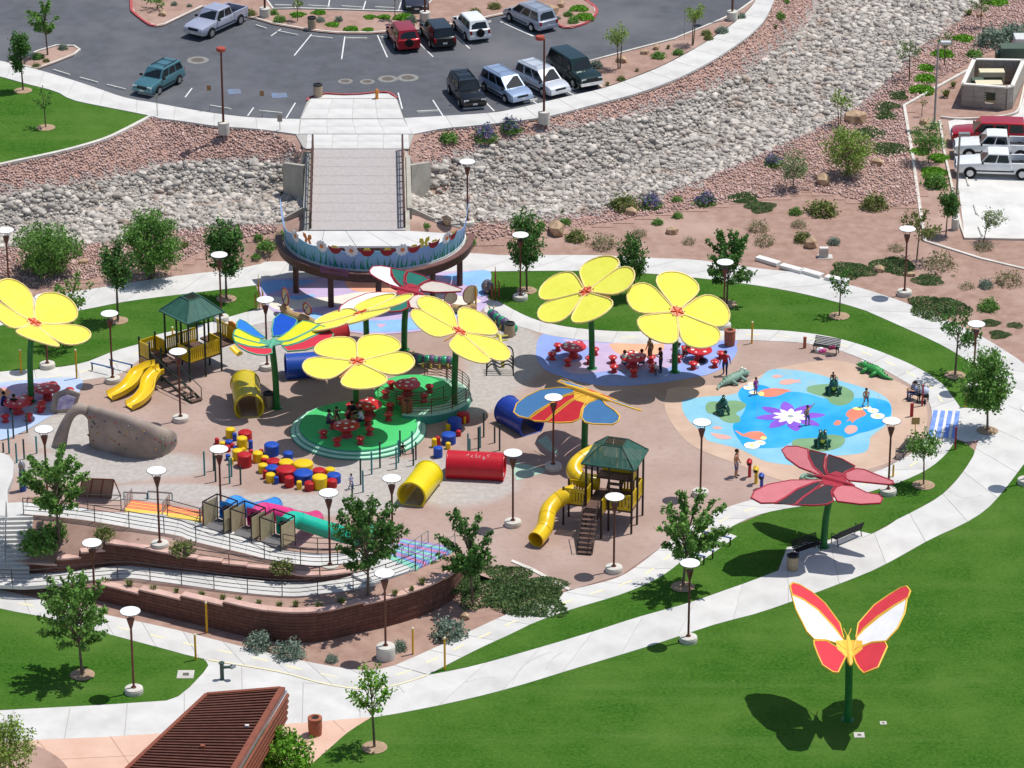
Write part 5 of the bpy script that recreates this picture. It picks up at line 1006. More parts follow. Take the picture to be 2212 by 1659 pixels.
# ============================================================ mushroom picnic sets
M_MUSH = mat('mushroom_red', '#C8262C', '#B81F26', scale=2, rough=.35, coat=.3); M_DOT = mat('mushroom_white', '#EFE9E4', rough=.5)
def cap_dots(parent, r, z, n, seed, rd):
    rn = random.Random(seed); mb = MB(); one = r > .5
    for k in range(n):
        a = 2 * math.pi * k / n + rn.uniform(-.2, .2); q = r * rn.uniform(.55, .8) if k else 0
        zz = z + .1 * (1 - (q / r) ** 2) * (r / .82); s = rd * rn.uniform(.6, 1.2); mb.lathe([(s, zz - .01), (s * .9, zz + .012), (.001, zz + .016)], (q * math.cos(a), q * math.sin(a), 0), 10)
        if one: mb.build('white_spot', M_DOT, parent); mb = MB()
    if not one: mb.build('white_spots', M_DOT, parent)['kind'] = 'stuff'
MUSH = []
def mushroom_set(px, zb, name, a0, skip=()):
    c = U(px[0], px[1], zb + .8); t = thing('mushroom_table', name, 'table', (c.x, c.y, zb), group='red mushroom tables')
    MB().lathe([(.42, 0), (.32, .1), (.26, .4), (.34, .6)], n=16).build('pedestal', M_MUSH, t, auto=50)
    top = MB().lathe([(.3, .58), (.74, .62), (.83, .69), (.8, .75), (.55, .81), (.001, .84)], n=28).build('table_top', M_MUSH, t, auto=50); cap_dots(top, .8, .755, 7, len(name), .12)
    st = []
    for k in range(6):
        if k in skip: continue
        a = a0 + k * math.pi / 3; p = Vector((c.x + 1.42 * math.cos(a), c.y + 1.42 * math.sin(a), zb)); s = thing('mushroom_stool', None, 'stool', p); s.scale = (1.25, 1.25, 1.05)
        MB().lathe([(.2, 0), (.13, .08), (.11, .28)], n=12).build('stem', M_MUSH, s, auto=50); cp = MB().lathe([(.1, .26), (.2, .29), (.235, .36), (.18, .44), (.001, .47)], n=16).build('cap', M_MUSH, s, auto=50); cap_dots(cp, .22, .41, 5, k, .055)
        st.append((s, PX(p)[0]))
    MUSH.append((name, st)); short = name.split(' table ')[1]
    ordinals(st, '{} mushroom stool at the table ' + short, 'stools of the table ' + short)
    return t
mushroom_set((880, 827), .75, 'red spotted mushroom table on the smaller green stage', .3); mushroom_set((797, 871), .45, 'red spotted mushroom table behind the stem on the green stage', .5); mushroom_set((748, 916), .45, 'red spotted mushroom table with people on the green stage', .15)
mushroom_set((1239, 746), .02, 'red spotted mushroom table under the picnic plaza flower, unoccupied', .25); mushroom_set((1367, 768), .02, 'red spotted mushroom table with standing people in the plaza centre', .55); mushroom_set((1511, 753), .02, 'red spotted mushroom table partly under the rightmost flower', .2)
mushroom_set((102, 836), .04, 'red spotted mushroom table right of the leftmost flower stem', .4); mushroom_set((36, 866), .04, 'red spotted mushroom table in shade at the left edge', .1)
# ============================================================ green discs
M_GRN = mat('green_rubber', '#4CC876', '#42BC6B', scale=.7, rough=.7); M_MINT = mat('mint_rubber', '#BCE8D0', '#ABDAC0', scale=.7, rough=.7); M_TEALR = mat('teal_riser', '#4FA58C', '#43977F', scale=1, rough=.7)
c = U(774, 917, .45); t = thing('green_disc', 'large round green stage with mint steps around it', 'stage', (c.x, c.y, 0))
MB().lathe([(4.15, .0), (4.12, .14), (4.05, .15), (3.86, .15), (.01, .151)], n=64).build('lower_step', M_MINT, t, auto=40); MB().lathe([(3.86, .152), (3.84, .28), (3.62, .3), (.01, .301)], n=64).build('middle_step', M_MINT, t, auto=40); MB().lathe([(3.6, .302), (3.58, .43), (3.5, .45), (.001, .452)], n=64).build('top', M_GRN, t, auto=40)
for r0, z in ((4.16, .02), (3.87, .17), (3.61, .31)): MB().lathe([(r0 + .01, z), (r0 + .012, z + .08)], n=64).build('riser_band', M_TEALR, t)
c2 = U(893, 842, .75); t = thing('green_disc', 'smaller raised green stage with a mint spiral ramp and curved railing', 'stage', (c2.x, c2.y, 0))
MB().lathe([(2.45, 0), (2.42, .7), (2.3, .75), (.001, .752)], n=48).build('top', M_GRN, t, auto=40)
mb = MB(); v = []; n = 40
for i in range(n + 1):
    a = lerp(R(-100), R(95), i / n); z = lerp(.72, .08, i / n) if True else 0; ca, sa = math.cos(a), math.sin(a)
    for r_, zz in ((2.44, 0), (2.44, z), (3.55, z), (3.6, 0)): v.append((r_ * ca, r_ * sa, zz))
f = [q for i in range(n) for q in ((i * 4 + 1, i * 4 + 2, i * 4 + 6, i * 4 + 5), (i * 4 + 2, i * 4 + 3, i * 4 + 7, i * 4 + 6))] + [(0, 1, 2, 3), (n * 4 + 3, n * 4 + 2, n * 4 + 1, n * 4)]
f = [tuple(q) for q in f]; MB().add(v, f).build('ramp', M_MINT, t)
mb = MB(); mb.add([(3.605 * math.cos(lerp(R(-100), R(95), i / n)), 3.605 * math.sin(lerp(R(-100), R(95), i / n)), zz) for i in range(n + 1) for zz in (0, lerp(.62, .03, i / n))], [(i * 2, i * 2 + 2, i * 2 + 3, i * 2 + 1) for i in range(n)]).build('riser_band', M_TEALR, t)
for rr_, nm, a0, a1, zf in ((3.5, 'outer curved railing of the mint spiral ramp', -95, 80, lambda u: lerp(.72, .08, u)), (2.5, 'inner curved railing of the smaller green stage', -150, 70, lambda u: .75)):
    P = [Vector((c2.x + rr_ * math.cos(R(lerp(a0, a1, i / 24))), c2.y + rr_ * math.sin(R(lerp(a0, a1, i / 24))), zf(i / 24))) for i in range(25)]; railing(nm, P, .95, 5, 1.5, M_POLE, world=True)
# ============================================================ tunnels
def tunnel(label, a, b, r, col, zc=None, arch=False, th=.07):
    A = U(a[0], a[1]); B = U(b[0], b[1]); zc = .72 * r if zc is None else zc; m = mat('tunnel_' + col.strip('#'), col, rough=.38, scale=1.2, coat=.25); mid = (A + B) / 2
    t = thing('play_tunnel', label, 'play tunnel', mid, group='coloured crawl tunnels'); d = (B - A) / 2; u = d.normalized(); nn = Vector((-u.y, u.x, 0)); n = 28; v = []
    for q, rr_ in ((-1, r), (1, r), (1, r - th), (-1, r - th)):
        for k in range(n): x = 2 * math.pi * k / n; v.append(d * q + nn * rr_ * math.cos(x) + Vector((0, 0, max(zc + rr_ * math.sin(x), -.05))))
    f = [(j * n + k, j * n + (k + 1) % n, ((j + 1) % 4) * n + (k + 1) % n, ((j + 1) % 4) * n + k) for j in range(4) for k in range(n)]
    me = MB().add(v, f).mesh('shell'); bm = bmesh.new(); bm.from_mesh(me); bmesh.ops.recalc_face_normals(bm, faces=bm.faces); bm.to_mesh(me); bm.free(); o = link('shell', me, m, t); me.polygons.foreach_set('use_smooth', [True] * len(me.polygons)); me.set_sharp_from_angle(angle=R(40))
    for q in (-1, 1):
        ring = [d * q * .985 + nn * (r + .012) * math.cos(x) + Vector((0, 0, max(zc + (r + .012) * math.sin(x), .0))) for x in [2 * math.pi * k / 28 for k in range(29)]]; MB().tube(ring, .045, 6, caps=False).build('end_lip', m, t, auto=60)
    return t
tr = tunnel('long red crawl tunnel lying across behind the yellow one', (967, 1024), (1090, 1030), .88, '#BE1626'); tunnel('bright yellow crawl tunnel with its mouth towards the viewer', (889, 1092), (926, 1044), .86, '#E6D012'); tunnel('blue crawl tunnel beside the steel blue butterfly', (1094, 905), (1149, 938), .9, '#1C3C9E')
tunnel('olive yellow crawl tunnel in the shade of the green framed butterfly', (539, 902), (530, 848), .9, '#C9B41C'); tunnel('blue crawl tunnel under the flat yellow flower', (618, 812), (706, 806), .85, '#1D48A8'); tunnel('red crawl tunnel mostly hidden behind the flat yellow flower', (690, 742), (742, 730), .85, '#C23338')
# faint chalk scrawl on the red tunnel
sc = MB(); A = U(967, 1024); B = U(1090, 1030); dd = (B - A); mid = (A + B) / 2; u = dd.normalized(); nn = Vector((-u.y, u.x, 0)); rn = random.Random(3)
for i in range(6):
    x0 = -.55 + i * .24
    for k in range(3):
        an = R(112 + rn.uniform(-10, 10)); an2 = an + R(rn.uniform(-9, 9)); rr_ = .892
        p = u * (x0 + rn.uniform(0, .1)) - nn * (-rr_ * math.cos(an)) + Vector((0, 0, .634 + rr_ * math.sin(an))); q = u * (x0 + rn.uniform(.08, .2)) - nn * (-rr_ * math.cos(an2)) + Vector((0, 0, .634 + rr_ * math.sin(an2))); sc.bar(p, q, .025, .008)
sc.build('chalk_scrawl', mat('chalk', '#E7B9BA', rough=.9), tr)
# ============================================================ stepping drums
DC = {'R': mat('drum_red', '#B81D25', '#A9181F', scale=2, rough=.45), 'Y': mat('drum_yellow', '#E8C51A', '#DDB912', scale=2, rough=.45), 'B': mat('drum_blue', '#1F4FB4', '#1A46A4', scale=2, rough=.45)}
CN = {'R': 'red', 'Y': 'yellow', 'B': 'blue'}
def drums(items, where, group, f):
    byc = {}
    for x, y, wd, hh, c in items:
        px, py, k = f(x, y); p0 = U(px, py); s = FPX / (p0 - CAM_P).length; h = max(hh * k / (s * .9), .14) + .1; p = U(px, py, h); r = max(wd * k / 2 / s, .12)
        t = thing('stepping_drum', None, 'play drum', (p.x, p.y, 0)); MB().lathe([(r, 0), (r, h - .05), (r - .04, h - .008)], n=24).build('drum', DC[c], t, auto=40); MB().lathe([(r - .045, h - .01), (r - .06, h), (.001, h)], n=24).build('lid', DC[c], t, auto=40); byc.setdefault(c, []).append((t, px))
    for c, L_ in byc.items(): ordinals(L_, '{} ' + CN[c] + ' stepping drum in the ' + where, group)
drums([(440, 180, 140, 110, 'Y'), (502, 245, 62, 90, 'B'), (655, 225, 200, 90, 'R'), (610, 310, 155, 150, 'Y'), (735, 350, 65, 100, 'B'), (245, 320, 65, 60, 'R'), (325, 375, 85, 30, 'Y'), (420, 355, 110, 40, 'B'), (395, 430, 100, 60, 'R'), (470, 400, 70, 30, 'R'), (515, 435, 70, 50, 'B'), (545, 490, 150, 110, 'Y'), (620, 460, 75, 40, 'Y'), (645, 550, 210, 150, 'R'), (740, 490, 70, 30, 'R'), (838, 525, 150, 110, 'Y'), (890, 485, 70, 30, 'R'), (1040, 405, 215, 130, 'B'), (1282, 525, 145, 70, 'B'), (942, 585, 115, 50, 'Y'), (930, 612, 80, 50, 'R'), (405, 555, 70, 60, 'B'), (450, 610, 75, 70, 'Y')], 'upper left of the large drum field', 'drums in the upper drum cluster', lambda x, y: (432 + x * .14845, 898.7 + y * .14845, .14845))
drums([(1070, 640, 200, 60, 'R'), (1250, 655, 215, 60, 'Y'), (1500, 675, 290, 60, 'Y'), (915, 700, 140, 90, 'Y'), (1050, 735, 200, 80, 'B'), (945, 785, 70, 100, 'R'), (1250, 760, 290, 130, 'R'), (1500, 815, 285, 110, 'B'), (1730, 775, 190, 60, 'R'), (1892, 760, 145, 40, 'Y'), (1025, 838, 140, 90, 'Y'), (1110, 880, 70, 80, 'B'), (1295, 880, 140, 120, 'R'), (1442, 945, 80, 90, 'Y'), (1740, 875, 220, 140, 'Y'), (1950, 845, 200, 90, 'B'), (1920, 925, 150, 80, 'R'), (1592, 960, 150, 90, 'R')], 'dense lower heap of the drum field', 'drums in the dense drum heap', lambda x, y: (432 + x * .14845, 898.7 + y * .14845, .14845))
drums([(1790, 250, 110, 60, 'R'), (1715, 300, 125, 70, 'B'), (1800, 270, 40, 55, 'Y'), (1660, 345, 45, 45, 'Y'), (1665, 430, 125, 65, 'B'), (1750, 400, 45, 35, 'R'), (1570, 455, 45, 65, 'R'), (1540, 470, 45, 60, 'Y'), (1660, 505, 45, 40, 'Y'), (1572, 545, 80, 70, 'B')], 'small cluster right of the green stage', 'drums in the small cluster', lambda x, y: (553 + x / 4, 829.5 + y / 4, .25))
# ============================================================ balance posts
M_PT = mat('teal_post', '#3E8E93', '#337F84', scale=2, rough=.5); M_PD = mat('dark_green_post', '#2C4A4A', '#243E3E', scale=2, rough=.5)
def posts(items, c, r, where, group):
    L_ = {'T': [], 'D': []}
    for x, y0, y1, k in items:
        px, py = c * 553 + x / 4, r * 414.75 + y1 / 4; b = U(px, py); h = min(solve_h(b, r * 414.75 + y0 / 4), 2.0); t = thing('balance_post', None, 'post', b); m = M_PT if k == 'T' else M_PD
        MB().cyl((0, 0, 0), (0, 0, h), .055, n=10).build('shaft', m, t, auto=40); MB().sphere((0, 0, h), (.056, .056, .04), 10, 4).build('cap', m, t); L_[k].append((t, px))
    for k, nm in (('T', 'teal'), ('D', 'dark green')): ordinals(L_[k], '{} ' + nm + ' post of the ' + where, group)
posts([(905, 645, 870, 'D'), (925, 750, 935, 'T'), (1000, 590, 780, 'T'), (1072, 500, 725, 'D'), (1212, 550, 735, 'T'), (1232, 490, 680, 'T'), (1246, 405, 625, 'D'), (1350, 410, 600, 'T'), (1360, 560, 705, 'D'), (1382, 505, 655, 'D'), (832, 870, 980, 'D')], 1, 2, 'group before the green stage', 'posts in front of the green stage')
posts([(1832, 430, 585, 'T'), (1848, 475, 592, 'T'), (1922, 375, 600, 'D'), (1937, 365, 552, 'T'), (1968, 250, 460, 'D'), (2062, 370, 510, 'D'), (2105, 355, 575, 'D')], 1, 2, 'group behind the red tunnel', 'posts behind the red tunnel')
posts([(1768, 585, 790, 'T'), (1848, 600, 750, 'D'), (1864, 620, 845, 'D'), (1985, 640, 860, 'T'), (2002, 640, 800, 'T'), (2080, 710, 870, 'D')], 0, 2, 'group left of the drum field', 'posts left of the drum field')
posts([(30, 510, 590, 'D'), (80, 390, 600, 'T'), (118, 230, 470, 'D'), (235, 250, 420, 'D'), (145, 515, 680, 'T'), (210, 480, 650, 'D'), (318, 455, 600, 'T'), (282, 620, 715, 'D')], 0, 2, 'group left of the climbing wall', 'posts at the left edge')
# ============================================================ climbing wall
M_CW = mat('climbing_concrete', '#A89A8E', '#90837A', scale=.8, rough=.92, bump=.5, bscale=5, detail=9, col3='#7E756E', scale3=.5, lo3=.55, hi3=.75)
cw = U(250, 975); t = thing('climbing_wall', 'grey sculpted concrete climbing wall with an arch at its left end', 'climbing wall', cw); pA, pB = U(150, 964), U(384, 964); pn = (pB - pA).cross(Vector((0, 0, 1))).normalized()
if pn.y > 0: pn = -pn
cols = [((191, 877), 966), ((205, 880), 970), ((220, 885), 974), ((250, 893), 983), ((280, 902), 990), ((305, 909), 993), ((335, 921), 991), ((355, 929), 986), ((372, 935), 976), ((383, 944), 962)]
v = []; nR = 6; nC = len(cols)
for tp, by in cols:
    b = U(tp[0], by) - cw; hh = max(solve_h(b + cw, tp[1]), .6)
    for k in range(nR + 1): s_ = k / nR; v.append(Vector((b.x, b.y, hh * (1 - s_))) + pn * .25 * math.sin(math.pi * min(1, s_ * 1.1)) * (1 - s_))
v0 = list(v)
back = [p - pn * (.55 + .25 * ((i % (nR + 1)) / nR)) for i, p in enumerate(v)]; off = len(v)
f = []
for i in range(nC - 1):
    for k in range(nR): a = i * (nR + 1) + k; b = a + nR + 1; f += [(a, a + 1, b + 1, b), (off + a, off + b, off + b + 1, off + a + 1)]
    f += [(i * (nR + 1), (i + 1) * (nR + 1), off + (i + 1) * (nR + 1), off + i * (nR + 1))]
for k in range(nR): f += [(k, off + k, off + k + 1, k + 1), ((nC - 1) * (nR + 1) + k, (nC - 1) * (nR + 1) + k + 1, off + (nC - 1) * (nR + 1) + k + 1, off + (nC - 1) * (nR + 1) + k)]
me = MB().add(v + back, f).mesh('wall_body'); bm = bmesh.new(); bm.from_mesh(me); bmesh.ops.recalc_face_normals(bm, faces=bm.faces); bm.to_mesh(me); bm.free(); wb = link('wall_body', me, M_CW, t, smooth=True); md = wb.modifiers.new('sub', 'SUBSURF'); md.levels = md.render_levels = 1
outer = [(193, 877), (175, 873), (160, 875), (148, 886), (138, 900), (126, 920), (115, 945), (108, 968), (112, 980)]; innr = [(193, 928), (190, 908), (180, 898), (170, 897), (161, 904), (154, 918), (149, 938), (146, 958), (143, 976)]
v = []
for (ox, oy), (ix, iy) in zip(outer, innr):
    for x, y in ((ox, oy), (ix, iy)): q = PL(x, y, pA + pn * .0, pn) - cw; v.append(q)
v2 = []
for i, p in enumerate(v): s_ = (i // 2) / 8; v2.append(p + pn * .35 * s_)
ba = [p - pn * (.6 + .1) for p in v2]; k = len(v2); f = []
for i in range(8): a = i * 2; f += [(a, a + 1, a + 3, a + 2), (k + a, k + a + 2, k + a + 3, k + a + 1), (a, a + 2, k + a + 2, k + a), (a + 1, k + a + 1, k + a + 3, a + 3)]
f += [(k - 2, k - 1, 2 * k - 1, 2 * k - 2), (0, k, k + 1, 1)]
me = MB().add(v2 + ba, f).mesh('arch'); bm = bmesh.new(); bm.from_mesh(me); bmesh.ops.recalc_face_normals(bm, faces=bm.faces); bm.to_mesh(me); bm.free(); ab = link('arch', me, M_CW, t, smooth=True); md = ab.modifiers.new('sub', 'SUBSURF'); md.levels = md.render_levels = 2
hc = [mat('hold_' + h, '#' + h, rough=.6) for h in ('9C3038', '3A5A8C', '8E8A84', 'B58A3C', '5E7F5A')]; rn = random.Random(9)
for i in range(46):
    k = rn.randrange(9); q = rn.randrange(1, 5); p = v0[k * 7 + q].lerp(v0[k * 7 + 8 + q], rn.random())
    MB().sphere(p + pn * .03, (.06, .05, .045), 6, 4).build('hand_hold', hc[i % 5], t)
# ============================================================ play towers
M_YP = mat('yellow_play_panel', '#DDBB14', '#CFAE0E', scale=2, rough=.4, coat=.2); M_DKG = mat('dark_green_steel', '#23382F', '#1C2E27', scale=3, rough=.5); M_DKB = mat('dark_brown_steel', '#33241F', '#2A1D19', scale=3, rough=.5); M_ROOF = mat('green_perforated_roof', '#3C6B5E', '#335E52', scale=2, rough=.6); M_TREAD = mat('brown_coated_tread', '#6B5248', '#57423A', scale=5, rough=.8); M_TUBE = mat('yellow_slide', '#F0C81E', '#E6BD16', scale=1.5, rough=.32, coat=.35)
def guard(parent, a, b, z, h=.98, slats=7, m=M_YP, name='guard_panel'):
    a, b = Vector(a), Vector(b); mb = MB(); up = Vector((0, 0, 1)); d = b - a
    mb.bar(a + up * (z + .08), b + up * (z + .08), .05, .16); mb.bar(a + up * (z + h - .07), b + up * (z + h - .07), .05, .14)
    for i in range(slats): p = a + d * (i + .5) / slats; q = d.normalized(); M = q.to_track_quat('X', 'Z').to_matrix(); mb.box(p + up * (z + h / 2), (d.length / slats * .68, .045, h - .2), M=M)
    return mb.build(name, m, parent)
def deck(parent, quad, z, th=.12): return MB().slab([Vector((p[0], p[1], z)) for p in quad], th).build('deck', M_TREAD, parent)
def step_flight(parent, top, bot, wd, n, rails=True, rm=M_DKB):
    top, bot = Vector(top), Vector(bot); d = bot - top; h = Vector((d.x, d.y, 0)).normalized(); s = Vector((-h.y, h.x, 0)) * wd / 2
    for i in range(n + 1): p = top.lerp(bot, i / n); MB().box(p, (.3, wd, .05), M=h.to_track_quat('X', 'Z').to_matrix()).build('tread', M_TREAD, parent)
    for q in (-1, 1):
        MB().bar(top + s * q - Vector((0, 0, .1)), bot + s * q - Vector((0, 0, .1)), .05, .18).build('stringer', rm, parent)
        if rails:
            MB().tube([top + s * q + Vector((0, 0, .05)), top + s * q + Vector((0, 0, .85)), bot + s * q + Vector((0, 0, .75)), bot + s * q], .03, 6).build('hand_rail', rm, parent)
def hip_roof(parent, cs, z, rise, inset, m=M_ROOF, hatch=True):
    c = sum((Vector(p) for p in cs), Vector()) / 4; E = [Vector((p[0], p[1], z)) for p in cs]; T_ = [Vector((lerp(p[0], c.x, inset), lerp(p[1], c.y, inset), z + rise)) for p in cs]; root = None
    for i in range(4):
        j = (i + 1) % 4; nn = (E[j] - E[i]).cross(T_[i] - E[i]).normalized(); nn = nn if nn.z > 0 else -nn
        for k in range(3):
            a0, a1 = k / 3 + .004, (k + 1) / 3 - .004; q = [E[i].lerp(E[j], a0), E[i].lerp(E[j], a1), T_[i].lerp(T_[j], a1), T_[i].lerp(T_[j], a0)]; o = MB().slab(q, .03, nrm=nn).build('roof_panel', m, parent)
        MB().bar(E[i] + nn * .02, T_[i] + nn * .02, .07, .05).build('hip_rib', m, parent); MB().bar(E[i], E[j], .09, .1).build('eave_beam', m, parent); MB().bar(T_[i], T_[j], .06, .06).build('ridge_beam', m, parent)
    return T_
def tube_slide(parent, pts, r=.49, m=M_TUBE, rings=3, origin=Vector()):
    P = spline([Vector(p) - origin for p in pts], 6, False); s = MB().tube(P, r, 18, caps=False); me = s.mesh('tube_slide'); o = link('tube_slide', me, m, parent, smooth=True); sm = o.modifiers.new('thick', 'SOLIDIFY'); sm.thickness = .04; sm.offset = -1
    for i in range(rings + 2):
        k = min(int(i * (len(P) - 1) / (rings + 1)), len(P) - 2); MB().tube([P[k], P[k].lerp(P[k + 1], .35)], r + .025, 18, caps=False).build('joint_ring', m, o, auto=40)
    return o
# --- right tower (slide tower)
FR = U(1363.6, 1153.4); e1 = (U(1387.9, 1113.5) - FR); L1 = e1.length; e1.normalize(); e2 = Vector((-e1.y, e1.x, 0)); 
if e2.x > 0: e2 = -e2
t = thing('play_tower', 'play tower with pierced green roof, brown stairs and yellow tube slides', 'playground tower', FR, group='roofed play towers')
def q2(a, b): return e1 * a + e2 * b
W2, D2, ZD = 2.75, L1, 1.45
for a, b, h in ((0, 0, 4.2), (D2 / 2, 0, 4.2), (D2, 0, 4.2), (0, W2, 4.2), (D2 / 2, W2, 4.2), (D2, W2, 4.2), (0, W2 / 2, 4.2), (D2, W2 / 2, 4.2), (0, W2 + 1.35, 2.45), (D2 * .45, W2 + 1.35, 2.45), (-1.1, W2 * .55, 2.45)): p = q2(a, b); MB().cyl((p.x, p.y, 0), (p.x, p.y, h), .065, n=8).build('post', M_DKB, t)
deck(t, [q2(0, 0), q2(0, W2), q2(D2, W2), q2(D2, 0)], ZD); deck(t, [q2(0, W2), q2(0, W2 + 1.35), q2(D2 * .45, W2 + 1.35), q2(D2 * .45, W2)], ZD - .003); deck(t, [q2(-1.1, W2 * .55), q2(-1.1, W2), q2(0, W2), q2(0, W2 * .55)], ZD - .005); deck(t, [q2(D2 * .62, .3), q2(D2 * .62, W2 - .2), q2(D2, W2 - .2), q2(D2, .3)], 2.65)
guard(t, q2(0, .05), q2(D2 / 2, .05), ZD); guard(t, q2(D2 / 2, .05), q2(D2, .05), ZD); guard(t, q2(.03, 0), q2(.03, W2 * .5), ZD); guard(t, q2(0, W2), q2(D2 * .4, W2), ZD, slats=4); guard(t, q2(-.02, W2 + .1), q2(-.02, W2 + 1.3), ZD); guard(t, q2(D2 * .45, W2 + .1), q2(D2 * .45, W2 + 1.3), ZD); guard(t, q2(-.1, W2 * .55), q2(-1.05, W2 * .55), ZD, slats=4); guard(t, q2(D2, .1), q2(D2, W2 * .5), ZD); guard(t, q2(D2 - .05, .3), q2(D2 - .05, W2 - .3), 2.65, .9); guard(t, q2(D2 * .62, .35), q2(D2 - .05, .35), 2.65, .9)
step_flight(t, q2(D2 * .12, W2 * .5) + Vector((0, 0, ZD)), q2(D2 * .62, W2 * .5) + Vector((0, 0, 2.65)), .85, 5, False); b = U(1263, 1197) - FR; tp = q2(-1.1, W2 * .78) + Vector((0, 0, ZD)); step_flight(t, tp, Vector((b.x, b.y, .12)), .85, 8)
ov_ = .22; hip_roof(t, m=mat('perforated_roof', '#3C6B5E', '#335E52', scale=2, rough=.6, alpha=.72), z=4.2, rise=.95, inset=.62, cs=[q2(-ov_, -ov_), q2(-ov_, W2 + ov_), q2(D2 + ov_, W2 + ov_), q2(D2 + ov_, -ov_)])
tube_slide(t, UL([(1240, 1064, 1.9), (1222, 1070, 1.85), (1202, 1083, 1.6), (1185, 1103, 1.3), (1180, 1124, 1.0), (1176, 1141, .72), (1166, 1156, .55), (1157, 1166, .47)]), origin=FR); tube_slide(t, UL([(1296, 973, 3.1), (1282, 978, 3.05), (1264, 987, 2.95), (1246, 1002, 2.75), (1240, 1018, 2.5), (1250, 1032, 2.25), (1270, 1040, 2.05), (1293, 1042, 1.95)]), r=.47, origin=FR, rings=2)
# --- left tower
F1_ = U(411, 825); e1 = U(474.4, 803.3) - F1_; D2 = 2.5; e1.z = 0; e1.normalize(); e2 = Vector((-e1.y, e1.x, 0)); ZD = 1.3; W2 = 2.5
t = thing('play_tower', 'play tower with solid green hip roof, yellow panels and a double slide', 'playground tower', F1_, group='roofed play towers')
for a, b, h in ((0, 0, 4.1), (D2 / 2, 0, 4.1), (D2, 0, 4.1), (0, W2, 4.1), (D2 / 2, W2, 4.1), (D2, W2, 4.1), (0, W2 / 2, 4.1), (D2, W2 / 2, 4.1), (-1.25, 1.3, 2.3), (-1.25, 2.5, 2.3), (-1.25, 3.6, 2.3), (0, 3.6, 2.3)): p = q2(a, b); MB().cyl((p.x, p.y, 0), (p.x, p.y, h), .065, n=8).build('post', M_DKG, t)
deck(t, [q2(0, 0), q2(0, W2), q2(D2, W2), q2(D2, 0)], ZD); deck(t, [q2(-1.25, 1.3), q2(-1.25, 3.6), q2(0, 3.6), q2(0, 1.3)], ZD - .25); deck(t, [q2(D2, .2), q2(D2, W2 - .3), q2(D2 + 1.3, W2 - .3), q2(D2 + 1.3, .2)], ZD + .3)
guard(t, q2(.08, .02), q2(D2 / 2 - .06, .02), ZD); guard(t, q2(D2 / 2 + .06, .02), q2(D2 - .06, .02), ZD); guard(t, q2(.02, .08), q2(.02, W2 / 2 - .06), ZD); guard(t, q2(-1.25, 2.55), q2(-1.25, 3.55), ZD - .25); guard(t, q2(-1.2, 3.6), q2(-.06, 3.6), ZD - .25); guard(t, q2(0, 2.55), q2(0, 3.55), ZD - .25); guard(t, q2(.1, W2), q2(D2 / 2, W2), ZD); guard(t, q2(D2 / 2, W2), q2(D2 - .1, W2), ZD); guard(t, q2(D2, .1), q2(D2, W2 / 2), ZD); guard(t, q2(D2 + 1.28, .3), q2(D2 + 1.28, W2 - .4), ZD + .3)
b = U(424, 868) - F1_; step_flight(t, q2(-1.28, 1.75) + Vector((0, 0, ZD - .25)), Vector((b.x, b.y, .12)), .8, 6, rm=M_DKG)
MB().slab([q2(-1.3, 3.5) + Vector((0, 0, .02)), q2(-1.3, 1.9) + Vector((0, 0, .02)), q2(-1.3, 2.6) + Vector((0, 0, .95)), q2(-1.3, 3.5) + Vector((0, 0, .95))], .06).build('play_board', mat('tan_board', '#C7924C', rough=.6), t)
hip_roof(t, [q2(-ov_, -ov_), q2(-ov_, W2 + ov_), q2(D2 + ov_, W2 + ov_), q2(D2 + ov_, -ov_)], 4.1, 1.0, .68)
MB().slab([q2(D2 + 1.3, .1) + Vector((0, 0, ZD + .3)), q2(D2 + 1.3, .9) + Vector((0, 0, ZD + .3)), q2(D2 + 1.3, .9) + Vector((0, 0, ZD + 1.5)), q2(D2 + 1.3, .5) + Vector((0, 0, ZD + 1.6)), q2(D2 + 1.3, .1) + Vector((0, 0, ZD + 1.5))], .07).build('slide_hood', mat('orange_hood', '#D98A1E', rough=.45), t)
MB().tube([q2(D2 + .8, -.1) + Vector((0, 0, 1.5)), q2(D2 + .85, -.45) + Vector((0, 0, 1.3)), q2(D2 + .9, -.8) + Vector((0, 0, 1.15))], .28, 10, ell=.4).build('chute', M_TUBE, t, auto=60)
def open_slide(parent, pts, wd, origin):
    P = spline([Vector(p) - origin for p in pts], 6, False); mb = MB(); v = []; prof = [(-.5, .28), (-.42, .3), (-.34, .06), (-.2, 0), (.2, 0), (.34, .06), (.42, .3), (.5, .28), (.46, -.06), (-.46, -.06)]; n = len(prof)
    for i, p in enumerate(P):
        d = P[min(i + 1, len(P) - 1)] - P[max(i - 1, 0)]; h = Vector((d.x, d.y, 0)).normalized(); s = Vector((-h.y, h.x, 0)); v += [p + s * a * wd + Vector((0, 0, b)) for a, b in prof]
    f = [(i * n + k, i * n + (k + 1) % n, (i + 1) * n + (k + 1) % n, (i + 1) * n + k) for i in range(len(P) - 1) for k in range(n)] + [tuple(range(n)), tuple(reversed(range((len(P) - 1) * n, len(P) * n)))]
    me = mb.add(v, f).mesh('slide_chute'); bm = bmesh.new(); bm.from_mesh(me); bmesh.ops.recalc_face_normals(bm, faces=bm.faces); bm.to_mesh(me); bm.free(); o = link('slide_chute', me, M_TUBE, parent); me.polygons.foreach_set('use_smooth', [True] * len(me.polygons)); me.set_sharp_from_angle(angle=R(50)); return o
open_slide(t, UL([(334, 792, 1.1), (318, 795, 1.02), (297, 808, .75), (280, 832, .5), (258, 848, .3), (237, 858, .16)]), .95, F1_); open_slide(t, UL([(349, 800, 1.1), (336, 806, 1.02), (322, 824, .75), (316, 848, .5), (298, 868, .3), (279, 879, .16)]), .95, F1_)
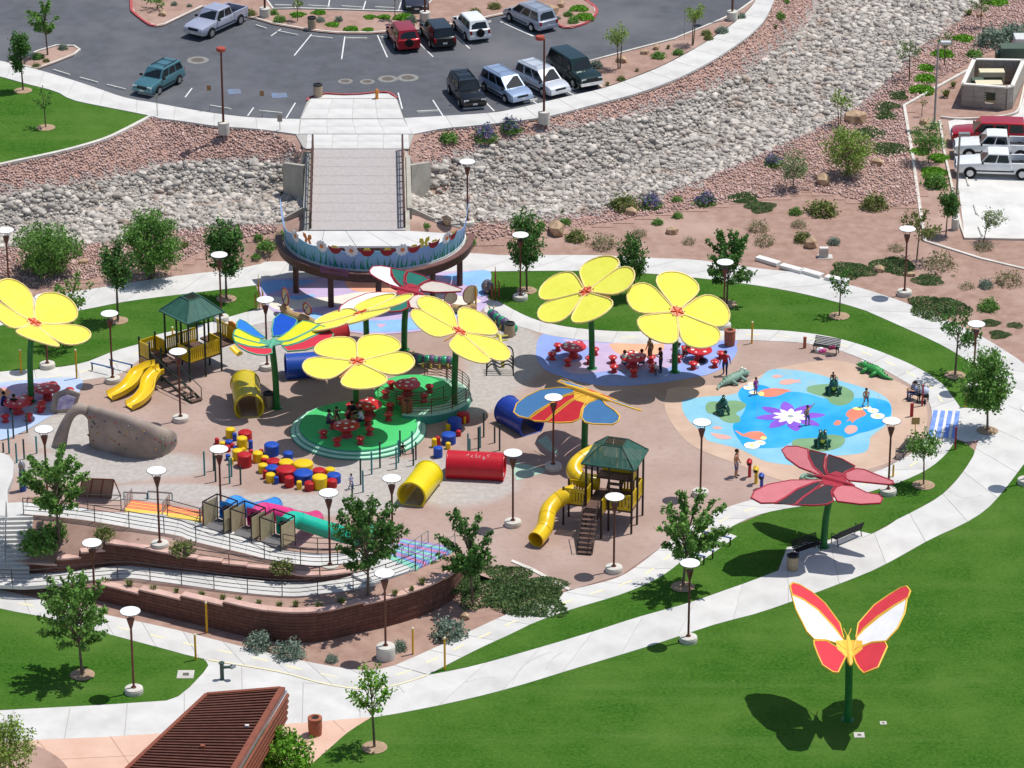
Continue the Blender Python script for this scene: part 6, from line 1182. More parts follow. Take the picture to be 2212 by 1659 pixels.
# ============================================================ slide booths on the terrace
M_BPAN = mat('beige_booth_panel', '#BDB08E', '#AEA180', scale=3, rough=.6); M_BFL = mat('grey_booth_floor', '#6C6A6C', rough=.7)
def booth(px, z, col, name, path, r=.49, tube=True):
    o = U(px[0], px[1], z); w1 = Vector((.81, -.59, 0)); d1 = Vector((.6, .8, 0)); Wd, Dp, H = 1.5, 1.25, 1.55; m = mat('booth_' + col.strip('#'), col, rough=.35, coat=.3)
    t = thing('slide_booth', f'{name} slide booth with beige side panels and a long {name} tube', 'slide', o, group='tube slide booths'); up = Vector((0, 0, 1))
    for a in (0, 1):
        for b in (0, 1): p = w1 * Wd * a + d1 * Dp * b; MB().bar(p - up * .3, p + up * H, .06).build('frame_post', M_DKB, t)
        MB().bar(w1 * Wd * a + up * H, w1 * Wd * a + d1 * Dp + up * H, .06).build('top_rail', M_DKB, t); MB().bar(d1 * Dp * a + up * H, d1 * Dp * a + w1 * Wd + up * H, .06).build('cross_rail', M_DKB, t)
        n_ = w1 * (1 if a else -1); q = w1 * Wd * a + n_ * .02; MB().slab([q + d1 * .06 + up * .05, q + d1 * (Dp - .06) + up * .05, q + d1 * (Dp - .06) + up * (H - .15), q + d1 * .06 + up * (H - .15)], .04, nrm=n_).build('side_panel', M_BPAN, t)
    MB().slab([up * .02, w1 * Wd + up * .02, w1 * Wd + d1 * Dp + up * .02, d1 * Dp + up * .02], .08).build('floor', M_BFL, t)
    hole = [d1 * Dp + w1 * (Wd / 2 + .42 * math.cos(x)) + up * (.62 + .42 * math.sin(x)) for x in [2 * math.pi * k / 16 for k in range(16)]]; rim = [d1 * Dp + w1 * (Wd / 2 + a) + up * b for a, b in ((.6, .62), (.6, 1.2), (0, 1.25), (-.6, 1.2), (-.6, .62), (-.6, .06), (0, .06), (.6, .06))]
    mb = MB(); v = hole + rim; mb.add(v, [(i, (i + 1) % 16, 16 + (((i + 1) // 2) % 8)) if i % 2 else (i, (i + 1) % 16, 16 + i // 2) for i in range(16)] + [(2 * k + 1 + 0, 16 + k, 16 + (k + 1) % 8) for k in range(8)]); mb.build('entrance_panel', m, t)
    tube_slide(t, [o + d1 * Dp + w1 * Wd / 2 + up * .62] + UL(path), r, m, 3, o); return t
booth((439.4, 1137), 2.62, '#2C8FE0', 'blue', [(507, 1088, 2.95), (526, 1096, 2.5), (546, 1103, 1.9), (570, 1099, 1.15), (594, 1091, .5)]); booth((499, 1152), 2.52, '#D8327E', 'magenta', [(566, 1104, 2.85), (600, 1109, 2.45), (640, 1120, 1.8), (665, 1124, 1.0), (682, 1120, .48)]); booth((562, 1170), 2.4, '#17B69A', 'teal', [(632, 1122, 2.85), (668, 1132, 2.4), (715, 1147, 1.8), (755, 1158, 1.25), (785, 1163, .85), (798, 1150, .5)])
# ============================================================ vehicles
M_GLASS = mat('car_glass', '#1B2226', rough=.08, spec=.6, scale=1); M_TYRE = mat('tyre', '#1A1A1B', rough=.85); M_RIMC = mat('wheel_rim', '#B9BCC0', rough=.3, metal=.8); M_BLK = mat('black_trim', '#202122', rough=.6); M_CHR = mat('chrome', '#D6D8DA', rough=.2, metal=.9); M_HL = mat('headlight', '#E8EDF0', rough=.15); M_TL = mat('tail_light', '#A8161B', rough=.25)
def loft_sec(secs, cap=True):
    n = len(secs[0]); mb = MB(); v = [p for s in secs for p in s]
    f = [(i * n + k, i * n + (k + 1) % n, (i + 1) * n + (k + 1) % n, (i + 1) * n + k) for i in range(len(secs) - 1) for k in range(n)]
    if cap: f += [tuple(reversed(range(n))), tuple(range((len(secs) - 1) * n, len(secs) * n))]
    return mb.add(v, f)
def fix(me):
    bm = bmesh.new(); bm.from_mesh(me); bmesh.ops.recalc_face_normals(bm, faces=bm.faces); bm.to_mesh(me); bm.free()
def car(label, cat, F, Rr, side, kind, col, z=ZP, group='vehicles in the car park', spare=False, rack=False, two=None):
    f, r = U(F[0], F[1], z), U(Rr[0], Rr[1], z); h = f - r; h.z = 0; h.normalize(); left = Vector((-h.y, h.x, 0)); s = 1 if side == 'L' else -1
    L, W, H, hood, belt, wsb, wst, rft, rfb, wb = {'suv': (4.5, 1.82, 1.72, 1.02, 1.08, .95, .42, -1.85, -2.12, 2.65), 'van': (4.9, 1.92, 1.74, .98, 1.02, 1.45, .55, -2.05, -2.32, 2.95), 'big': (5.6, 2.0, 1.95, 1.2, 1.22, 1.3, .7, -2.4, -2.62, 3.4), 'wagon': (4.8, 1.88, 1.7, 1.02, 1.06, 1.0, .45, -1.95, -2.25, 2.85), 'sedan': (4.6, 1.78, 1.42, .9, .95, .9, .25, -1.1, -1.75, 2.7), 'pickup': (5.8, 1.98, 1.85, 1.15, 1.18, 1.15, .6, -.85, -1.05, 3.7)}[kind]
    mid = (f + r) / 2 - left * s * (W / 2 - .1); t = thing({'pickup': 'pickup_truck', 'van': 'minivan', 'sedan': 'parked_car'}.get(kind, 'parked_car'), label, cat, (mid.x, mid.y, z), math.atan2(h.y, h.x), group)
    m = mat('paint_' + col.strip('#').lower(), col, rough=.28, metal=.35 if col not in ('#E9EAEA',) else 0, coat=.6, scale=.8); hl = L / 2; w = W / 2
    def sec(x, zb, zt, ww): return [Vector((x, -ww * .94, zb)), Vector((x, ww * .94, zb)), Vector((x, ww, zb + .22)), Vector((x, ww, zt - .16)), Vector((x, ww * .95, zt - .03)), Vector((x, ww * .86, zt)), Vector((x, -ww * .86, zt)), Vector((x, -ww * .95, zt - .03)), Vector((x, -ww, zt - .16)), Vector((x, -ww, zb + .22))]
    zb = .26 if kind not in ('pickup', 'big') else .36
    S = [sec(hl, zb + .12, hood - .32, w * .84), sec(hl - .06, zb + .04, hood - .2, w * .9), sec(hl - .3, zb, hood - .1, w * .97), sec(wsb + .25, zb, hood, w), sec(wsb - .1, zb, belt, w)]
    if kind == 'pickup': S += [sec(0, zb, belt, w), sec(-1.05, zb, belt, w), sec(-1.08, zb, .72, w), sec(-hl + .1, zb, .72, w), sec(-hl, zb + .1, .7, w * .97)]
    elif kind == 'sedan': S += [sec(0, zb, belt, w), sec(-1.6, zb, belt, w * .99), sec(-hl + .2, zb, belt - .04, w * .95), sec(-hl, zb + .1, belt - .15, w * .86)]
    else: S += [sec(0, zb, belt, w), sec(-1.4, zb, belt, w), sec(-hl + .12, zb + .02, belt, w * .97), sec(-hl, zb + .12, belt - .06, w * .9)]
    me = loft_sec(S).mesh('body'); fix(me); body = link('body', me, m, t); me.polygons.foreach_set('use_smooth', [True] * len(me.polygons)); me.set_sharp_from_angle(angle=R(35))
    # cabin
    tw = w * .76; bw = w * .93; q = .05
    def cs(x, zt, wt): return [Vector((x, -bw, belt - .05)), Vector((x, bw, belt - .05)), Vector((x, wt, zt - q)), Vector((x, wt * .9, zt)), Vector((x, -wt * .9, zt)), Vector((x, -wt, zt - q))]
    cb = [[Vector((wsb, -bw * .92, belt - .05)), Vector((wsb, bw * .92, belt - .05)), Vector((wst, tw, H - q - .04)), Vector((wst, tw * .9, H - .03)), Vector((wst, -tw * .9, H - .03)), Vector((wst, -tw, H - q - .04))], cs((wst + rft) / 2 + .2, H, tw + .02), [Vector((rfb, -bw * .97, belt - .05)), Vector((rfb, bw * .97, belt - .05)), Vector((rft, tw, H - q - .03)), Vector((rft, tw * .9, H - .02)), Vector((rft, -tw * .9, H - .02)), Vector((rft, -tw, H - q - .03))]]
    cb[1][0].x = cb[1][1].x = (wsb + rfb) / 2
    me = loft_sec(cb).mesh('cabin'); fix(me); cab = link('cabin', me, mat('paint_' + two.strip('#').lower(), two, rough=.3, coat=.5) if two else m, t); me.polygons.foreach_set('use_smooth', [True] * len(me.polygons)); me.set_sharp_from_angle(angle=R(35))
    def glass(nm, P, out, parent=cab): return MB().slab([p + out * .012 for p in P], .014, nrm=out).build(nm, M_GLASS, parent)
    def mix3(a, b, u, a2, b2, v): return a.lerp(b, u).lerp(a2.lerp(b2, u), v)
    A = cb[0]; o = Vector((H - belt, 0, wsb - wst)).normalized(); glass('windscreen', [mix3(A[0], A[1], u, A[5], A[2], v) for u, v in ((.06, .1), (.94, .1), (.92, .93), (.08, .93))], o)
    A = cb[2]; o = Vector((-(H - belt), 0, (rft - rfb) if rft > rfb else .1)).normalized(); glass('rear_window', [mix3(A[0], A[1], u, A[5], A[2], v) for u, v in ((.1, .14), (.9, .14), (.88, .88), (.12, .88))], o)
    nw = 2 if kind in ('pickup', 'sedan') else 3
    for sd_ in (-1, 1):
        o = Vector((0, sd_ * (H - belt), bw - tw)).normalized(); lo0, lo1 = Vector((wsb - .12, sd_ * bw * .965, belt + .03)), Vector((rfb + .1, sd_ * bw * .985, belt + .03)); hi0, hi1 = Vector((wst - .02, sd_ * (tw + .035), H - .13)), Vector((rft + .05, sd_ * (tw + .03), H - .13))
        for i in range(nw): a0, a1 = i / nw + .025, (i + 1) / nw - .025; glass('side_window', [lo0.lerp(lo1, a0), lo0.lerp(lo1, a1), hi0.lerp(hi1, a1), hi0.lerp(hi1, a0)], o)
        MB().box((wsb - .15, sd_ * (w + .1), belt + .05), (.14, .2, .15)).build('mirror', M_BLK, t)
        for dx in ((wsb - .5, -.15) if kind != 'pickup' else (wsb - .9, -.3)): MB().box((dx - .35, sd_ * (w + .004), belt - .22), (.16, .02, .035)).build('door_handle', M_CHR, body)
        MB().box((.1, sd_ * (w + .002), .48 if zb < .3 else .58), (wb - 1.0, .02, .1)).build('side_strip', M_BLK, body)
        for x in (wb / 2, -wb / 2):
            rw = .34 if zb < .3 else .4; y = sd_ * (w - .06); wh = MB().lathe([(rw, -.1), (rw + .01, -.06), (rw + .01, .06), (rw, .1)], n=18).mesh('tyre'); 
            for v_ in wh.vertices: v_.co = Vector((v_.co.x, v_.co.z, v_.co.y))
            fix(wh); ar = MB().slab([Vector((x + (rw + .07) * math.cos(a), sd_ * (w + .003), rw + (rw + .07) * math.sin(a))) for a in [math.pi * k / 12 for k in range(13)]] + [Vector((x - rw - .07, sd_ * (w + .003), zb)), Vector((x + rw + .07, sd_ * (w + .003), zb))], .02, nrm=(0, sd_, 0)).build('wheel_arch', M_BLK, t)
            wo_ = link('tyre', wh, M_TYRE, None); rm = MB().lathe([(rw * .62, .105), (rw * .55, .085), (rw * .2, .1), (.001, .1)], n=12).mesh('rim')
            for v_ in rm.vertices: v_.co = Vector((v_.co.x, v_.co.z * sd_, v_.co.y))
            fix(rm); wo_.name = 'wheel'; wo_.parent = t; wo_.location = (x, y + sd_ * .02, rw); link('rim', rm, M_RIMC, wo_)
        MB().box((hl - .12, sd_ * w * .68, hood - .3), (.2, .36, .17)).build('headlight', M_HL, t); MB().box((-hl + .06, sd_ * w * .8, (belt - .2) if kind != 'pickup' else .95), (.16, .18, .3)).build('tail_light', M_TL, t)
    MB().box((hl - .03, 0, zb + .22), (.16, W * .92, .24)).build('front_bumper', M_CHR if kind in ('pickup', 'big') else m, t); MB().box((-hl + .03, 0, zb + .22), (.16, W * .92, .22)).build('rear_bumper', M_CHR if kind in ('pickup', 'big') else m, t)
    MB().box((hl - .04, 0, hood - .33), (.12, W * .46, .18)).build('grille', M_BLK, t); MB().box((hl + .055, 0, zb + .22), (.02, .34, .13)).build('number_plate', M_WHITE, t); MB().box((-hl - .055, 0, .62), (.02, .34, .13)).build('number_plate', M_WHITE, t)
    if kind == 'pickup':
        for sd_ in (-1, 1): MB().box(((-1.08 - hl) / 2, sd_ * (w - .07), .95), (hl - 1.1, .14, .5)).build('bed_side', m, t)
        MB().box((-hl + .05, 0, .95), (.1, W - .3, .5)).build('tailgate', m, t); MB().box(((-1.08 - hl) / 2, 0, .735), (hl - 1.2, W - .3, .03)).build('bed_floor', M_BLK, t)
    if spare: sp = MB().lathe([(.3, -.1), (.32, -.05), (.32, .08), (.2, .11), (.001, .11)], n=16).mesh('spare_wheel'); [setattr(v_, 'co', Vector((-v_.co.z - hl - .08, v_.co.x, v_.co.y + .85))) for v_ in sp.vertices]; fix(sp); link('spare_wheel', sp, M_TYRE, t)
    if rack:
        for sd_ in (-1, 1): MB().bar((wst - .3, sd_ * tw * .8, H + .04), (rft + .2, sd_ * tw * .8, H + .04), .04).build('roof_rail', M_BLK if rack == 1 else M_CHR, t)
        for k in (.3, .75): x = lerp(wst, rft, k); MB().bar((x, -tw * .8, H + .05), (x, tw * .8, H + .05), .035).build('roof_bar', M_BLK if rack == 1 else M_CHR, t)
    return t
car('teal sport utility vehicle parked alone near the turning loop', 'car', (345, 203), (382, 183), 'L', 'suv', '#4E7F8A', rack=1); car('long silver pickup truck angled beside the planting island', 'pickup truck', (453, 83), (520, 52), 'L', 'pickup', '#B9BDD0')
car('small red sport utility vehicle seen from behind with a spare wheel', 'car', (840, 84), (856, 108), 'L', 'suv', '#A81525', spare=True); car('black wagon seen from behind next to the red car', 'car', (911, 76), (933, 105), 'L', 'wagon', '#1A2024'); car('white sport utility vehicle seen from behind with black spare wheel', 'car', (984, 64), (1008, 88), 'L', 'suv', '#E9EAEA', spare=True)
car('silver minivan parked at the right end of the island', 'van', (1103, 46), (1150, 68), 'L', 'van', '#A9AFBC', rack=2); car('dark sedan cut by the top picture edge', 'car', (922, 22), (921, 0), 'L', 'sedan', '#3A3C48')
car('black sport utility vehicle facing the walk, left of the front row', 'car', (995, 231), (973, 203), 'R', 'wagon', '#101318', rack=1); car('pale blue minivan facing the walk in the front row', 'van', (1092, 222), (1050, 198), 'R', 'van', '#9FB2CE', rack=2); car('silver white minivan facing the walk behind the lamp post', 'van', (1172, 207), (1127, 185), 'R', 'van', '#D9DCE2', rack=2); car('very dark green full-size sport utility vehicle at the right end of the front row', 'car', (1241, 191), (1194, 161), 'R', 'big', '#0F2E2C')
car('red pickup with canopy in the pale car park at the right', 'pickup truck', (2086, 319), (2190, 322), 'L', 'big', '#B8182A', z=.012, group='vehicles in the pale car park'); car('white pickup truck between the red one and the nearest white one', 'pickup truck', (2096, 344), (2200, 347), 'L', 'pickup', '#E9EAEA', z=.012, group='vehicles in the pale car park'); car('nearest white crew cab pickup truck in the pale car park', 'pickup truck', (2099, 384), (2203, 387), 'L', 'pickup', '#E9EAEA', z=.012, group='vehicles in the pale car park')
# wheel stops
M_WS = mat('wheel_stop_concrete', '#D8D5CD', '#C2BFB7', scale=3, rough=.85)
def stops(L_, fmt, z, m=M_WS):
    it = []
    for a, b in L_:
        p, q = U(*a, z), U(*b, z); c = (p + q) / 2; d = (q - p); t = MB(); h = d.normalized(); n = Vector((-h.y, h.x, 0)); l = d.length / 2
        v = []
        for x in (-l, l):
            for y, zz in ((-.09, 0), (-.05, .12), (.05, .12), (.09, 0)): v.append(h * x + n * y + Vector((0, 0, zz)))
        o = t.add(v, [(0, 1, 5, 4), (1, 2, 6, 5), (2, 3, 7, 6), (0, 3, 2, 1), (4, 5, 6, 7)]).build('wheel_stop', m, None, loc=(c.x, c.y, z)); it.append((o, PX(c)[0]))
    ordinals(it, fmt, 'concrete wheel stops', 'wheel stop')
T1 = lambda x, y: (x / 4, y / 4); T2 = lambda x, y: (553 + x / 4, y / 4)
stops([(T1(460, 610), T1(605, 655)), (T1(690, 678), T1(845, 720)), (T1(925, 740), T1(1085, 780)), (T1(1195, 805), T1(1345, 835)), (T1(1815, 920), T1(1995, 950)), (T2(30, 965), T2(225, 985))], '{} concrete wheel stop along the left walk', ZP + .01)
stops([(T2(1390, 972), T2(1575, 962)), (T2(1790, 945), T2(1975, 930)), ((1131, 222), (1160, 216)), ((1225, 196), (1250, 190))], '{} concrete wheel stop in the front row right of the apron', ZP + .01)
stops([(T2(0, 225), T2(90, 255)), (T2(185, 275), T2(360, 310)), (T2(475, 320), T2(660, 338)), (T2(778, 335), T2(960, 338)), (T2(1080, 330), T2(1130, 325)), (T2(1960, 205), T2(2030, 190))], '{} concrete wheel stop along the lower edge of the island', ZP + .01)
stops([(T2(160, 50), T2(345, 55)), (T2(450, 55), T2(640, 65)), (T2(740, 60), T2(920, 72)), (T2(1028, 68), T2(1205, 78))], '{} concrete wheel stop above the island', ZP + .01)
stops([((2088, 385), (2092, 402)), ((2104, 444), (2110, 464)), ((2114, 491), (2122, 511))], '{} concrete wheel stop in the pale car park', .016)
# ============================================================ people
def person_mesh(J, edges, rad):
    me = bpy.data.meshes.new('person'); names = list(J); idx = {k: i for i, k in enumerate(names)}; me.from_pydata([J[k] for k in names], [(idx[a], idx[b]) for a, b in edges], []); o = bpy.data.objects.new('tmp', me); COL.objects.link(o)
    o.modifiers.new('skin', 'SKIN'); sv = me.skin_vertices[0].data
    for k, i in idx.items(): sv[i].radius = (rad[k], rad[k] * (.72 if k in ('pelvis', 'spine', 'chest') else 1)); sv[i].use_root = k == 'pelvis'
    s = o.modifiers.new('sub', 'SUBSURF'); s.levels = s.render_levels = 1
    dg = bpy.context.evaluated_depsgraph_get(); out = bpy.data.meshes.new_from_object(o.evaluated_get(dg)); bpy.data.objects.remove(o); return out
E_ = [('pelvis', 'spine'), ('spine', 'chest'), ('chest', 'neck'), ('neck', 'head'), ('head', 'crown')]
for q in 'LR': E_ += [('chest', 'sh' + q), ('sh' + q, 'el' + q), ('el' + q, 'wr' + q), ('wr' + q, 'ha' + q), ('pelvis', 'hip' + q), ('hip' + q, 'kn' + q), ('kn' + q, 'an' + q), ('an' + q, 'toe' + q)]
RAD = {'pelvis': .15, 'spine': .135, 'chest': .16, 'neck': .055, 'head': .095, 'crown': .07}
for q in 'LR': RAD.update({'sh' + q: .065, 'el' + q: .045, 'wr' + q: .032, 'ha' + q: .03, 'hip' + q: .095, 'kn' + q: .062, 'an' + q: .042, 'toe' + q: .035})
def pose(kind):
    V = Vector; J = {'pelvis': V((0, 0, .95)), 'spine': V((0, 0, 1.12)), 'chest': V((0, -.01, 1.33)), 'neck': V((0, -.01, 1.49)), 'head': V((0, -.03, 1.6)), 'crown': V((0, -.02, 1.7))}
    for q, s in (('L', 1), ('R', -1)):
        J.update({'sh' + q: V((s * .19, 0, 1.41)), 'el' + q: V((s * .25, .02, 1.13)), 'wr' + q: V((s * .26, -.08, .89)), 'ha' + q: V((s * .26, -.11, .82)), 'hip' + q: V((s * .1, 0, .9)), 'kn' + q: V((s * .11, -.02, .5)), 'an' + q: V((s * .12, .02, .08)), 'toe' + q: V((s * .13, -.14, .04))})
    if kind == 'walk': J['knL'].y, J['anL'].y, J['toeL'].y = -.14, -.1, -.26; J['knR'].y, J['anR'].y, J['toeR'].y = .03, .24, .1; J['anR'].z = .12; J['wrL'].y, J['haL'].y = .1, .1; J['wrR'].y, J['haR'].y = -.2, -.24
    if kind == 'armup': J['elL'] = V((.34, -.05, 1.55)); J['wrL'] = V((.46, -.1, 1.74)); J['haL'] = V((.5, -.12, 1.8)); J['knL'].y, J['anL'].y, J['toeL'].y = -.1, -.05, -.2
    if kind == 'phone':
        for q, s in (('L', 1), ('R', -1)): J['el' + q] = V((s * .22, -.05, 1.13)); J['wr' + q] = V((s * .1, -.25, 1.2)); J['ha' + q] = V((s * .06, -.3, 1.24))
        J['head'] = V((0, -.07, 1.59)); J['crown'] = V((0, -.08, 1.69))
    if kind == 'sit':
        d = V((0, 0, .47)); 
        for k in J: J[k] = J[k] - d
        for k in ('chest', 'neck', 'head', 'crown'): J[k].y -= .08
        for q, s in (('L', 1), ('R', -1)): J['sh' + q].y -= .08; J['el' + q] = V((s * .24, -.2, .7)); J['wr' + q] = V((s * .14, -.42, .74)); J['ha' + q] = V((s * .1, -.5, .75)); J['kn' + q] = V((s * .13, -.42, .47)); J['an' + q] = V((s * .13, -.4, .08)); J['toe' + q] = V((s * .14, -.55, .04))
    return J
PM = {}
def person(label, px, kind, shirt, pants, skin='#B98A6C', hair='#2B211C', h=1.72, face=0.0, z=0.0, bare=False, shorts=False, group=None, cap=None):
    p = U(px[0], px[1], z); J = pose(kind)
    if kind not in PM: PM[kind] = person_mesh(J, E_, RAD)
    me = PM[kind].copy(); me.name = 'person'; ms = [mat('skin_' + skin[1:], skin, rough=.6), mat('cloth_' + (skin if bare else shirt)[1:], skin if bare else shirt, rough=.85, scale=6), mat('cloth_' + pants[1:], pants, rough=.85, scale=6), mat('shoe_leather', '#3A3634', rough=.7)]
    for m in ms: me.materials.append(m)
    seg = [(J[a], J[b], c) for a, b, c in [('pelvis', 'spine', 1), ('spine', 'chest', 1), ('chest', 'neck', 1), ('neck', 'head', 0), ('head', 'crown', 0)] + [(x + q, y + q, c) for q in 'LR' for x, y, c in (('sh', 'el', 1), ('el', 'wr', 0), ('wr', 'ha', 0), ('hip', 'kn', 2), ('kn', 'an', 0 if shorts else 2), ('an', 'toe', 3))]]
    mi = []
    for f in me.polygons:
        c = f.center; best = (9, 0)
        for a, b, k in seg:
            d = b - a; t = min(max((c - a).dot(d) / d.length_squared, 0), 1); e = (c - a - d * t).length
            if e < best[0]: best = (e, k)
        k = best[1]
        if k == 1 and c.z < J['pelvis'].z + .03: k = 2
        mi.append(k)
    me.polygons.foreach_set('material_index', mi); me.polygons.foreach_set('use_smooth', [True] * len(mi))
    # hands: palm end grows five fingers
    bm = bmesh.new(); bm.from_mesh(me)
    for q, s in (('L', 1), ('R', -1)):
        d = (J['ha' + q] - J['wr' + q]).normalized(); sd_ = d.cross(Vector((s, 0, .3))).normalized(); 
        for k in range(5):
            o = J['ha' + q] + sd_ * (k - 2) * .017 - d * (.03 if k == 0 else 0); e = o + d * (.05, .075, .085, .075, .055)[k] + (sd_ * -.03 if k == 0 else Vector()) ; w_ = .008; n = d.cross(sd_).normalized()
            vs = [bm.verts.new(o + sd_ * a * w_ + n * b * w_) for a, b in ((-1, -1), (1, -1), (1, 1), (-1, 1))] + [bm.verts.new(e + sd_ * a * w_ * .6 + n * b * w_ * .6) for a, b in ((-1, -1), (1, -1), (1, 1), (-1, 1))]
            for fc in ((0, 1, 5, 4), (1, 2, 6, 5), (2, 3, 7, 6), (3, 0, 4, 7), (4, 5, 6, 7)): bm.faces.new([vs[i] for i in fc]).material_index = 0
    bm.to_mesh(me); bm.free()
    o = link('person', me, None, None, loc=(p.x, p.y, z)); k = h / 1.75; o.scale = (k * 1.18, k * 1.18, k); o.rotation_euler = (0, 0, face); tag(o, label, 'person', group)
    hd = J['head']; cr = J['crown']; MB().sphere(hd + (cr - hd) * .45 + Vector((0, .025, .02)), (.105, .11, .115), 10, 6).build('hair', mat('hair_' + (cap or hair)[1:], cap or hair, rough=.8), o, smooth=True)
    fm = MB()
    for s in (-1, 1): fm.sphere(hd + Vector((s * .035, -.092, .03)), (.012, .008, .009), 6, 4)
    e = fm.build('eyes', mat('eye_dark', '#1C1612'), o); MB().sphere(hd + Vector((0, -.105, .0)), (.014, .02, .022), 6, 4).build('nose', ms[0], o)
    for s in (-1, 1): MB().sphere(hd + Vector((s * .1, 0, .01)), (.012, .025, .032), 6, 4).build('ear', ms[0], o)
    MB().box(hd + Vector((0, -.094, -.042)), (.045, .01, .01)).build('mouth', mat('lip', '#8C4A42'), o)
    return o
G = 'people at the playground'
person('man in red shirt and blue jeans standing near the crocodile', (1566, 811), 'walk', '#B32230', '#2E3F66', face=-.3, group=G); person('woman with long hair in dark top holding a phone beside the plaza table', (1427, 804), 'phone', '#4A3038', '#2B3550', skin='#A87458', face=-1.3, group=G)
person('person in tan clothes standing behind the plaza table', (1404, 782), 'stand', '#8A7358', '#6E5B45', face=-1.0, group=G); person('seated person in pink top at the plaza table', (1386, 795), 'sit', '#C493A8', '#4A4450', face=math.pi, group=G, z=.02); person('seated person in white top at the plaza table', (1348, 797), 'sit', '#D9D6D2', '#3E4A66', face=math.pi - .4, group=G, z=.02); person('small child in white beside the plaza table', (1416, 812), 'stand', '#D8D8DC', '#5A5A66', h=.95, face=2.0, group=G)
person('seated person in blue and white at the table under the rightmost flower', (1469, 780), 'sit', '#AFC0DA', '#3B4C7A', face=-2.0, group=G, z=.02); person('seated person in brown at the table under the rightmost flower', (1492, 775), 'sit', '#7A5646', '#4A3A34', face=-2.4, group=G, z=.02)
person('seated person in grey at the left of the green stage table', (708, 925), 'sit', '#6A6478', '#2C3350', face=1.5, z=.45, group=G); person('seated person in white shirt at the right of the green stage table', (783, 921), 'sit', '#C9CBDC', '#27304A', face=-1.4, z=.45, group=G); person('seated child in brown behind the green stage table', (727, 908), 'sit', '#7E6252', '#4A4048', h=1.3, face=.2, z=.45, group=G); person('seated person in black behind the green stage table', (762, 905), 'sit', '#23232B', '#1E2230', face=-.2, z=.45, group=G)
person('child in pink swimsuit at the left of the splash pad', (1632, 853), 'stand', '#B2508E', '#A0488A', h=1.2, face=.8, group=G, shorts=True); person('small child sitting on the far frog of the splash pad', (1799, 826), 'sit', '#8A5A48', '#7A4A3C', h=1.0, face=0, z=.72, group=G); person('child running at the right of the splash pad', (1870, 878), 'walk', '#A98C80', '#4A4E6E', h=1.25, face=.4, bare=True, shorts=True, group=G); person('boy with raised arm beside the painted lotus', (1743, 919), 'armup', '#8E6A54', '#4C5878', h=1.35, face=.7, bare=True, shorts=True, group=G)
person('shirtless man in blue shorts looking at the talk tubes', (1590, 1030), 'stand', '#A97C62', '#5C6E98', h=1.82, face=1.2, bare=True, shorts=True, group=G); person('person seated on a bench beside a stroller at the right of the splash pad', (1978, 862), 'sit', '#8C97B4', '#4A5A86', face=-1.2, group=G); person('small child in blue and white among the balance posts', (759, 1056), 'walk', '#C6CAE4', '#7C86B8', h=1.0, face=.8, group=G); person('crouching child in black beside the green stage steps', (870, 977), 'sit', '#1E1E22', '#26262C', h=.9, face=.3, group=G)
person('person in dark blue at the shaded table on the left edge', (6, 886), 'sit', '#26306E', '#20263E', face=1.6, group=G); person('person in black leaning over the shaded table on the left edge', (30, 893), 'sit', '#2A2226', '#26262C', face=2.8, group=G)
# ============================================================ trees and shrubs
def leafmat(n, a, b): return mat(n, a, b, scale=1.3, rough=.75, island=.32, trans=.28, spec=.2)
LM = {'dark': leafmat('leaf_dark', '#5F8844', '#4D7639'), 'mid': leafmat('leaf_mid', '#76A04E', '#628C42'), 'yel': leafmat('leaf_yellowgreen', '#93AE55', '#7E9A46'), 'pale': leafmat('leaf_pale', '#8EA272', '#7A8F60'), 'sage': leafmat('leaf_sage', '#8FA08F', '#7A8C7C'), 'olive': leafmat('leaf_olive', '#7F8A4E', '#6C7842'), 'bright': leafmat('leaf_bright', '#7DB03C', '#689C30'), 'dry': leafmat('leaf_dry', '#A09C78', '#8A8766'), 'purple': leafmat('flower_purple', '#7F78A6', '#6A648F'), 'low': leafmat('leaf_groundcover', '#6A8250', '#557042')}
M_BARK = mat('bark', '#7A6A5A', '#5F5146', scale=6, rough=.9, bump=.3)
def leaves(name, P, size, seed, m, parent=None, flat=0.0, asp=.55):
    r = np.random.default_rng(seed); P = np.asarray(P); n = len(P); nrm = r.normal(size=(n, 3)); nrm[:, 2] = np.abs(nrm[:, 2]) + flat; nrm /= np.linalg.norm(nrm, axis=1)[:, None]
    t = r.normal(size=(n, 3)); t -= nrm * (t * nrm).sum(1)[:, None]; t /= np.linalg.norm(t, axis=1)[:, None]; b = np.cross(nrm, t); s = (size * r.uniform(.6, 1.3, n))[:, None]
    V = np.stack([P - t * s, P + b * s * asp + nrm * s * .12, P + t * s, P - b * s * asp + nrm * s * .12], 1).reshape(-1, 3).astype('f4'); F_ = np.arange(n * 4, dtype='i4')
    me = bpy.data.meshes.new(name); me.vertices.add(n * 4); me.vertices.foreach_set('co', V.ravel()); me.loops.add(n * 4); me.loops.foreach_set('vertex_index', F_); me.polygons.add(n); me.polygons.foreach_set('loop_start', np.arange(0, n * 4, 4, dtype='i4')); me.update(calc_edges=True)
    return link(name, me, m, parent)
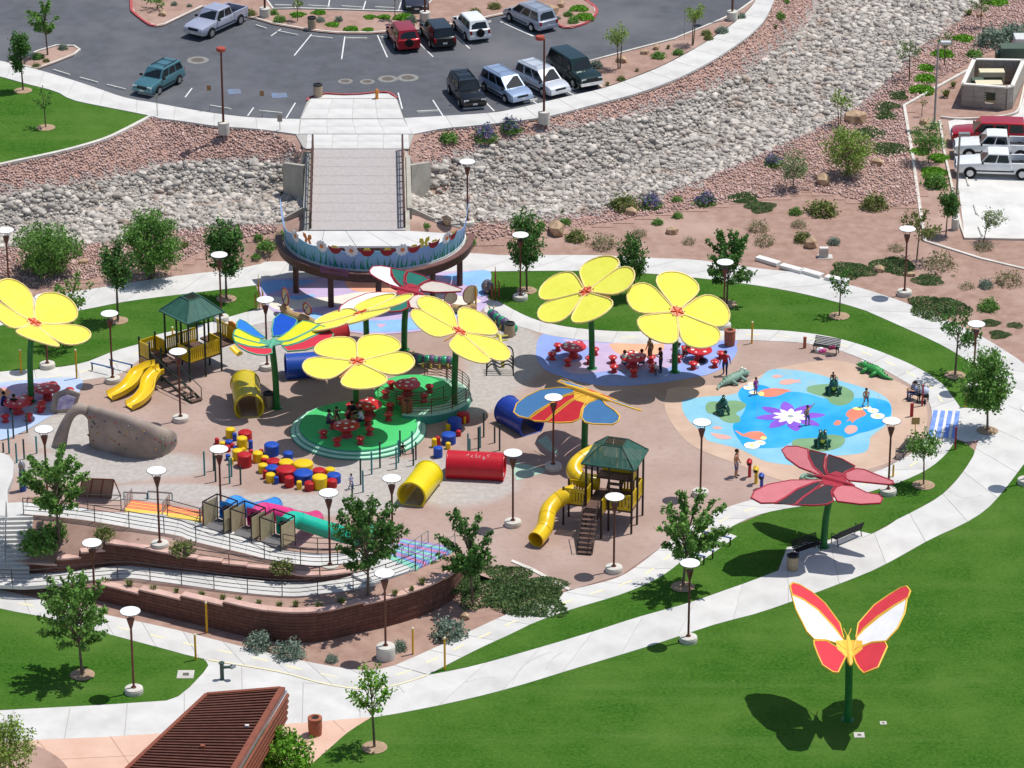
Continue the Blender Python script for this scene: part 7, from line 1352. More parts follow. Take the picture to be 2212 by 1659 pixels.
def tree(label, base, top_y, x0, x1, bot_y, style='spike', col='dark', z=0.0, mulch=False, cat='tree', stems=1, dens=1.0, seed=None, name='tree'):
    b = U(base[0], base[1], z); s = FPX / (b - CAM_P).length; H = solve_h(b, top_y); hb = max(solve_h(b, bot_y), .3) if bot_y < base[1] - 6 else .25; r_ = (x1 - x0) / 2 / s * .86; off = ((x0 + x1) / 2 - base[0]) / s; seed = seed or int(base[0] * 7 + base[1]); rn = np.random.default_rng(seed)
    t = thing(name, label, cat, b); wood = MB(); C = np.array([off, 0, (hb + H) / 2]); hh = (H - hb) / 2; tr = max(.035, H * .016)
    nb, npb, sg, ls = {'spike': (26, 62, .13, .135), 'fuzzy': (34, 80, .26, .1), 'dense': (44, 85, .26, .125), 'sparse': (15, 36, .18, .125)}[style]; k = max(r_ * hh / 2.2, .25) ** .75; nb = int(nb * min(max(k, .5), 2.0)); P = []; top = np.array([off * .55, 0, H * .72])
    for st in range(stems):
        a = rn.uniform(0, 6.28); d0 = np.array([math.cos(a), math.sin(a), 0]) * (.12 * (stems > 1)); wood.tube([d0, np.array([off * .2, 0, hb * .7]) + d0 * 2, top + d0 * 3], [tr, tr * .8, tr * .3], 6)
    for i in range(nb):
        g = i * 2.399963; cz = rn.uniform(-.85, .97); cr = math.sqrt(1 - cz * cz) * rn.uniform(.72, 1.08); e = C + np.array([math.cos(g) * cr * r_, math.sin(g) * cr * r_, cz * hh])
        h0 = lerp(hb * .75, H * .7, (cz + 1) / 2 * .8); o = np.array([off * .55 * h0 / max(H * .72, .1), 0, h0]); mid = (o + e) / 2 + np.array([0, 0, (.12 if style == 'spike' else .05) * hh]); 
        wood.tube([o, mid, e], [tr * .4, tr * .25, .008], 4, caps=False); n = int(npb * dens * rn.uniform(.6, 1.3)); u = rn.uniform(.3, 1.03, n) ** .8; pt = ((1 - u)[:, None] ** 2) * o + (2 * u * (1 - u))[:, None] * mid + (u ** 2)[:, None] * e
        P.append(pt + rn.normal(0, sg * min(1, .4 + r_ / 3), (n, 3)) * (1.15 - .5 * u)[:, None] * (1 if style == 'spike' else 1.15))
    wood.build('trunk', M_BARK, t); P = np.concatenate(P); P[:, 2] = np.maximum(P[:, 2], .06); leaves('crown', P, ls * min(1, .65 + r_ * .2), seed, LM[col], t)
    if mulch: c = MB().lathe([(.68, .03), (.5, .05), (.001, .07)], n=16, sx=1.0).build('mulch_ring', mat('bark_mulch', '#B49A80', '#9C8369', scale=6, rough=.95, bump=.5, bscale=20), t)
    return t
TZ = ZP + .05
tree('slim dark green young tree at the left edge of the upper lawn', (50, 196), 66, 20, 72, 148, 'dense', 'dark', TZ, True); tree('slender green tree on the small island at upper left', (103, 118), -6, 56, 136, 70, 'spike', 'mid', ZP + .09); tree('sparse young tree in the middle of the upper left lawn', (99, 276), 176, 68, 122, 228, 'sparse', 'mid', TZ, True)
tree('low spreading young tree on the tip of the island', (342, 20), -8, 302, 366, 14, 'sparse', 'mid', ZP + .09); tree('thin sapling in the island behind the litter bin', (643, 45), -25, 624, 662, 14, 'sparse', 'yel', ZP + .09); tree('thin sapling in the island left of the red car', (853, 42), -30, 836, 872, 4, 'sparse', 'yel', ZP + .09)
tree('forked young palo verde by the upper walk, left one', (1336, 148), 43, 1304, 1358, 94, 'fuzzy', 'yel', ZP + .09, stems=2, dens=.5); tree('forked young palo verde by the upper walk, right one', (1496, 97), 8, 1478, 1526, 42, 'fuzzy', 'yel', ZP + .09, stems=2, dens=.5)
tree('airy grey-green tree beside the lamp post at upper right', (1964, 176), 76, 1922, 1998, 122, 'sparse', 'pale'); tree('small airy tree behind the silver lamp post', (2040, 141), 55, 2014, 2060, 98, 'sparse', 'pale'); tree('airy tree at the top right of the channel bank', (2119, 56), -30, 2080, 2150, 24, 'sparse', 'pale')
tree('airy yellow-green tree left of the large tan boulder', (1815, 278), 196, 1780, 1845, 234, 'sparse', 'yel', stems=2, dens=1.3); tree('wide yellow-green palo verde on the gravel bank', (1824, 383), 276, 1768, 1894, 365, 'fuzzy', 'yel', stems=2); tree('pale palo verde left of the tan boulder on the gravel bank', (1713, 411), 320, 1674, 1753, 386, 'fuzzy', 'pale', dens=.7)
tree('feathery green tree between the edging and the pale car park', (2006, 353), 264, 1958, 2051, 328, 'fuzzy', 'mid', dens=.9); tree('nearly bare thin sapling beside the silver lamp post', (1991, 251), 203, 1982, 2002, 235, 'sparse', 'olive', dens=.15); tree('round dark green small tree beside the second silver lamp post', (2043, 509), 408, 2024, 2072, 462, 'dense', 'dark'); tree('flat-topped sparse tree across the concrete edging', (1980, 563), 457, 1930, 2047, 512, 'sparse', 'olive', dens=1.6); tree('small windswept tree in front of the pale car park', (2124, 524), 452, 2112, 2174, 492, 'fuzzy', 'pale', dens=.5)
tree('thin young tree with mulch ring on the upper crescent lawn', (1813, 683), 575, 1777, 1853, 628, 'sparse', 'dark', .012, True, dens=1.3); tree('open branched tree on the crescent lawn near the right lamp', (2063, 811), 652, 2008, 2129, 742, 'sparse', 'dark', .012, True, dens=1.7); tree('dense round green tree at the right junction', (2133, 931), 757, 2060, 2188, 880, 'dense', 'mid', .012, True); tree('small lollipop tree beside the disc lamp on the lower crescent lawn', (1995, 1048), 928, 1948, 2028, 980, 'dense', 'mid', .012, True, dens=.6)
tree('bushy spiky green tree on the bicycle pad beside the inner walk', (1475, 1268), 1064, 1404, 1584, 1204, 'spike', 'mid', .012, True, dens=1.5); tree('upright spiky tree right of the pastel stairs', (1022, 1308), 1098, 934, 1076, 1246, 'spike', 'dark', 0, dens=1.4); tree('upright spiky tree growing in front of the teal tube', (795, 1291), 1068, 700, 895, 1236, 'spike', 'dark', 1.55, dens=1.3); tree('spiky tree on the mound at the left', (128, 1173), 962, 40, 204, 1106, 'spike', 'mid', 2.1, dens=1.4); tree('spiky green tree on the lower left lawn', (178, 1458), 1240, 72, 264, 1404, 'spike', 'mid', .012, True, dens=1.3)
tree('airy yellow-green young tree with stake beside the salmon court', (809, 1615), 1430, 736, 862, 1540, 'sparse', 'bright', .012, True, dens=1.7); tree('pale feathery bush at the bottom left corner', (8, 1690), 1562, -50, 92, 1680, 'fuzzy', 'yel', stems=2, name='bush', cat='bush'); tree('bright green leafy bush at the corner of the ribbed roof', (612, 1690), 1585, 552, 686, 1690, 'dense', 'bright', stems=2, name='bush', cat='bush', dens=1.2)
tree('oval dark green tree beside the lamp left of the overlook', (489, 646), 472, 440, 540, 590, 'dense', 'dark', .012, True); tree('round headed tree left of the first play tower', (255, 693), 518, 213, 300, 610, 'dense', 'dark', .012, True, dens=.8); tree('large feathery mesquite bush beside the channel, left one', (100, 597), 474, 22, 186, 590, 'fuzzy', 'mid', stems=3, name='bush', cat='bush', dens=1.7); tree('large feathery mesquite bush beside the channel, right one', (325, 602), 454, 258, 404, 595, 'fuzzy', 'mid', stems=3, name='bush', cat='bush', dens=1.9); tree('loose yellow-green tree behind the leftmost flower', (158, 748), 588, 105, 215, 672, 'sparse', 'mid', .012, dens=1.6)
tree('round dark green tree right of the overlook', (1138, 628), 460, 1084, 1183, 568, 'dense', 'dark', .012, True, dens=.8); tree('dark green tree behind the two plaza flowers', (1372, 642), 508, 1324, 1403, 600, 'dense', 'dark', .012, dens=.8); tree('ragged dark tree behind the lamp near the white edging blocks', (1570, 657), 500, 1502, 1644, 614, 'spike', 'dark', .012, True, dens=1.3)
# ---- shrubs: a few meshes per kind, placed by scale
SH = {}
def shrub_mesh(kind, v):
    rn = np.random.default_rng(hash((kind == 'G', v)) % 1000 + ord(kind)); n = {'L': 2600, 'T': 0, 'D': 480, 'O': 620, 'G': 760, 'S': 700, 'P': 760, 'B': 800}[kind]; zr = {'L': .15, 'G': .78, 'O': .75, 'S': .85, 'P': .95, 'D': .7, 'B': .38}.get(kind, 1)
    if kind == 'T':
        mb = MB()
        for i in range(70): a = rn.uniform(0, 6.28); l = rn.uniform(.6, 1.1); t = rn.uniform(.1, .75); d = Vector((math.cos(a), math.sin(a), 0)); q = Vector((-d.y, d.x, 0)) * .05; o = d * .15; p1 = o + d * t * .5 * l + Vector((0, 0, .6 * l)); p2 = o + d * t * l + Vector((0, 0, .9 * l * (1 - t * .4))); mb.add([o - q, o + q, p1 + q * .7, p1 - q * .7, p2], [(0, 1, 2, 3), (3, 2, 4)])
        me = mb.mesh('shrub'); me.materials.append(LM['olive']); return me
    d = rn.normal(size=(n, 3)); d[:, 2] = np.abs(d[:, 2]); d /= np.linalg.norm(d, axis=1)[:, None]; lump = 1 + .22 * np.sin(d[:, 0] * 5 + v) * np.cos(d[:, 1] * 4 + v * 2) + rn.normal(0, .08, n); R0 = lump * rn.uniform(.55, 1.05, n)[:, None].ravel()
    if kind == 'L' or kind == 'B': a = rn.uniform(0, 6.28, n); q = np.sqrt(rn.uniform(0, 1, n)) * (1 + .16 * np.sin(a * 3 + v) + .1 * np.sin(a * 5 + 2 * v)); P = np.stack([q * np.cos(a), q * np.sin(a), zr * (1 - .55 * q ** 2) * rn.uniform(.4, 1.1, n)], -1)
    else: P = d * R0[:, None] * np.array([1, 1, zr * 1.25])
    c = {'L': 'low', 'G': 'mid', 'O': 'olive', 'S': 'sage', 'P': 'mid', 'D': 'dry', 'B': 'bright'}[kind]; o = leaves('shrub', P, {'L': .05, 'D': .085}.get(kind, .12), v, LM[c], None); me = o.data; bpy.data.objects.remove(o)
    if kind == 'P':
        me.materials.append(LM['purple']); z = P[:, 2]; mi = ((z > np.percentile(z, 45)) & (rn.uniform(0, 1, n) < .75)).astype(int); me.polygons.foreach_set('material_index', mi.tolist())
    return me
KN = {'G': 'round green shrub', 'O': 'olive green shrub', 'S': 'grey-green sage shrub', 'L': 'low dark groundcover patch', 'P': 'purple flowering shrub', 'T': 'grass tuft', 'D': 'dry greyish shrub', 'B': 'low bright green shrub'}
def shrubs(where, group, items, z=None):
    by = {}
    for i, it in enumerate(items):
        px, py, wd, kd = it[:4]; zz = it[4] if len(it) > 4 else z
        p = GT(px, py) if zz is None else U(px, py, zz)
        key = (kd, i % 3)
        if key not in SH: SH[key] = shrub_mesh(kd, i % 3)
        k = wd / 2 / (FPX / (p - CAM_P).length) * (1.08 if kd != 'T' else 1.5); o = bpy.data.objects.new({'T': 'grass_tuft', 'L': 'groundcover_plant'}.get(kd, 'shrub'), SH[key]); COL.objects.link(o); o.location = (p.x, p.y, p.z - .02); o.scale = (k, k, k * random.uniform(.85, 1.1)); o.rotation_euler = (0, 0, random.uniform(0, 6.28)); by.setdefault(kd, []).append((o, px))
    for kd, L_ in by.items():
        c = 'groundcover' if kd == 'L' else ('grass' if kd == 'T' else 'shrub')
        if len(L_) == 1: tag(L_[0][0], KN[kd] + ' ' + where, c, group)
        else: ordinals(L_, '{} ' + KN[kd] + ' ' + where, group, c)
ZI = ZP + .09
shrubs('on the long car park island', 'island shrubs', [(590, 30, 22, 'G'), (604, 46, 27, 'G'), (643, 33, 30, 'B'), (692, 46, 20, 'S'), (689, 28, 28, 'B'), (732, 45, 18, 'S'), (719, 54, 28, 'B'), (759, 64, 29, 'B'), (795, 65, 23, 'B'), (799, 38, 25, 'B'), (830, 38, 27, 'B'), (873, 40, 40, 'B'), (889, 48, 24, 'S'), (1026, 31, 28, 'O'), (1069, 17, 28, 'O'), (376, 11, 15, 'S'), (409, 14, 12, 'S'), (540, 32, 26, 'O')], ZI)
shrubs('at the red kerbed tip of the island', 'island tip shrubs', [(1228, 34, 20, 'G'), (1238, 48, 25, 'G'), (1262, 39, 40, 'B'), (1251, 20, 36, 'B'), (1206, 41, 12, 'S')], ZI)
shrubs('on the small island at upper left', 'small island shrubs', [(136, 106, 21, 'S'), (82, 126, 25, 'G'), (100, 133, 15, 'O'), (78, 144, 18, 'O')], ZI)
shrubs('in the planter beside the upper walk', 'planter shrubs', [(1258, 139, 14, 'S'), (1287, 146, 28, 'S'), (1296, 171, 15, 'T'), (1312, 184, 15, 'T'), (1342, 173, 20, 'O'), (1376, 154, 13, 'T'), (1422, 124, 29, 'G'), (1443, 105, 14, 'T'), (1464, 117, 23, 'G'), (1526, 75, 23, 'O'), (1531, 85, 20, 'O'), (1559, 70, 27, 'S'), (1602, 38, 20, 'S')], ZI)
shrubs('below the walk at the head of the channel', 'channel head shrubs', [(968, 304, 38, 'G'), (1049, 301, 48, 'P'), (1103, 283, 44, 'P'), (1683, 39, 28, 'G'), (1696, 5, 20, 'G'), (1675, 61, 16, 'T')])
shrubs('on the bank at upper right', 'upper right bank plants', [(2081, 86, 42, 'B'), (2036, 119, 46, 'B'), (1998, 149, 40, 'B'), (1999, 173, 46, 'B'), (1993, 197, 50, 'B'), (1933, 206, 52, 'L'), (1906, 229, 60, 'L'), (1913, 251, 54, 'L'), (1881, 289, 70, 'L'), (1923, 323, 74, 'L'), (2141, 97, 66, 'S'), (2186, 87, 72, 'S'), (2104, 121, 34, 'G'), (2093, 34, 24, 'T'), (2149, 6, 54, 'B'), (1669, 356, 40, 'P')])
shrubs('between the edging and the pale car park', 'plants by the pale car park', [(1984, 329, 36, 'B'), (2029, 343, 42, 'B'), (2016, 375, 50, 'B'), (2021, 402, 54, 'G'), (2044, 208, 30, 'T'), (2059, 187, 22, 'T'), (2124, 538, 40, 'D')], 0)
shrubs('along the top of the red desert bed', 'upper desert shrubs', [(1345, 448, 60, 'O'), (1406, 448, 48, 'P'), (1462, 436, 24, 'G'), (1525, 441, 46, 'P'), (1606, 429, 62, 'L'), (1643, 448, 60, 'L'), (1463, 469, 22, 'G'), (1421, 483, 24, 'G'), (1220, 483, 26, 'G'), (1168, 490, 24, 'G'), (1171, 460, 15, 'T'), (1215, 460, 14, 'T'), (1776, 461, 64, 'O'), (1889, 448, 56, 'O')])
shrubs('in the middle of the red desert bed', 'middle desert shrubs', [(1243, 516, 46, 'O'), (1306, 531, 62, 'D'), (1380, 508, 36, 'D'), (1488, 525, 28, 'D'), (1638, 496, 46, 'D'), (1651, 526, 44, 'D'), (1719, 462, 27, 'G'), (1726, 488, 36, 'D'), (1734, 519, 38, 'O'), (1801, 526, 27, 'S')])
shrubs('beside the loop walk at the right', 'right desert plants', [(1839, 586, 88, 'L'), (1929, 576, 92, 'L'), (1936, 541, 36, 'D'), (2029, 578, 70, 'D'), (2005, 606, 64, 'L'), (2024, 667, 118, 'L'), (2089, 623, 34, 'D'), (2129, 621, 31, 'S'), (2179, 613, 60, 'D'), (2136, 668, 44, 'G'), (2141, 698, 38, 'L'), (2193, 703, 34, 'L'), (2159, 723, 42, 'L'), (2059, 598, 12, 'D')], 0)
shrubs('on the bank left of the overlook', 'bank shrubs left of the overlook', [(558, 516, 20, 'G'), (575, 537, 38, 'G'), (610, 512, 27, 'G'), (553, 557, 20, 'G'), (172, 553, 24, 'T'), (400, 536, 30, 'T'), (245, 560, 30, 'D')])
shrubs('right of the overlook', 'bank shrubs right of the overlook', [(920, 490, 19, 'G'), (1017, 526, 23, 'G')])
shrubs('in the upper bed of the mound', 'mound shrubs', [(224, 1158, 43, 'O', 2.65), (394, 1192, 54, 'O', 2.4), (610, 1232, 53, 'O', 2.1), (299, 1167, 10, 'T', 2.5), (86, 1186, 80, 'G', 1.9), (118, 1158, 60, 'G', 2.2)])
shrubs('in the strip between ramp and block wall', 'tufts below the ramp', [(x, y, w_, 'T', z) for x, y, w_, z in ((229, 1260, 24, .95), (280, 1265, 28, 1.1), (332, 1275, 24, 1.25), (381, 1280, 19, 1.35), (436, 1288, 24, 1.45), (481, 1295, 22, 1.55), (516, 1300, 22, 1.6), (560, 1303, 19, 1.65), (604, 1311, 22, 1.7), (639, 1310, 24, 1.7), (689, 1312, 24, 1.7), (738, 1307, 30, 1.7), (853, 1285, 23, 1.75), (890, 1275, 18, 1.75), (912, 1262, 26, 1.75))])
shrubs('in front of the block wall', 'sage shrubs at the block wall', [(560, 1400, 58, 'S'), (628, 1417, 64, 'S'), (717, 1427, 28, 'S'), (863, 1402, 33, 'S'), (968, 1375, 72, 'S')], 0)
shrubs('in the bed below the pastel stairs', 'groundcover below the stairs', [(1060, 1285, 130, 'L'), (1145, 1300, 150, 'L'), (985, 1250, 110, 'L', .5), (925, 1226, 60, 'L', 1.2), (1175, 1268, 90, 'L'), (1090, 1250, 110, 'L'), (1020, 1222, 70, 'L', .2)], 0)
# ============================================================ boulders
M_BOULD = mat('tan_boulder', '#C4A98A', '#A98D70', scale=1.2, rough=.9, bump=.5, bscale=3, col3='#8E7460', scale3=.8, lo3=.5, hi3=.7)
def boulders(L_, fmt, grp):
    it = []
    for i, (px, py, wd, zz) in enumerate(L_):
        p = GT(px, py) if zz is None else U(px, py, zz); k = wd / 2 / (FPX / (p - CAM_P).length); V, F_ = stone_mesh(300 + i, .9); me = bpy.data.meshes.new('boulder'); me.from_pydata(V.tolist(), [], F_.tolist()); me.update(); o = link('boulder', me, M_BOULD, None, loc=(p.x, p.y, p.z + k * .35)); o.scale = (k * 1.15, k * .95, k); o.rotation_euler = (0, 0, i * 1.3); it.append((o, px))
    ordinals(it, fmt, grp, 'boulder')
boulders([(1188, 28, 34, ZI), (1212, 14, 24, ZI), (351, 33, 18, ZI)], '{} boulder on the long car park island', 'island boulders'); boulders([(1392, 116, 18, ZI), (1418, 106, 20, ZI), (1342, 133, 24, ZI)], '{} tan boulder in the planter beside the upper walk', 'planter boulders')
boulders([(1845, 262, 46, None), (1778, 398, 44, None), (1894, 355, 28, None), (2117, 37, 22, None), (1995, 266, 20, 0)], '{} tan boulder on the right gravel bank', 'bank boulders'); boulders([(1451, 503, 26, None), (1202, 504, 50, None), (1363, 462, 28, None), (1751, 532, 37, None), (1899, 586, 27, 0), (1969, 596, 20, 0)], '{} tan boulder in the red desert bed', 'desert boulders'); boulders([(180, 570, 22, None), (965, 482, 30, None), (1004, 1334, 22, 0)], '{} lone tan boulder at the edge of the play area', 'lone boulders')
# ============================================================ street furniture
M_TRASH = mat('aggregate_bin', '#B9A48C', '#9F8A73', scale=14, rough=.9); M_TERRA = mat('terracotta_bin', '#A8664E', '#96583F', scale=4, rough=.8)
def bin_(label, px, m, z=0.0, h=.85, r=.33, slats=False):
    p = U(px[0], px[1], z); t = thing('litter_bin', label, 'litter bin', p, group='litter bins'); MB().lathe([(r * .92, 0), (r, h * .5), (r, h - .04), (r * .97, h)], n=20).build('drum', m, t, auto=40); MB().lathe([(r * 1.03, h + .002), (r * 1.04, h + .1), (r * .6, h + .13), (r * .55, h + .06), (.001, h + .05)], n=20).build('lid', M_BLK if m is M_TRASH else m, t, auto=40); MB().lathe([(r * .5, h + .07), (.001, h + .071)], n=14).build('opening', M_BLK, t)
bin_('beige litter bin with black lid on the car park island', (674, 62), M_TRASH, ZI); bin_('beige litter bin with black lid at the corner of the bridge apron', (687, 208), M_TRASH, ZP + .1); bin_('beige litter bin with black lid beside the spotted caterpillar', (1101, 726), M_TRASH); bin_('beige litter bin beside the olive yellow tunnel', (581, 878), M_TRASH); bin_('beige litter bin with black lid under the pink butterfly', (1712, 1230), M_TRASH, .024)
bin_('brown litter bin on the edge of the green stage', (879, 897), M_TERRA, .45, h=.9, r=.36); bin_('terracotta litter bin on the inner walk behind the picnic plaza', (1576, 745), M_TERRA, .022, h=.95, r=.36); bin_('terracotta litter bin on the salmon court', (681, 1586), M_TERRA, .004, h=.9, r=.37)
M_BOLL = mat('yellow_bollard', '#D9A41C', '#C99616', scale=4, rough=.5); M_BALL = mat('bollard_cap', '#EDE4C4', rough=.4)
it = []
for px, py, ty in ((447, 1366, 1303), (423, 1426, 1372), (892, 1412, 1358), (961, 1447, 1379), (1624, 742, 697), (166, 818, 757), (46, 806, 757), (373, 727, 708), (2085, 880, 850), (1929, 1030, 1005), (1028, 672, 618)):
    b = U(px, py); h = solve_h(b, ty); t = thing('bollard', None, 'bollard', b); MB().cyl((0, 0, 0), (0, 0, h), .06, n=10).build('post', M_BOLL, t, auto=40); MB().sphere((0, 0, h + .03), .07, 8, 6).build('cap', M_BALL, t, smooth=True); it.append((t, px))
ordinals(it, '{} slim yellow path bollard with pale cap', 'yellow path bollards')
def bench(label, A, B, m=M_BLK, back=1, panel=None, z=.02):
    a, b = U(A[0], A[1], z), U(B[0], B[1], z); d = b - a; L = d.length; t = thing('bench', label, 'bench', (a + b) / 2, math.atan2(d.y, d.x), group='park benches'); s = back
    for x in (-L / 2 + .1, L / 2 - .1):
        MB().tube([(x, -.25 * s, 0), (x, -.24 * s, .42), (x, .2 * s, .42), (x, .28 * s, 0)], .03, 6).build('leg', m, t); MB().tube([(x, -.24 * s, .42), (x, -.26 * s, .64), (x, .2 * s, .66)], .026, 6).build('arm_rest', m, t)
    for i in range(5): MB().box((0, (-.22 + i * .1) * s, .44), (L, .075, .025)).build('seat_slat', m, t)
    for i in range(5): MB().box((0, (.22 + i * .035) * s, .52 + i * .095), (L, .025, .075)).build('back_slat', panel or m, t)
    return t
bench('grey bench holding towels behind the splash pad', (1757, 757), (1812, 766), M_BLK, 1, mat('grey_bench_back', '#8E8B8C', rough=.6)); bench('black bench beside the inner walk at lower right of the splash pad', (1942, 992), (1968, 962), M_BLK, -1); bench('black bench right of the pink butterfly pole', (1800, 1178), (1856, 1154), M_BLK, -1); bench('black bench in the shadow of the pink butterfly', (1716, 1204), (1770, 1186), M_BLK, 1); bench('dark bench occupied beside the stroller', (1962, 858), (1990, 868), M_BLK, 1)
for px, py, c, lb in ((1796, 753, '#7E2A4E', 'plum towel hanging over the grey bench back'), (1776, 760, '#C0508E', 'magenta towel lying on the grey bench'), (1770, 757, '#E8E6EA', 'white bag lying on the grey bench')):
    p = U(px, py, .5); o = MB().box((0, 0, .06), (.42, .3, .14), .4, taper=(.7, .6)); o.sphere((.1, 0, .1), (.2, .16, .12), 8, 5); tag(o.build('towel', mat('cloth_' + c[1:], c, rough=.9), None, loc=p, smooth=True), lb, 'towel')
st = thing('stroller', 'pale blue stroller with large wheels beside the bench', 'stroller', U(1996, 868)); MB().sphere((0, 0, .75), (.3, .28, .26), 10, 6).build('hood', mat('stroller_blue', '#B9C4DA', rough=.8), st, smooth=True); MB().box((.05, -.05, .5), (.42, .5, .2)).build('seat', M_BLK, st)
for x, y in ((-.25, .25), (.25, .25), (0, -.45)): MB().tube([(x + (-.02 if x <= 0 else .02), y + .2 * math.cos(a), .2 + .2 * math.sin(a)) for a in [math.pi * k / 6 for k in range(13)]], .025, 5).build('wheel', M_TYRE, st)
MB().tube([(-.22, .2, .2), (-.22, -.2, .6), (-.22, .5, 1.0), (.22, .5, 1.0), (.22, -.2, .6), (.22, .2, .2)], .018, 5).build('frame', M_STEEL, st)
# hydrant, fountain, signs, boxes
h = thing('fire_hydrant', 'yellow fire hydrant on the bridge apron', 'hydrant', U(814, 213, ZP + .1)); M_HY = mat('hydrant_yellow', '#D98E3A', '#C97F2E', scale=4, rough=.5); MB().lathe([(.16, 0), (.16, .05), (.11, .07), (.11, .55), (.14, .58), (.12, .68), (.04, .76)], n=14).build('barrel', M_HY, h, auto=40)
for a in (0, math.pi / 2, math.pi): MB().cyl((.08 * math.cos(a), .08 * math.sin(a), .45), (.2 * math.cos(a), .2 * math.sin(a), .45), .06, n=10).build('outlet', M_HY, h)
f_ = thing('drinking_fountain', 'green pedestal drinking fountain with side arm on the front plaza', 'fountain', U(480, 1467)); M_FG = mat('fountain_green', '#3E5148', rough=.5); MB().lathe([(.13, 0), (.11, .05), (.11, .9), (.16, .95), (.16, 1.02), (.03, 1.03)], n=14).build('pedestal', M_FG, f_, auto=40); MB().tube([(.05, 0, .72), (.4, 0, .74), (.55, -.05, .78)], [.09, .08, .14], 8).build('side_arm', M_FG, f_); MB().lathe([(.16, .76), (.18, .84), (.12, .83)], (.6, -.05, 0), 12).build('side_bowl', M_STEEL, f_); MB().cyl((0, .02, 1.02), (0, .02, 1.1), .02, n=6).build('spout', M_STEEL, f_)
def sign(label, px, z, h, wd, hh, col, face=0.0, pm=M_STEEL):
    t = thing('sign', label, 'sign', U(px[0], px[1], z), face, 'small signs'); MB().cyl((0, 0, 0), (0, 0, h), .028, n=6).build('post', pm, t); MB().box((0, -.03, h - hh / 2), (wd, .02, hh)).build('sign_plate', mat('sign_' + col[1:], col, rough=.6), t)
sign('small tan sign on a post at the edge of the upper lawn', (340, 250), ZP + .1, 1.7, .25, .35, '#8E8F86', .6); sign('small brown sign standing in the stalls', (453, 240), ZP, 2.0, .3, .4, '#8A6A44'); sign('small brown sign above the apron in the lane', (567, 252), ZP, 2.0, .3, .4, '#8A6A44'); sign('pale notice sign on the walk left of the bridge', (605, 281), ZP + .1, 1.2, .35, .55, '#A79C92'); sign('thin post sign in the planter beside the right sapling', (1478, 84), ZI, 2.4, .06, .3, '#7A6A58'); sign('yellow posted notice sign at the right of the splash pad', (1976, 945), .0, 1.35, .5, .45, '#A58C58', 0, M_BOLL)
for px, py, ty, c, lb in ((1969, 900, 873, '#A8262E', 'short red post box at the right of the splash pad'), (1992, 877, 833, '#A8383A', 'tall red post beside the stroller'), (2063, 971, 924, '#9E2A38', 'tall red post at the end of the crosswalk'), (1738, 752, 729, '#B0654C', 'short brown post beside the towel bench')):
    b = U(px, py); h_ = solve_h(b, ty); t = thing('marker_post', lb, 'post', b); MB().box((0, 0, h_ / 2), (.2 if 'short' in lb else .1, .1, h_)).build('shaft', mat('post_' + c[1:], c, rough=.6), t); MB().box((0, 0, h_ + .02), (.22 if 'short' in lb else .12, .12, .04)).build('cap', mat('post_' + c[1:], c), t)
# talk tubes by the shirtless man
for px, py, c, hh, lb in ((1619, 1030, '#B8202A', 1.05, 'red'), (1633, 1044, '#E2B91E', 1.0, 'yellow'), (1645, 1054, '#2C4AA8', .85, 'blue')):
    m = mat('talk_' + c[1:], c, rough=.4, coat=.3); t = thing('talk_tube', lb + ' talk tube post with a round mouth near the shirtless man', 'play tube', U(px, py), group='talk tubes'); MB().tube([(0, 0, 0), (0, 0, hh * .7), (.02, -.02, hh * .95), (-.02, -.14, hh * 1.08), (-.06, -.24, hh * .95)], [.1, .1, .13, .17, .19], 12).build('tube', m, t, auto=60); MB().lathe([(.12, 0), (.1, .04)], n=12).build('foot', m, t); MB().sphere((-.07, -.28, hh * .93), (.13, .05, .13), 10, 6).build('mouth', M_BLK, t)
# utility boxes and edging blocks
b = U(1779, 556); t = thing('utility_box', 'pale utility box on a slab in the desert bed', 'utility box', b); MB().box((.1, 0, .03), (1.0, .8, .08)).build('slab', M_CONC2, t); MB().box((0, 0, .4), (.62, .4, .66), taper=(.97, .9)).build('cabinet', mat('utility_beige', '#D4CEC6', rough=.6), t); MB().box((0, -.21, .4), (.5, .02, .5)).build('door', mat('utility_beige2', '#C2BCB4', rough=.6), t)
it = []
for a, c in (((1636, 550), (1683, 564)), ((1688, 567), (1735, 580)), ((1731, 577), (1776, 590)), ((1784, 592), (1832, 602))):
    p, q = U(*a, .35), U(*c, .35); d = q - p; o = MB().box((0, 0, -.22), (d.length, .55, .24), taper=(.99, .97)).build('edging_block', mat('white_block', '#E4E2DE', '#D4D1CC', scale=2, rough=.8), None, loc=(p + q) / 2); o.rotation_euler = (0, 0, math.atan2(d.y, d.x)); it.append((o, a[0]))
ordinals(it, '{} long white seat block beside the loop walk', 'white seat blocks', 'seat block')
for px, py, wd, zz, lb in ((401, 1457, .9, .02, 'white square valve cover in the lower left lawn'), (1856, 1588, .55, .02, 'pale access cover beside the butterfly pole on the large lawn'), (1908, 1562, .35, .02, 'small grey access cover on the large lawn'), (1746, 1177, .7, .02, 'grey access cover in the butterfly shadow')):
    p = U(px, py, zz); t = thing('valve_cover', lb, 'cover', p); MB().slab([(-wd / 2, -wd / 2, .02), (wd / 2, -wd / 2, .02), (wd / 2, wd / 2, .02), (-wd / 2, wd / 2, .02)], .04).build('frame', M_CONC2, t); MB().slab([(-wd / 6, -wd / 6, .03), (wd / 5, -wd / 6, .03), (wd / 5, wd / 6, .03), (-wd / 6, wd / 6, .03)], .02).build('lid', M_IRON, t)
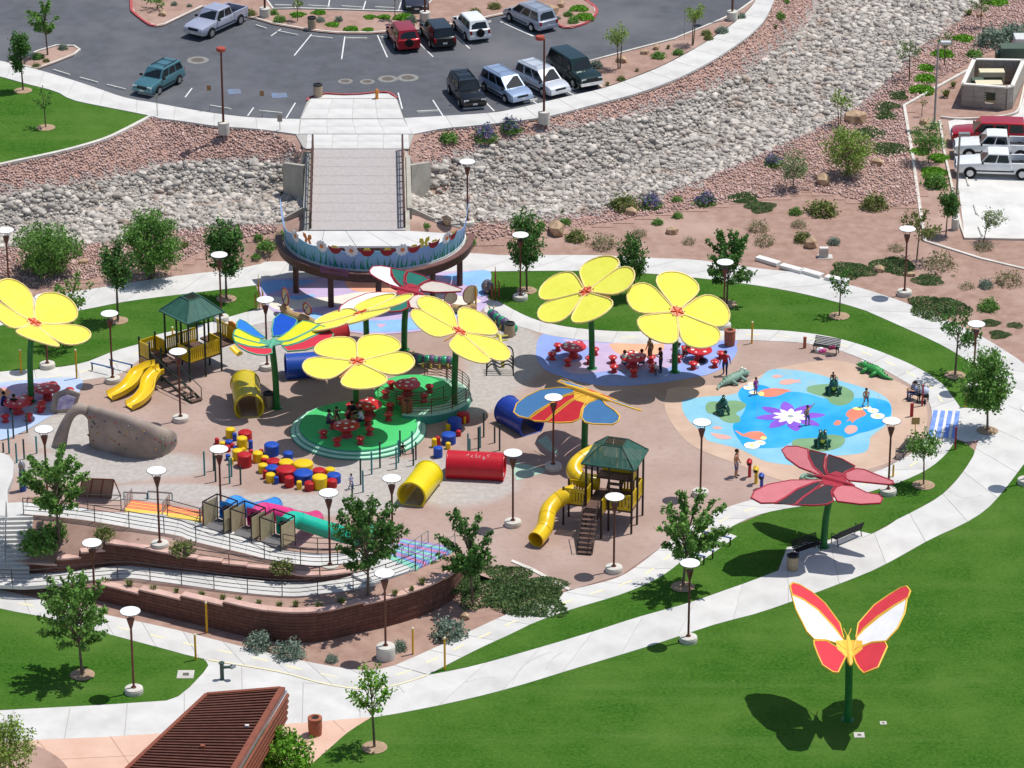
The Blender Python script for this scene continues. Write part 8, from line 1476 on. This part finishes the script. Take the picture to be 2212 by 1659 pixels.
# ============================================================ block enclosure at upper right
M_CMU = mat('grey_block', '#A39C93', '#938C83', scale=2, rough=.92, bump=.4, bscale=8); M_UTG = mat('utility_green', '#4E5E50', rough=.6); M_UTC = mat('utility_cream', '#D9CFAE', rough=.6)
EN = [U(2078, 230), U(2182, 236), U(2206, 190), U(2212, 175), U(2100, 172)]; o = EN[0].copy(); t = thing('utility_enclosure', 'grey block utility enclosure with white coping and open top', 'enclosure', o); Q5 = [p - o for p in (U(2078, 230), U(2172, 237), U(2184, 234), U(2208, 178), U(2102, 176))]; H_ = 1.75
for i in range(5):
    a, c = Q5[i], Q5[(i + 1) % 5]; L = (c - a).length; d = (c - a).normalized(); n = Vector((d.y, -d.x, 0)); nb = max(1, round(L / .8))
    for r_ in range(4):
        for k in range(nb):
            if i == 0 and r_ in (1, 2) and k == round(nb * .4): continue
            p0, p1 = a + d * (k / nb * L + .01), a + d * ((k + 1) / nb * L - .01); z0 = r_ * H_ / 4; MB().bar((p0 + p1) / 2 - d * (p1 - p0).length / 2 + Vector((0, 0, z0 + H_ / 8)), (p0 + p1) / 2 + d * (p1 - p0).length / 2 + Vector((0, 0, z0 + H_ / 8)), .2, H_ / 4 - .012).build('block', M_CMU, t)
    MB().bar(a + Vector((0, 0, H_ + .05)) - d * .1, c + Vector((0, 0, H_ + .05)) + d * .1, .3, .1).build('coping', mat('white_coping', '#DDD9D0', rough=.8), t)
a, c = Q5[0], Q5[1]; d = (c - a).normalized(); ce = a + (c - a) * .42
for x in range(4):
    for y in range(4): MB().bar(ce + d * (-.36 + x * .2) + Vector((0, 0, .52 + y * .2)), ce + d * (-.22 + x * .2) + Vector((0, 0, .52 + y * .2)), .16, .045).build('screen_block', M_CMU, t)
for (px, py), sz, m, lb in (((2134, 218), (2.0, 1.0, 1.5), M_UTC, 'cream air handling unit in front inside the enclosure'), ((2140, 195), (1.9, .9, 1.6), M_UTC, 'cream air handling unit behind inside the enclosure'), ((2110, 205), (.9, .8, 1.3), M_UTG, 'green cabinet at the left inside the enclosure')):
    p = U(px, py); u_ = thing('utility_unit', lb, 'utility box', p); MB().box((0, 0, sz[2] / 2), sz).build('cabinet', m, u_); MB().box((0, -sz[1] / 2 - .01, sz[2] * .45), (sz[0] * .8, .03, sz[2] * .6)).build('grille', M_UTG, u_)
for (px, py), sz, m, lb in (((2185, 152), (1.9, 1.3, 1.9), M_UTG, 'dark green transformer cabinet behind the enclosure'), ((2163, 150), (1.0, .9, 1.4), M_UTG, 'small green transformer box left of the larger one'), ((2220, 112), (2.2, 1.5, 1.2), mat('utility_white', '#C9CBC8', rough=.6), 'pale equipment box at the right edge behind the transformer')):
    p = U(px, py); u_ = thing('transformer', lb, 'utility box', p); MB().box((0, 0, sz[2] / 2 + .1), sz).build('cabinet', m, u_); MB().box((0, 0, .05), (sz[0] + .3, sz[1] + .3, .1)).build('slab', M_CONC2, u_); MB().box((0, -sz[1] / 2 - .012, sz[2] / 2), (sz[0] * .9, .02, sz[2] * .8)).build('door', m, u_)
# ============================================================ ribbed roof building at the bottom
M_RUST = mat('rust_metal', '#6C4233', '#5C372A', scale=2, rough=.55, metal=.2); M_RUST2 = mat('rust_fascia', '#8A4E3A', '#7A4432', scale=2, rough=.6); M_PINKW = mat('pink_stucco', '#B98074', '#A97165', scale=2, rough=.9, bump=.2, bscale=20)
ZR = 4.0; r0, r1 = U(447, 1502, ZR), U(606, 1489, ZR); r2, r3 = U(425, 1790, ZR), U(170, 1760, ZR); o = Vector((r1.x, r1.y, 0)); t = thing('ribbed_roof_building', 'low building with rust brown ribbed metal roof and louvred side at the bottom edge', 'building', o); C4 = [p - o for p in (r0, r1, r2, r3)]
MB().slab(C4, .12).build('roof_deck', M_RUST, t)
for i in range(46):
    u = (i + .5) / 46; a = C4[0].lerp(C4[3], u); c = C4[1].lerp(C4[2], u); MB().bar(a + Vector((0, 0, .04)), c + Vector((0, 0, .04)), .12, .09).build('roof_rib', M_RUST, t)
dn = (C4[2] - C4[1]).normalized(); sn = Vector((-dn.y, dn.x, 0)); sn = sn if sn.x > 0 else -sn
MB().bar(C4[1] + sn * .1 + Vector((0, 0, .06)), C4[2] + sn * .1 + Vector((0, 0, .06)), .3, .2).build('fascia', M_RUST2, t); MB().bar(C4[1] + sn * .3 - Vector((0, 0, .08)), C4[2] + sn * .3 - Vector((0, 0, .08)), .12, .1).build('gutter', M_CHR, t); MB().bar(C4[0] + Vector((0, 0, .05)), C4[1] + Vector((0, 0, .05)), .2, .16).build('fascia', M_RUST2, t); MB().bar(C4[0] + Vector((0, 0, .05)), C4[3] + Vector((0, 0, .05)), .2, .16).build('fascia', M_RUST2, t)
for k in range(5): MB().cyl(C4[1] + sn * (.3 - k * .03) - Vector((0, 0, .35 + k * .34)) - dn * .1, C4[2] + sn * (.3 - k * .03) - Vector((0, 0, .35 + k * .34)), .14, n=10).build('louvre_tube', M_RUST2, t)
inn = [C4[0] + (C4[3] - C4[0]).normalized() * .6 + (C4[1] - C4[0]).normalized() * .4, C4[1] + dn * .3 - sn * .1, C4[2] - sn * .1, C4[3]]; MB().slab([Vector((p.x, p.y, ZR - .2)) for p in inn], ZR - .2).build('wall', M_PINKW, t)
MB().box(C4[0].lerp(C4[2], .42) + Vector((0, 0, .14)), (.22, .22, .2)).build('roof_vent', M_RUST2, t); MB().box(C4[1].lerp(C4[2], .3) - sn * .5 + Vector((0, 0, .12)), (.2, .14, .12)).build('roof_vent', M_WHITE, t); MB().sphere(C4[1].lerp(C4[2], .62) + sn * .12 - Vector((0, 0, 2.0)), .12, 8, 6).build('wall_lamp', M_WHITE, t)
# ============================================================ animals of the splash pad
M_CRG = mat('crocodile_green', '#3FA050', '#358F46', scale=3, rough=.45); M_CRP = mat('crocodile_pale', '#86A594', '#7A9988', scale=3, rough=.55); M_FROG = mat('frog_green', '#1E5A48', '#184C3C', scale=3, rough=.3, coat=.4); M_EYE = mat('white_eye', '#EDEDE8', rough=.3); M_FY2 = mat('frog_yellow', '#B8C04A', rough=.4)
def croc(label, H_px, T_px, m, L=3.0):
    h, tl = U(*H_px), U(*T_px); d = tl - h; L = d.length; t = thing('crocodile_figure', label, 'play sculpture', (h + tl) / 2, math.atan2(d.y, d.x), 'crocodile figures'); x = lambda u: (u - .5) * L
    sp = [(x(0), 0, .3), (x(.08), 0, .34), (x(.16), 0, .38), (x(.24), 0, .36), (x(.34), 0, .33), (x(.5), .03, .33), (x(.62), .02, .27), (x(.76), -.06, .2), (x(.9), -.02, .14), (x(1), .16, .08)]
    MB().tube(spline(sp, 3, False), [r_ for a, b in zip((.12, .2, .26, .22, .3, .33, .26, .17, .1, .04), (.2, .26, .22, .3, .33, .26, .17, .1, .04, .03)) for r_ in (a, lerp(a, b, .33), lerp(a, b, .66))][:28], 12, ell=.85).build('body', m, t, smooth=True); MB().tube([(x(-.07), 0, .22), (x(.02), 0, .22), (x(.14), 0, .24)], [.1, .17, .2], 10, ell=.5).build('jaw', m, t, smooth=True)
    for s in (-1, 1):
        MB().sphere((x(.13), s * .13, .62), .09, 8, 6).build('eye', M_EYE, t, smooth=True); MB().sphere((x(.115), s * .15, .64), .045, 6, 4).build('pupil', M_BLK, t)
        for u in (.3, .58): MB().tube([(x(u), s * .22, .28), (x(u) - .05, s * .48, .2), (x(u) - .2, s * .56, .06)], [.14, .11, .09], 8).build('leg', m, t, smooth=True)
    for i in range(9): u = .26 + i * .075; MB().box((x(u), 0, .62 - max(0, u - .45) * .75), (.1, .06, .1), taper=(.2, .4)).build('back_ridge', M_FROG if m is M_CRG else m, t)
croc('bright green crocodile figure at the upper right of the splash pad', (1856, 795), (1926, 823), M_CRG); croc('pale weathered crocodile figure at the upper left of the splash pad', (1614, 812), (1546, 842), M_CRP)
def frog(label, px, k, face):
    t = thing('frog_figure', label, 'play sculpture', U(*px, .026), face, 'frog figures'); t.scale = (k, k, k)
    MB().tube([(0, .3, .18), (0, .12, .35), (0, -.05, .62), (0, -.15, .85), (0, -.24, .92)], [.16, .34, .3, .26, .14], 12).build('body', M_FROG, t, smooth=True); MB().sphere((0, -.22, .58), (.2, .12, .28), 10, 6).build('belly', M_FY2, t, smooth=True)
    for s in (-1, 1):
        MB().sphere((s * .15, -.1, 1.06), .12, 8, 6).build('eye_bulge', M_FROG, t, smooth=True); MB().sphere((s * .16, -.19, 1.08), .06, 6, 4).build('eye', M_EYE, t); MB().tube([(s * .28, .15, .3), (s * .42, -.1, .42), (s * .4, .1, .08), (s * .45, -.2, .05)], [.16, .15, .1, .07], 8).build('hind_leg', M_FROG, t, smooth=True); MB().tube([(s * .22, -.2, .6), (s * .28, -.36, .3), (s * .26, -.45, .04)], [.1, .08, .08], 8).build('front_leg', M_FROG, t, smooth=True)
frog('dark green frog figure on the far lily pad', (1800, 850), 1.0, 0); frog('dark green frog figure on the left lily pad facing right', (1559, 892), 1.0, 1.5); frog('dark green frog figure on the near lily pad', (1776, 964), 1.0, 0)
sn_ = MB().tube(spline([U(x, y, .15) - U(1742, 1032) for x, y in ((1730, 1034), (1736, 1027), (1748, 1025), (1760, 1028), (1764, 1034), (1752, 1036), (1740, 1033))], 4, False), .12, 8).build('snake_figure', M_CRP, None, loc=U(1742, 1032), smooth=True); tag(sn_, 'pale green coiled snake figure behind the pink butterfly', 'play sculpture')
# water jets
for px, py, lb in ((1728, 882, 'thin water jet rising left of centre on the splash pad'), (1635, 903, 'thin water jet rising at the left of the splash pad'), (1897, 880, 'thin water jet rising at the right of the splash pad')):
    tag(MB().tube([(0, 0, 0), (.01, 0, .5), (.0, 0, 1.0)], [.015, .02, .008], 6).build('water_jet', mat('water_spray', '#E8F2F6', rough=.2, alpha=.5), None, loc=U(px, py, .03)), lb, 'water jet', 'water jets')
# ============================================================ caterpillar climbers
M_CT = mat('caterpillar_green', '#2C9A72', '#248A64', scale=3, rough=.4, coat=.2); M_CPU = mat('caterpillar_purple', '#5A4A6E', rough=.45); M_CYL = mat('caterpillar_yellow', '#C9B84E', rough=.5)
def caterpillar(label, a, b, n):
    A, B = U(*a), U(*b); t = thing('caterpillar_climber', label, 'play sculpture', (A + B) / 2, 0, 'caterpillar climbers'); d = (B - A)
    for i in range(n):
        p = d * (i / (n - 1) - .5); k = .3 + .04 * math.sin(i * 1.7); MB().sphere((p.x, p.y, .42), (k, k, k), 10, 7).build('segment', M_CT if i % 2 == 0 else M_CPU, t, smooth=True)
        q = d.cross(Vector((0, 0, 1))).normalized() * .28
        for s in (-1, 1):
            if i % 2: MB().tube([(p.x + q.x * s, p.y + q.y * s, .35), (p.x + q.x * s * 1.4, p.y + q.y * s * 1.4, .04)], [.07, .09], 6).build('foot', M_CYL, t)
    p = d * -.5
    for s in (-1, 1): MB().tube([(p.x + s * .08, p.y, .68), (p.x + s * .18, p.y - .08, .98)], [.025, .05], 6).build('feeler', M_CYL, t)
caterpillar('green and purple caterpillar climber beside the litter bin', (1062, 690), (1108, 722), 9); caterpillar('green and purple caterpillar climber behind the smaller green stage', (888, 788), (978, 793), 11)
# yellow ant climber
t = thing('ant_climber', 'yellow insect climber with curved black legs right of the leaning flower', 'play sculpture', U(1080, 800)); M_ANT = mat('ant_yellow', '#D9CF5A', rough=.5); MB().tube([(-.2, 3.6, .9), (0, 2.4, 1.3), (.1, .6, 1.1), (.2, -.6, .5)], [.12, .1, .12, .1], 8).build('spine', M_ANT, t, smooth=True)
for y, z in ((.2, .8), (-.1, .7), (-.4, .6), (-.7, .5), (1.2, .9)):
    for s in (-1, 1): MB().tube(spline([(0, y, z), (s * .45, y, z + .25), (s * .8, y - .05, z), (s * .85, y - .1, 0)], 4, False), .045, 6).build('leg', M_BLK, t, smooth=True)
for y in (2.9, 2.2, .0): MB().tube([(-.5, y, 1.0), (.5, y, 1.15)], .05, 6).build('rung', M_ANT, t)
# ============================================================ driftwood-like bench sculptures round the plaza
M_WOOD = mat('carved_tan', '#B99A6C', '#A0835A', scale=3, rough=.75, bump=.4); M_WRED = mat('maroon_edge', '#8C3A36', rough=.6); M_SPOT = mat('spot_blue', '#5A6FA8', rough=.6)
def slug_bench(label, pts, flip):
    P = UL(pts, .3); o = sum(P, Vector()) / len(P); o.z = 0; t = thing('sculpted_bench', label, 'bench', o, 0, 'sculpted insect benches'); Q_ = spline([p - o for p in P], 6, False); MB().tube(Q_, [.3 - .12 * abs(i / len(Q_) - .4) for i in range(len(Q_))], 10).build('body', M_WOOD, t, smooth=True)
    for j, (u, hh, ww) in enumerate(((0.08, 1.5, .7), (.8, 1.0, .55))):
        c = Q_[int(u * (len(Q_) - 1))]; e = Q_[min(int(u * (len(Q_) - 1)) + 3, len(Q_) - 1)]; d = (e - c); d.z = 0; d = d.normalized() if d.length > 0 else Vector((1, 0, 0)); loop = [c + d * ww * math.cos(a) * .8 + Vector((0, 0, .35 + hh * (.5 + .5 * math.sin(a)) * .8)) for a in [2 * math.pi * k / 16 for k in range(16)]]; nn = Vector((d.y, -d.x, 0)); w_ = MB().slab(loop, .05, nrm=nn).build('wing', mat('wing_tan', '#C7B48E', rough=.6), t); MB().tube(loop + loop[:2], .05, 6, caps=False).build('wing_edge', M_WRED, w_)
        for k in range(3): MB().sphere(c + nn * .03 + d * (k - 1) * .2 + Vector((0, 0, .6 + .25 * k)), (.08, .03, .08), 8, 4).build('wing_spot', M_SPOT, w_)
    ht = Q_[0] if flip else Q_[-1]; MB().sphere(ht + Vector((0, 0, .05)), (.34, .3, .3), 10, 7).build('head', M_WOOD, t, smooth=True)
slug_bench('carved winged bench sculpture left of the painted plaza', [(615, 668), (632, 682), (655, 686), (680, 698)], True); slug_bench('carved winged bench sculpture right of the painted plaza', [(1018, 664), (1000, 668), (980, 666), (962, 668)], True)
for px, py, ty, lb in ((560, 668, 592, 'carved leaf sculpture at the left end of the plaza'), (1070, 650, 574, 'carved reed sculpture at the right end of the plaza')):
    b = U(px, py); h_ = solve_h(b, ty); t = thing('leaf_sculpture', lb, 'sculpture', b, 0, 'leaf sculptures')
    for k, (dx, hh) in enumerate(((0, 1), (.22, .62), (-.2, .5))): MB().tube([(dx, 0, 0), (dx * 1.1, .03, h_ * hh * .35), (dx * 1.2, 0, h_ * hh * .75), (dx * .7, 0, h_ * hh)], [.06, .16, .14, .02], 6, ell=.4).build('leaf', mat('leaf_gold', '#A88430', '#94722A', scale=4, rough=.6) if px < 700 else M_WRED, t, smooth=True)
b = U(1053, 632); t = thing('spotted_bug', 'dark spotted bug sculpture beside the reeds', 'sculpture', b); MB().sphere((0, 0, .45), (.42, .5, .48), 12, 8).build('shell', mat('bug_grey', '#6A6A74', rough=.5), t, smooth=True)
for x, y, z in ((.2, -.42, .5), (-.1, -.45, .65), (0, -.48, .3)): MB().sphere((x, y, z), (.1, .05, .1), 8, 4).build('spot', M_WOOD, t)
# seesaw benches / bike hoops, net frame and beams
for i, (px, py, lb) in enumerate(((1493, 1212, 'low blue bike rack nearest the spiky tree'), (1512, 1200, 'second low blue bike rack on the pad'), (1550, 1172, 'third low blue bike rack on the pad, farthest right'), (222, 805, 'low blue bike rack left of the lamp by the double slide'), (262, 798, 'low blue bike rack right of the lamp by the double slide'))):
    t = thing('bike_rack', lb, 'bike rack', U(px, py, .03), -.5, 'bike racks'); m = mat('rack_blue', '#4A6FA8', rough=.5)
    MB().bar((-.9, 0, .5), (.9, 0, .5), .07).build('top_bar', m, t)
    for x in (-.8, .8): MB().bar((x, 0, 0), (x, 0, .5), .07).build('leg', M_DKB, t)
o = U(205, 1072); t = thing('net_climber', 'leaning three-panel mesh climber behind the mound', 'climber', o); q = [U(170, 1072) - o, U(240, 1076) - o]; up = [U(178, 1033, 1.5) - o, U(246, 1036, 1.5) - o]; up = [Vector((p.x, p.y, 1.5)) for p in up]
for k in range(4): MB().bar(q[0].lerp(q[1], k / 3), up[0].lerp(up[1], k / 3), .06).build('frame_bar', M_POLE, t)
for k in range(3): a0, a1 = k / 3 + .02, (k + 1) / 3 - .02; MB().slab([q[0].lerp(q[1], a0), q[0].lerp(q[1], a1), up[0].lerp(up[1], a1), up[0].lerp(up[1], a0)], .02).build('mesh_panel', mat('grey_mesh', '#7C746E', rough=.8), t)
MB().bar(up[0], up[1], .06).build('top_bar', M_POLE, t); [MB().bar(p, p + Vector((.25, .9, -1.5)), .05).build('brace', M_POLE, t) for p in up]
for a, c, lb in (((268, 1078), (318, 1080), 'thin steel balance beam left of the flame stairs'), ((320, 1076), (372, 1080), 'thin steel balance beam behind the flame stairs')):
    A, B = U(*a), U(*c); o = (A + B) / 2; t = thing('balance_beam', lb, 'balance beam', o); MB().bar(A - o + Vector((0, 0, .45)), B - o + Vector((0, 0, .45)), .08).build('beam', M_STEEL, t); [MB().bar(p - o, p - o + Vector((0, 0, .45)), .06).build('leg', M_PT, t) for p in (A, B)]
t = thing('blue_totem', 'blue and silver rounded post at the left edge beside the white terrace', 'play sculpture', U(50, 1060)); MB().lathe([(.2, 0), (.22, .5), (.2, 1.2), (.16, 1.5)], n=14).build('column', mat('totem_blue', '#2C4C9A', rough=.4), t, auto=40); MB().lathe([(.2, 1.5), (.22, 1.7), (.1, 1.95), (.02, 2.0)], n=14).build('top', M_STEEL, t, auto=40)
t = thing('graffiti_boulder', 'tilted grey panel painted with violet scrawl behind the climbing wall', 'play sculpture', U(140, 893)); Pn = [(-.9, 0, 0), (.6, .1, .1), (1.0, .3, 1.2), (.2, .35, 1.5), (-.7, .25, 1.2)]; MB().slab(Pn, .25).build('panel', M_CW, t); MB().slab([Vector(p) * .62 + Vector((.1, -.12, .3)) for p in Pn], .05).build('painted_patch', mat('violet_patch', '#C9C2D4', '#8E7FB0', scale=3, rough=.8), t)
sheet('groundcover_edge', [(1106, 1208), (1150, 1226), (1232, 1270), (1228, 1275), (1146, 1231), (1104, 1213)], .05, M_CURB)
for px, py, lb, c in ((1504, 794, 'white bag lying by the table under the rightmost flower', '#E4E2E4'), (1518, 783, 'black and white ball-shaped bag by the table under the rightmost flower', '#26262A')):
    tag(MB().sphere((0, 0, .14), (.24, .2, .17), 10, 6).build('bag', mat('bag_' + c[1:], c, rough=.8), None, loc=U(px, py, .02), smooth=True), lb, 'bag')
for k, v in USED.items():
    if len(v) > 1: print('DUP LABEL', k, v)
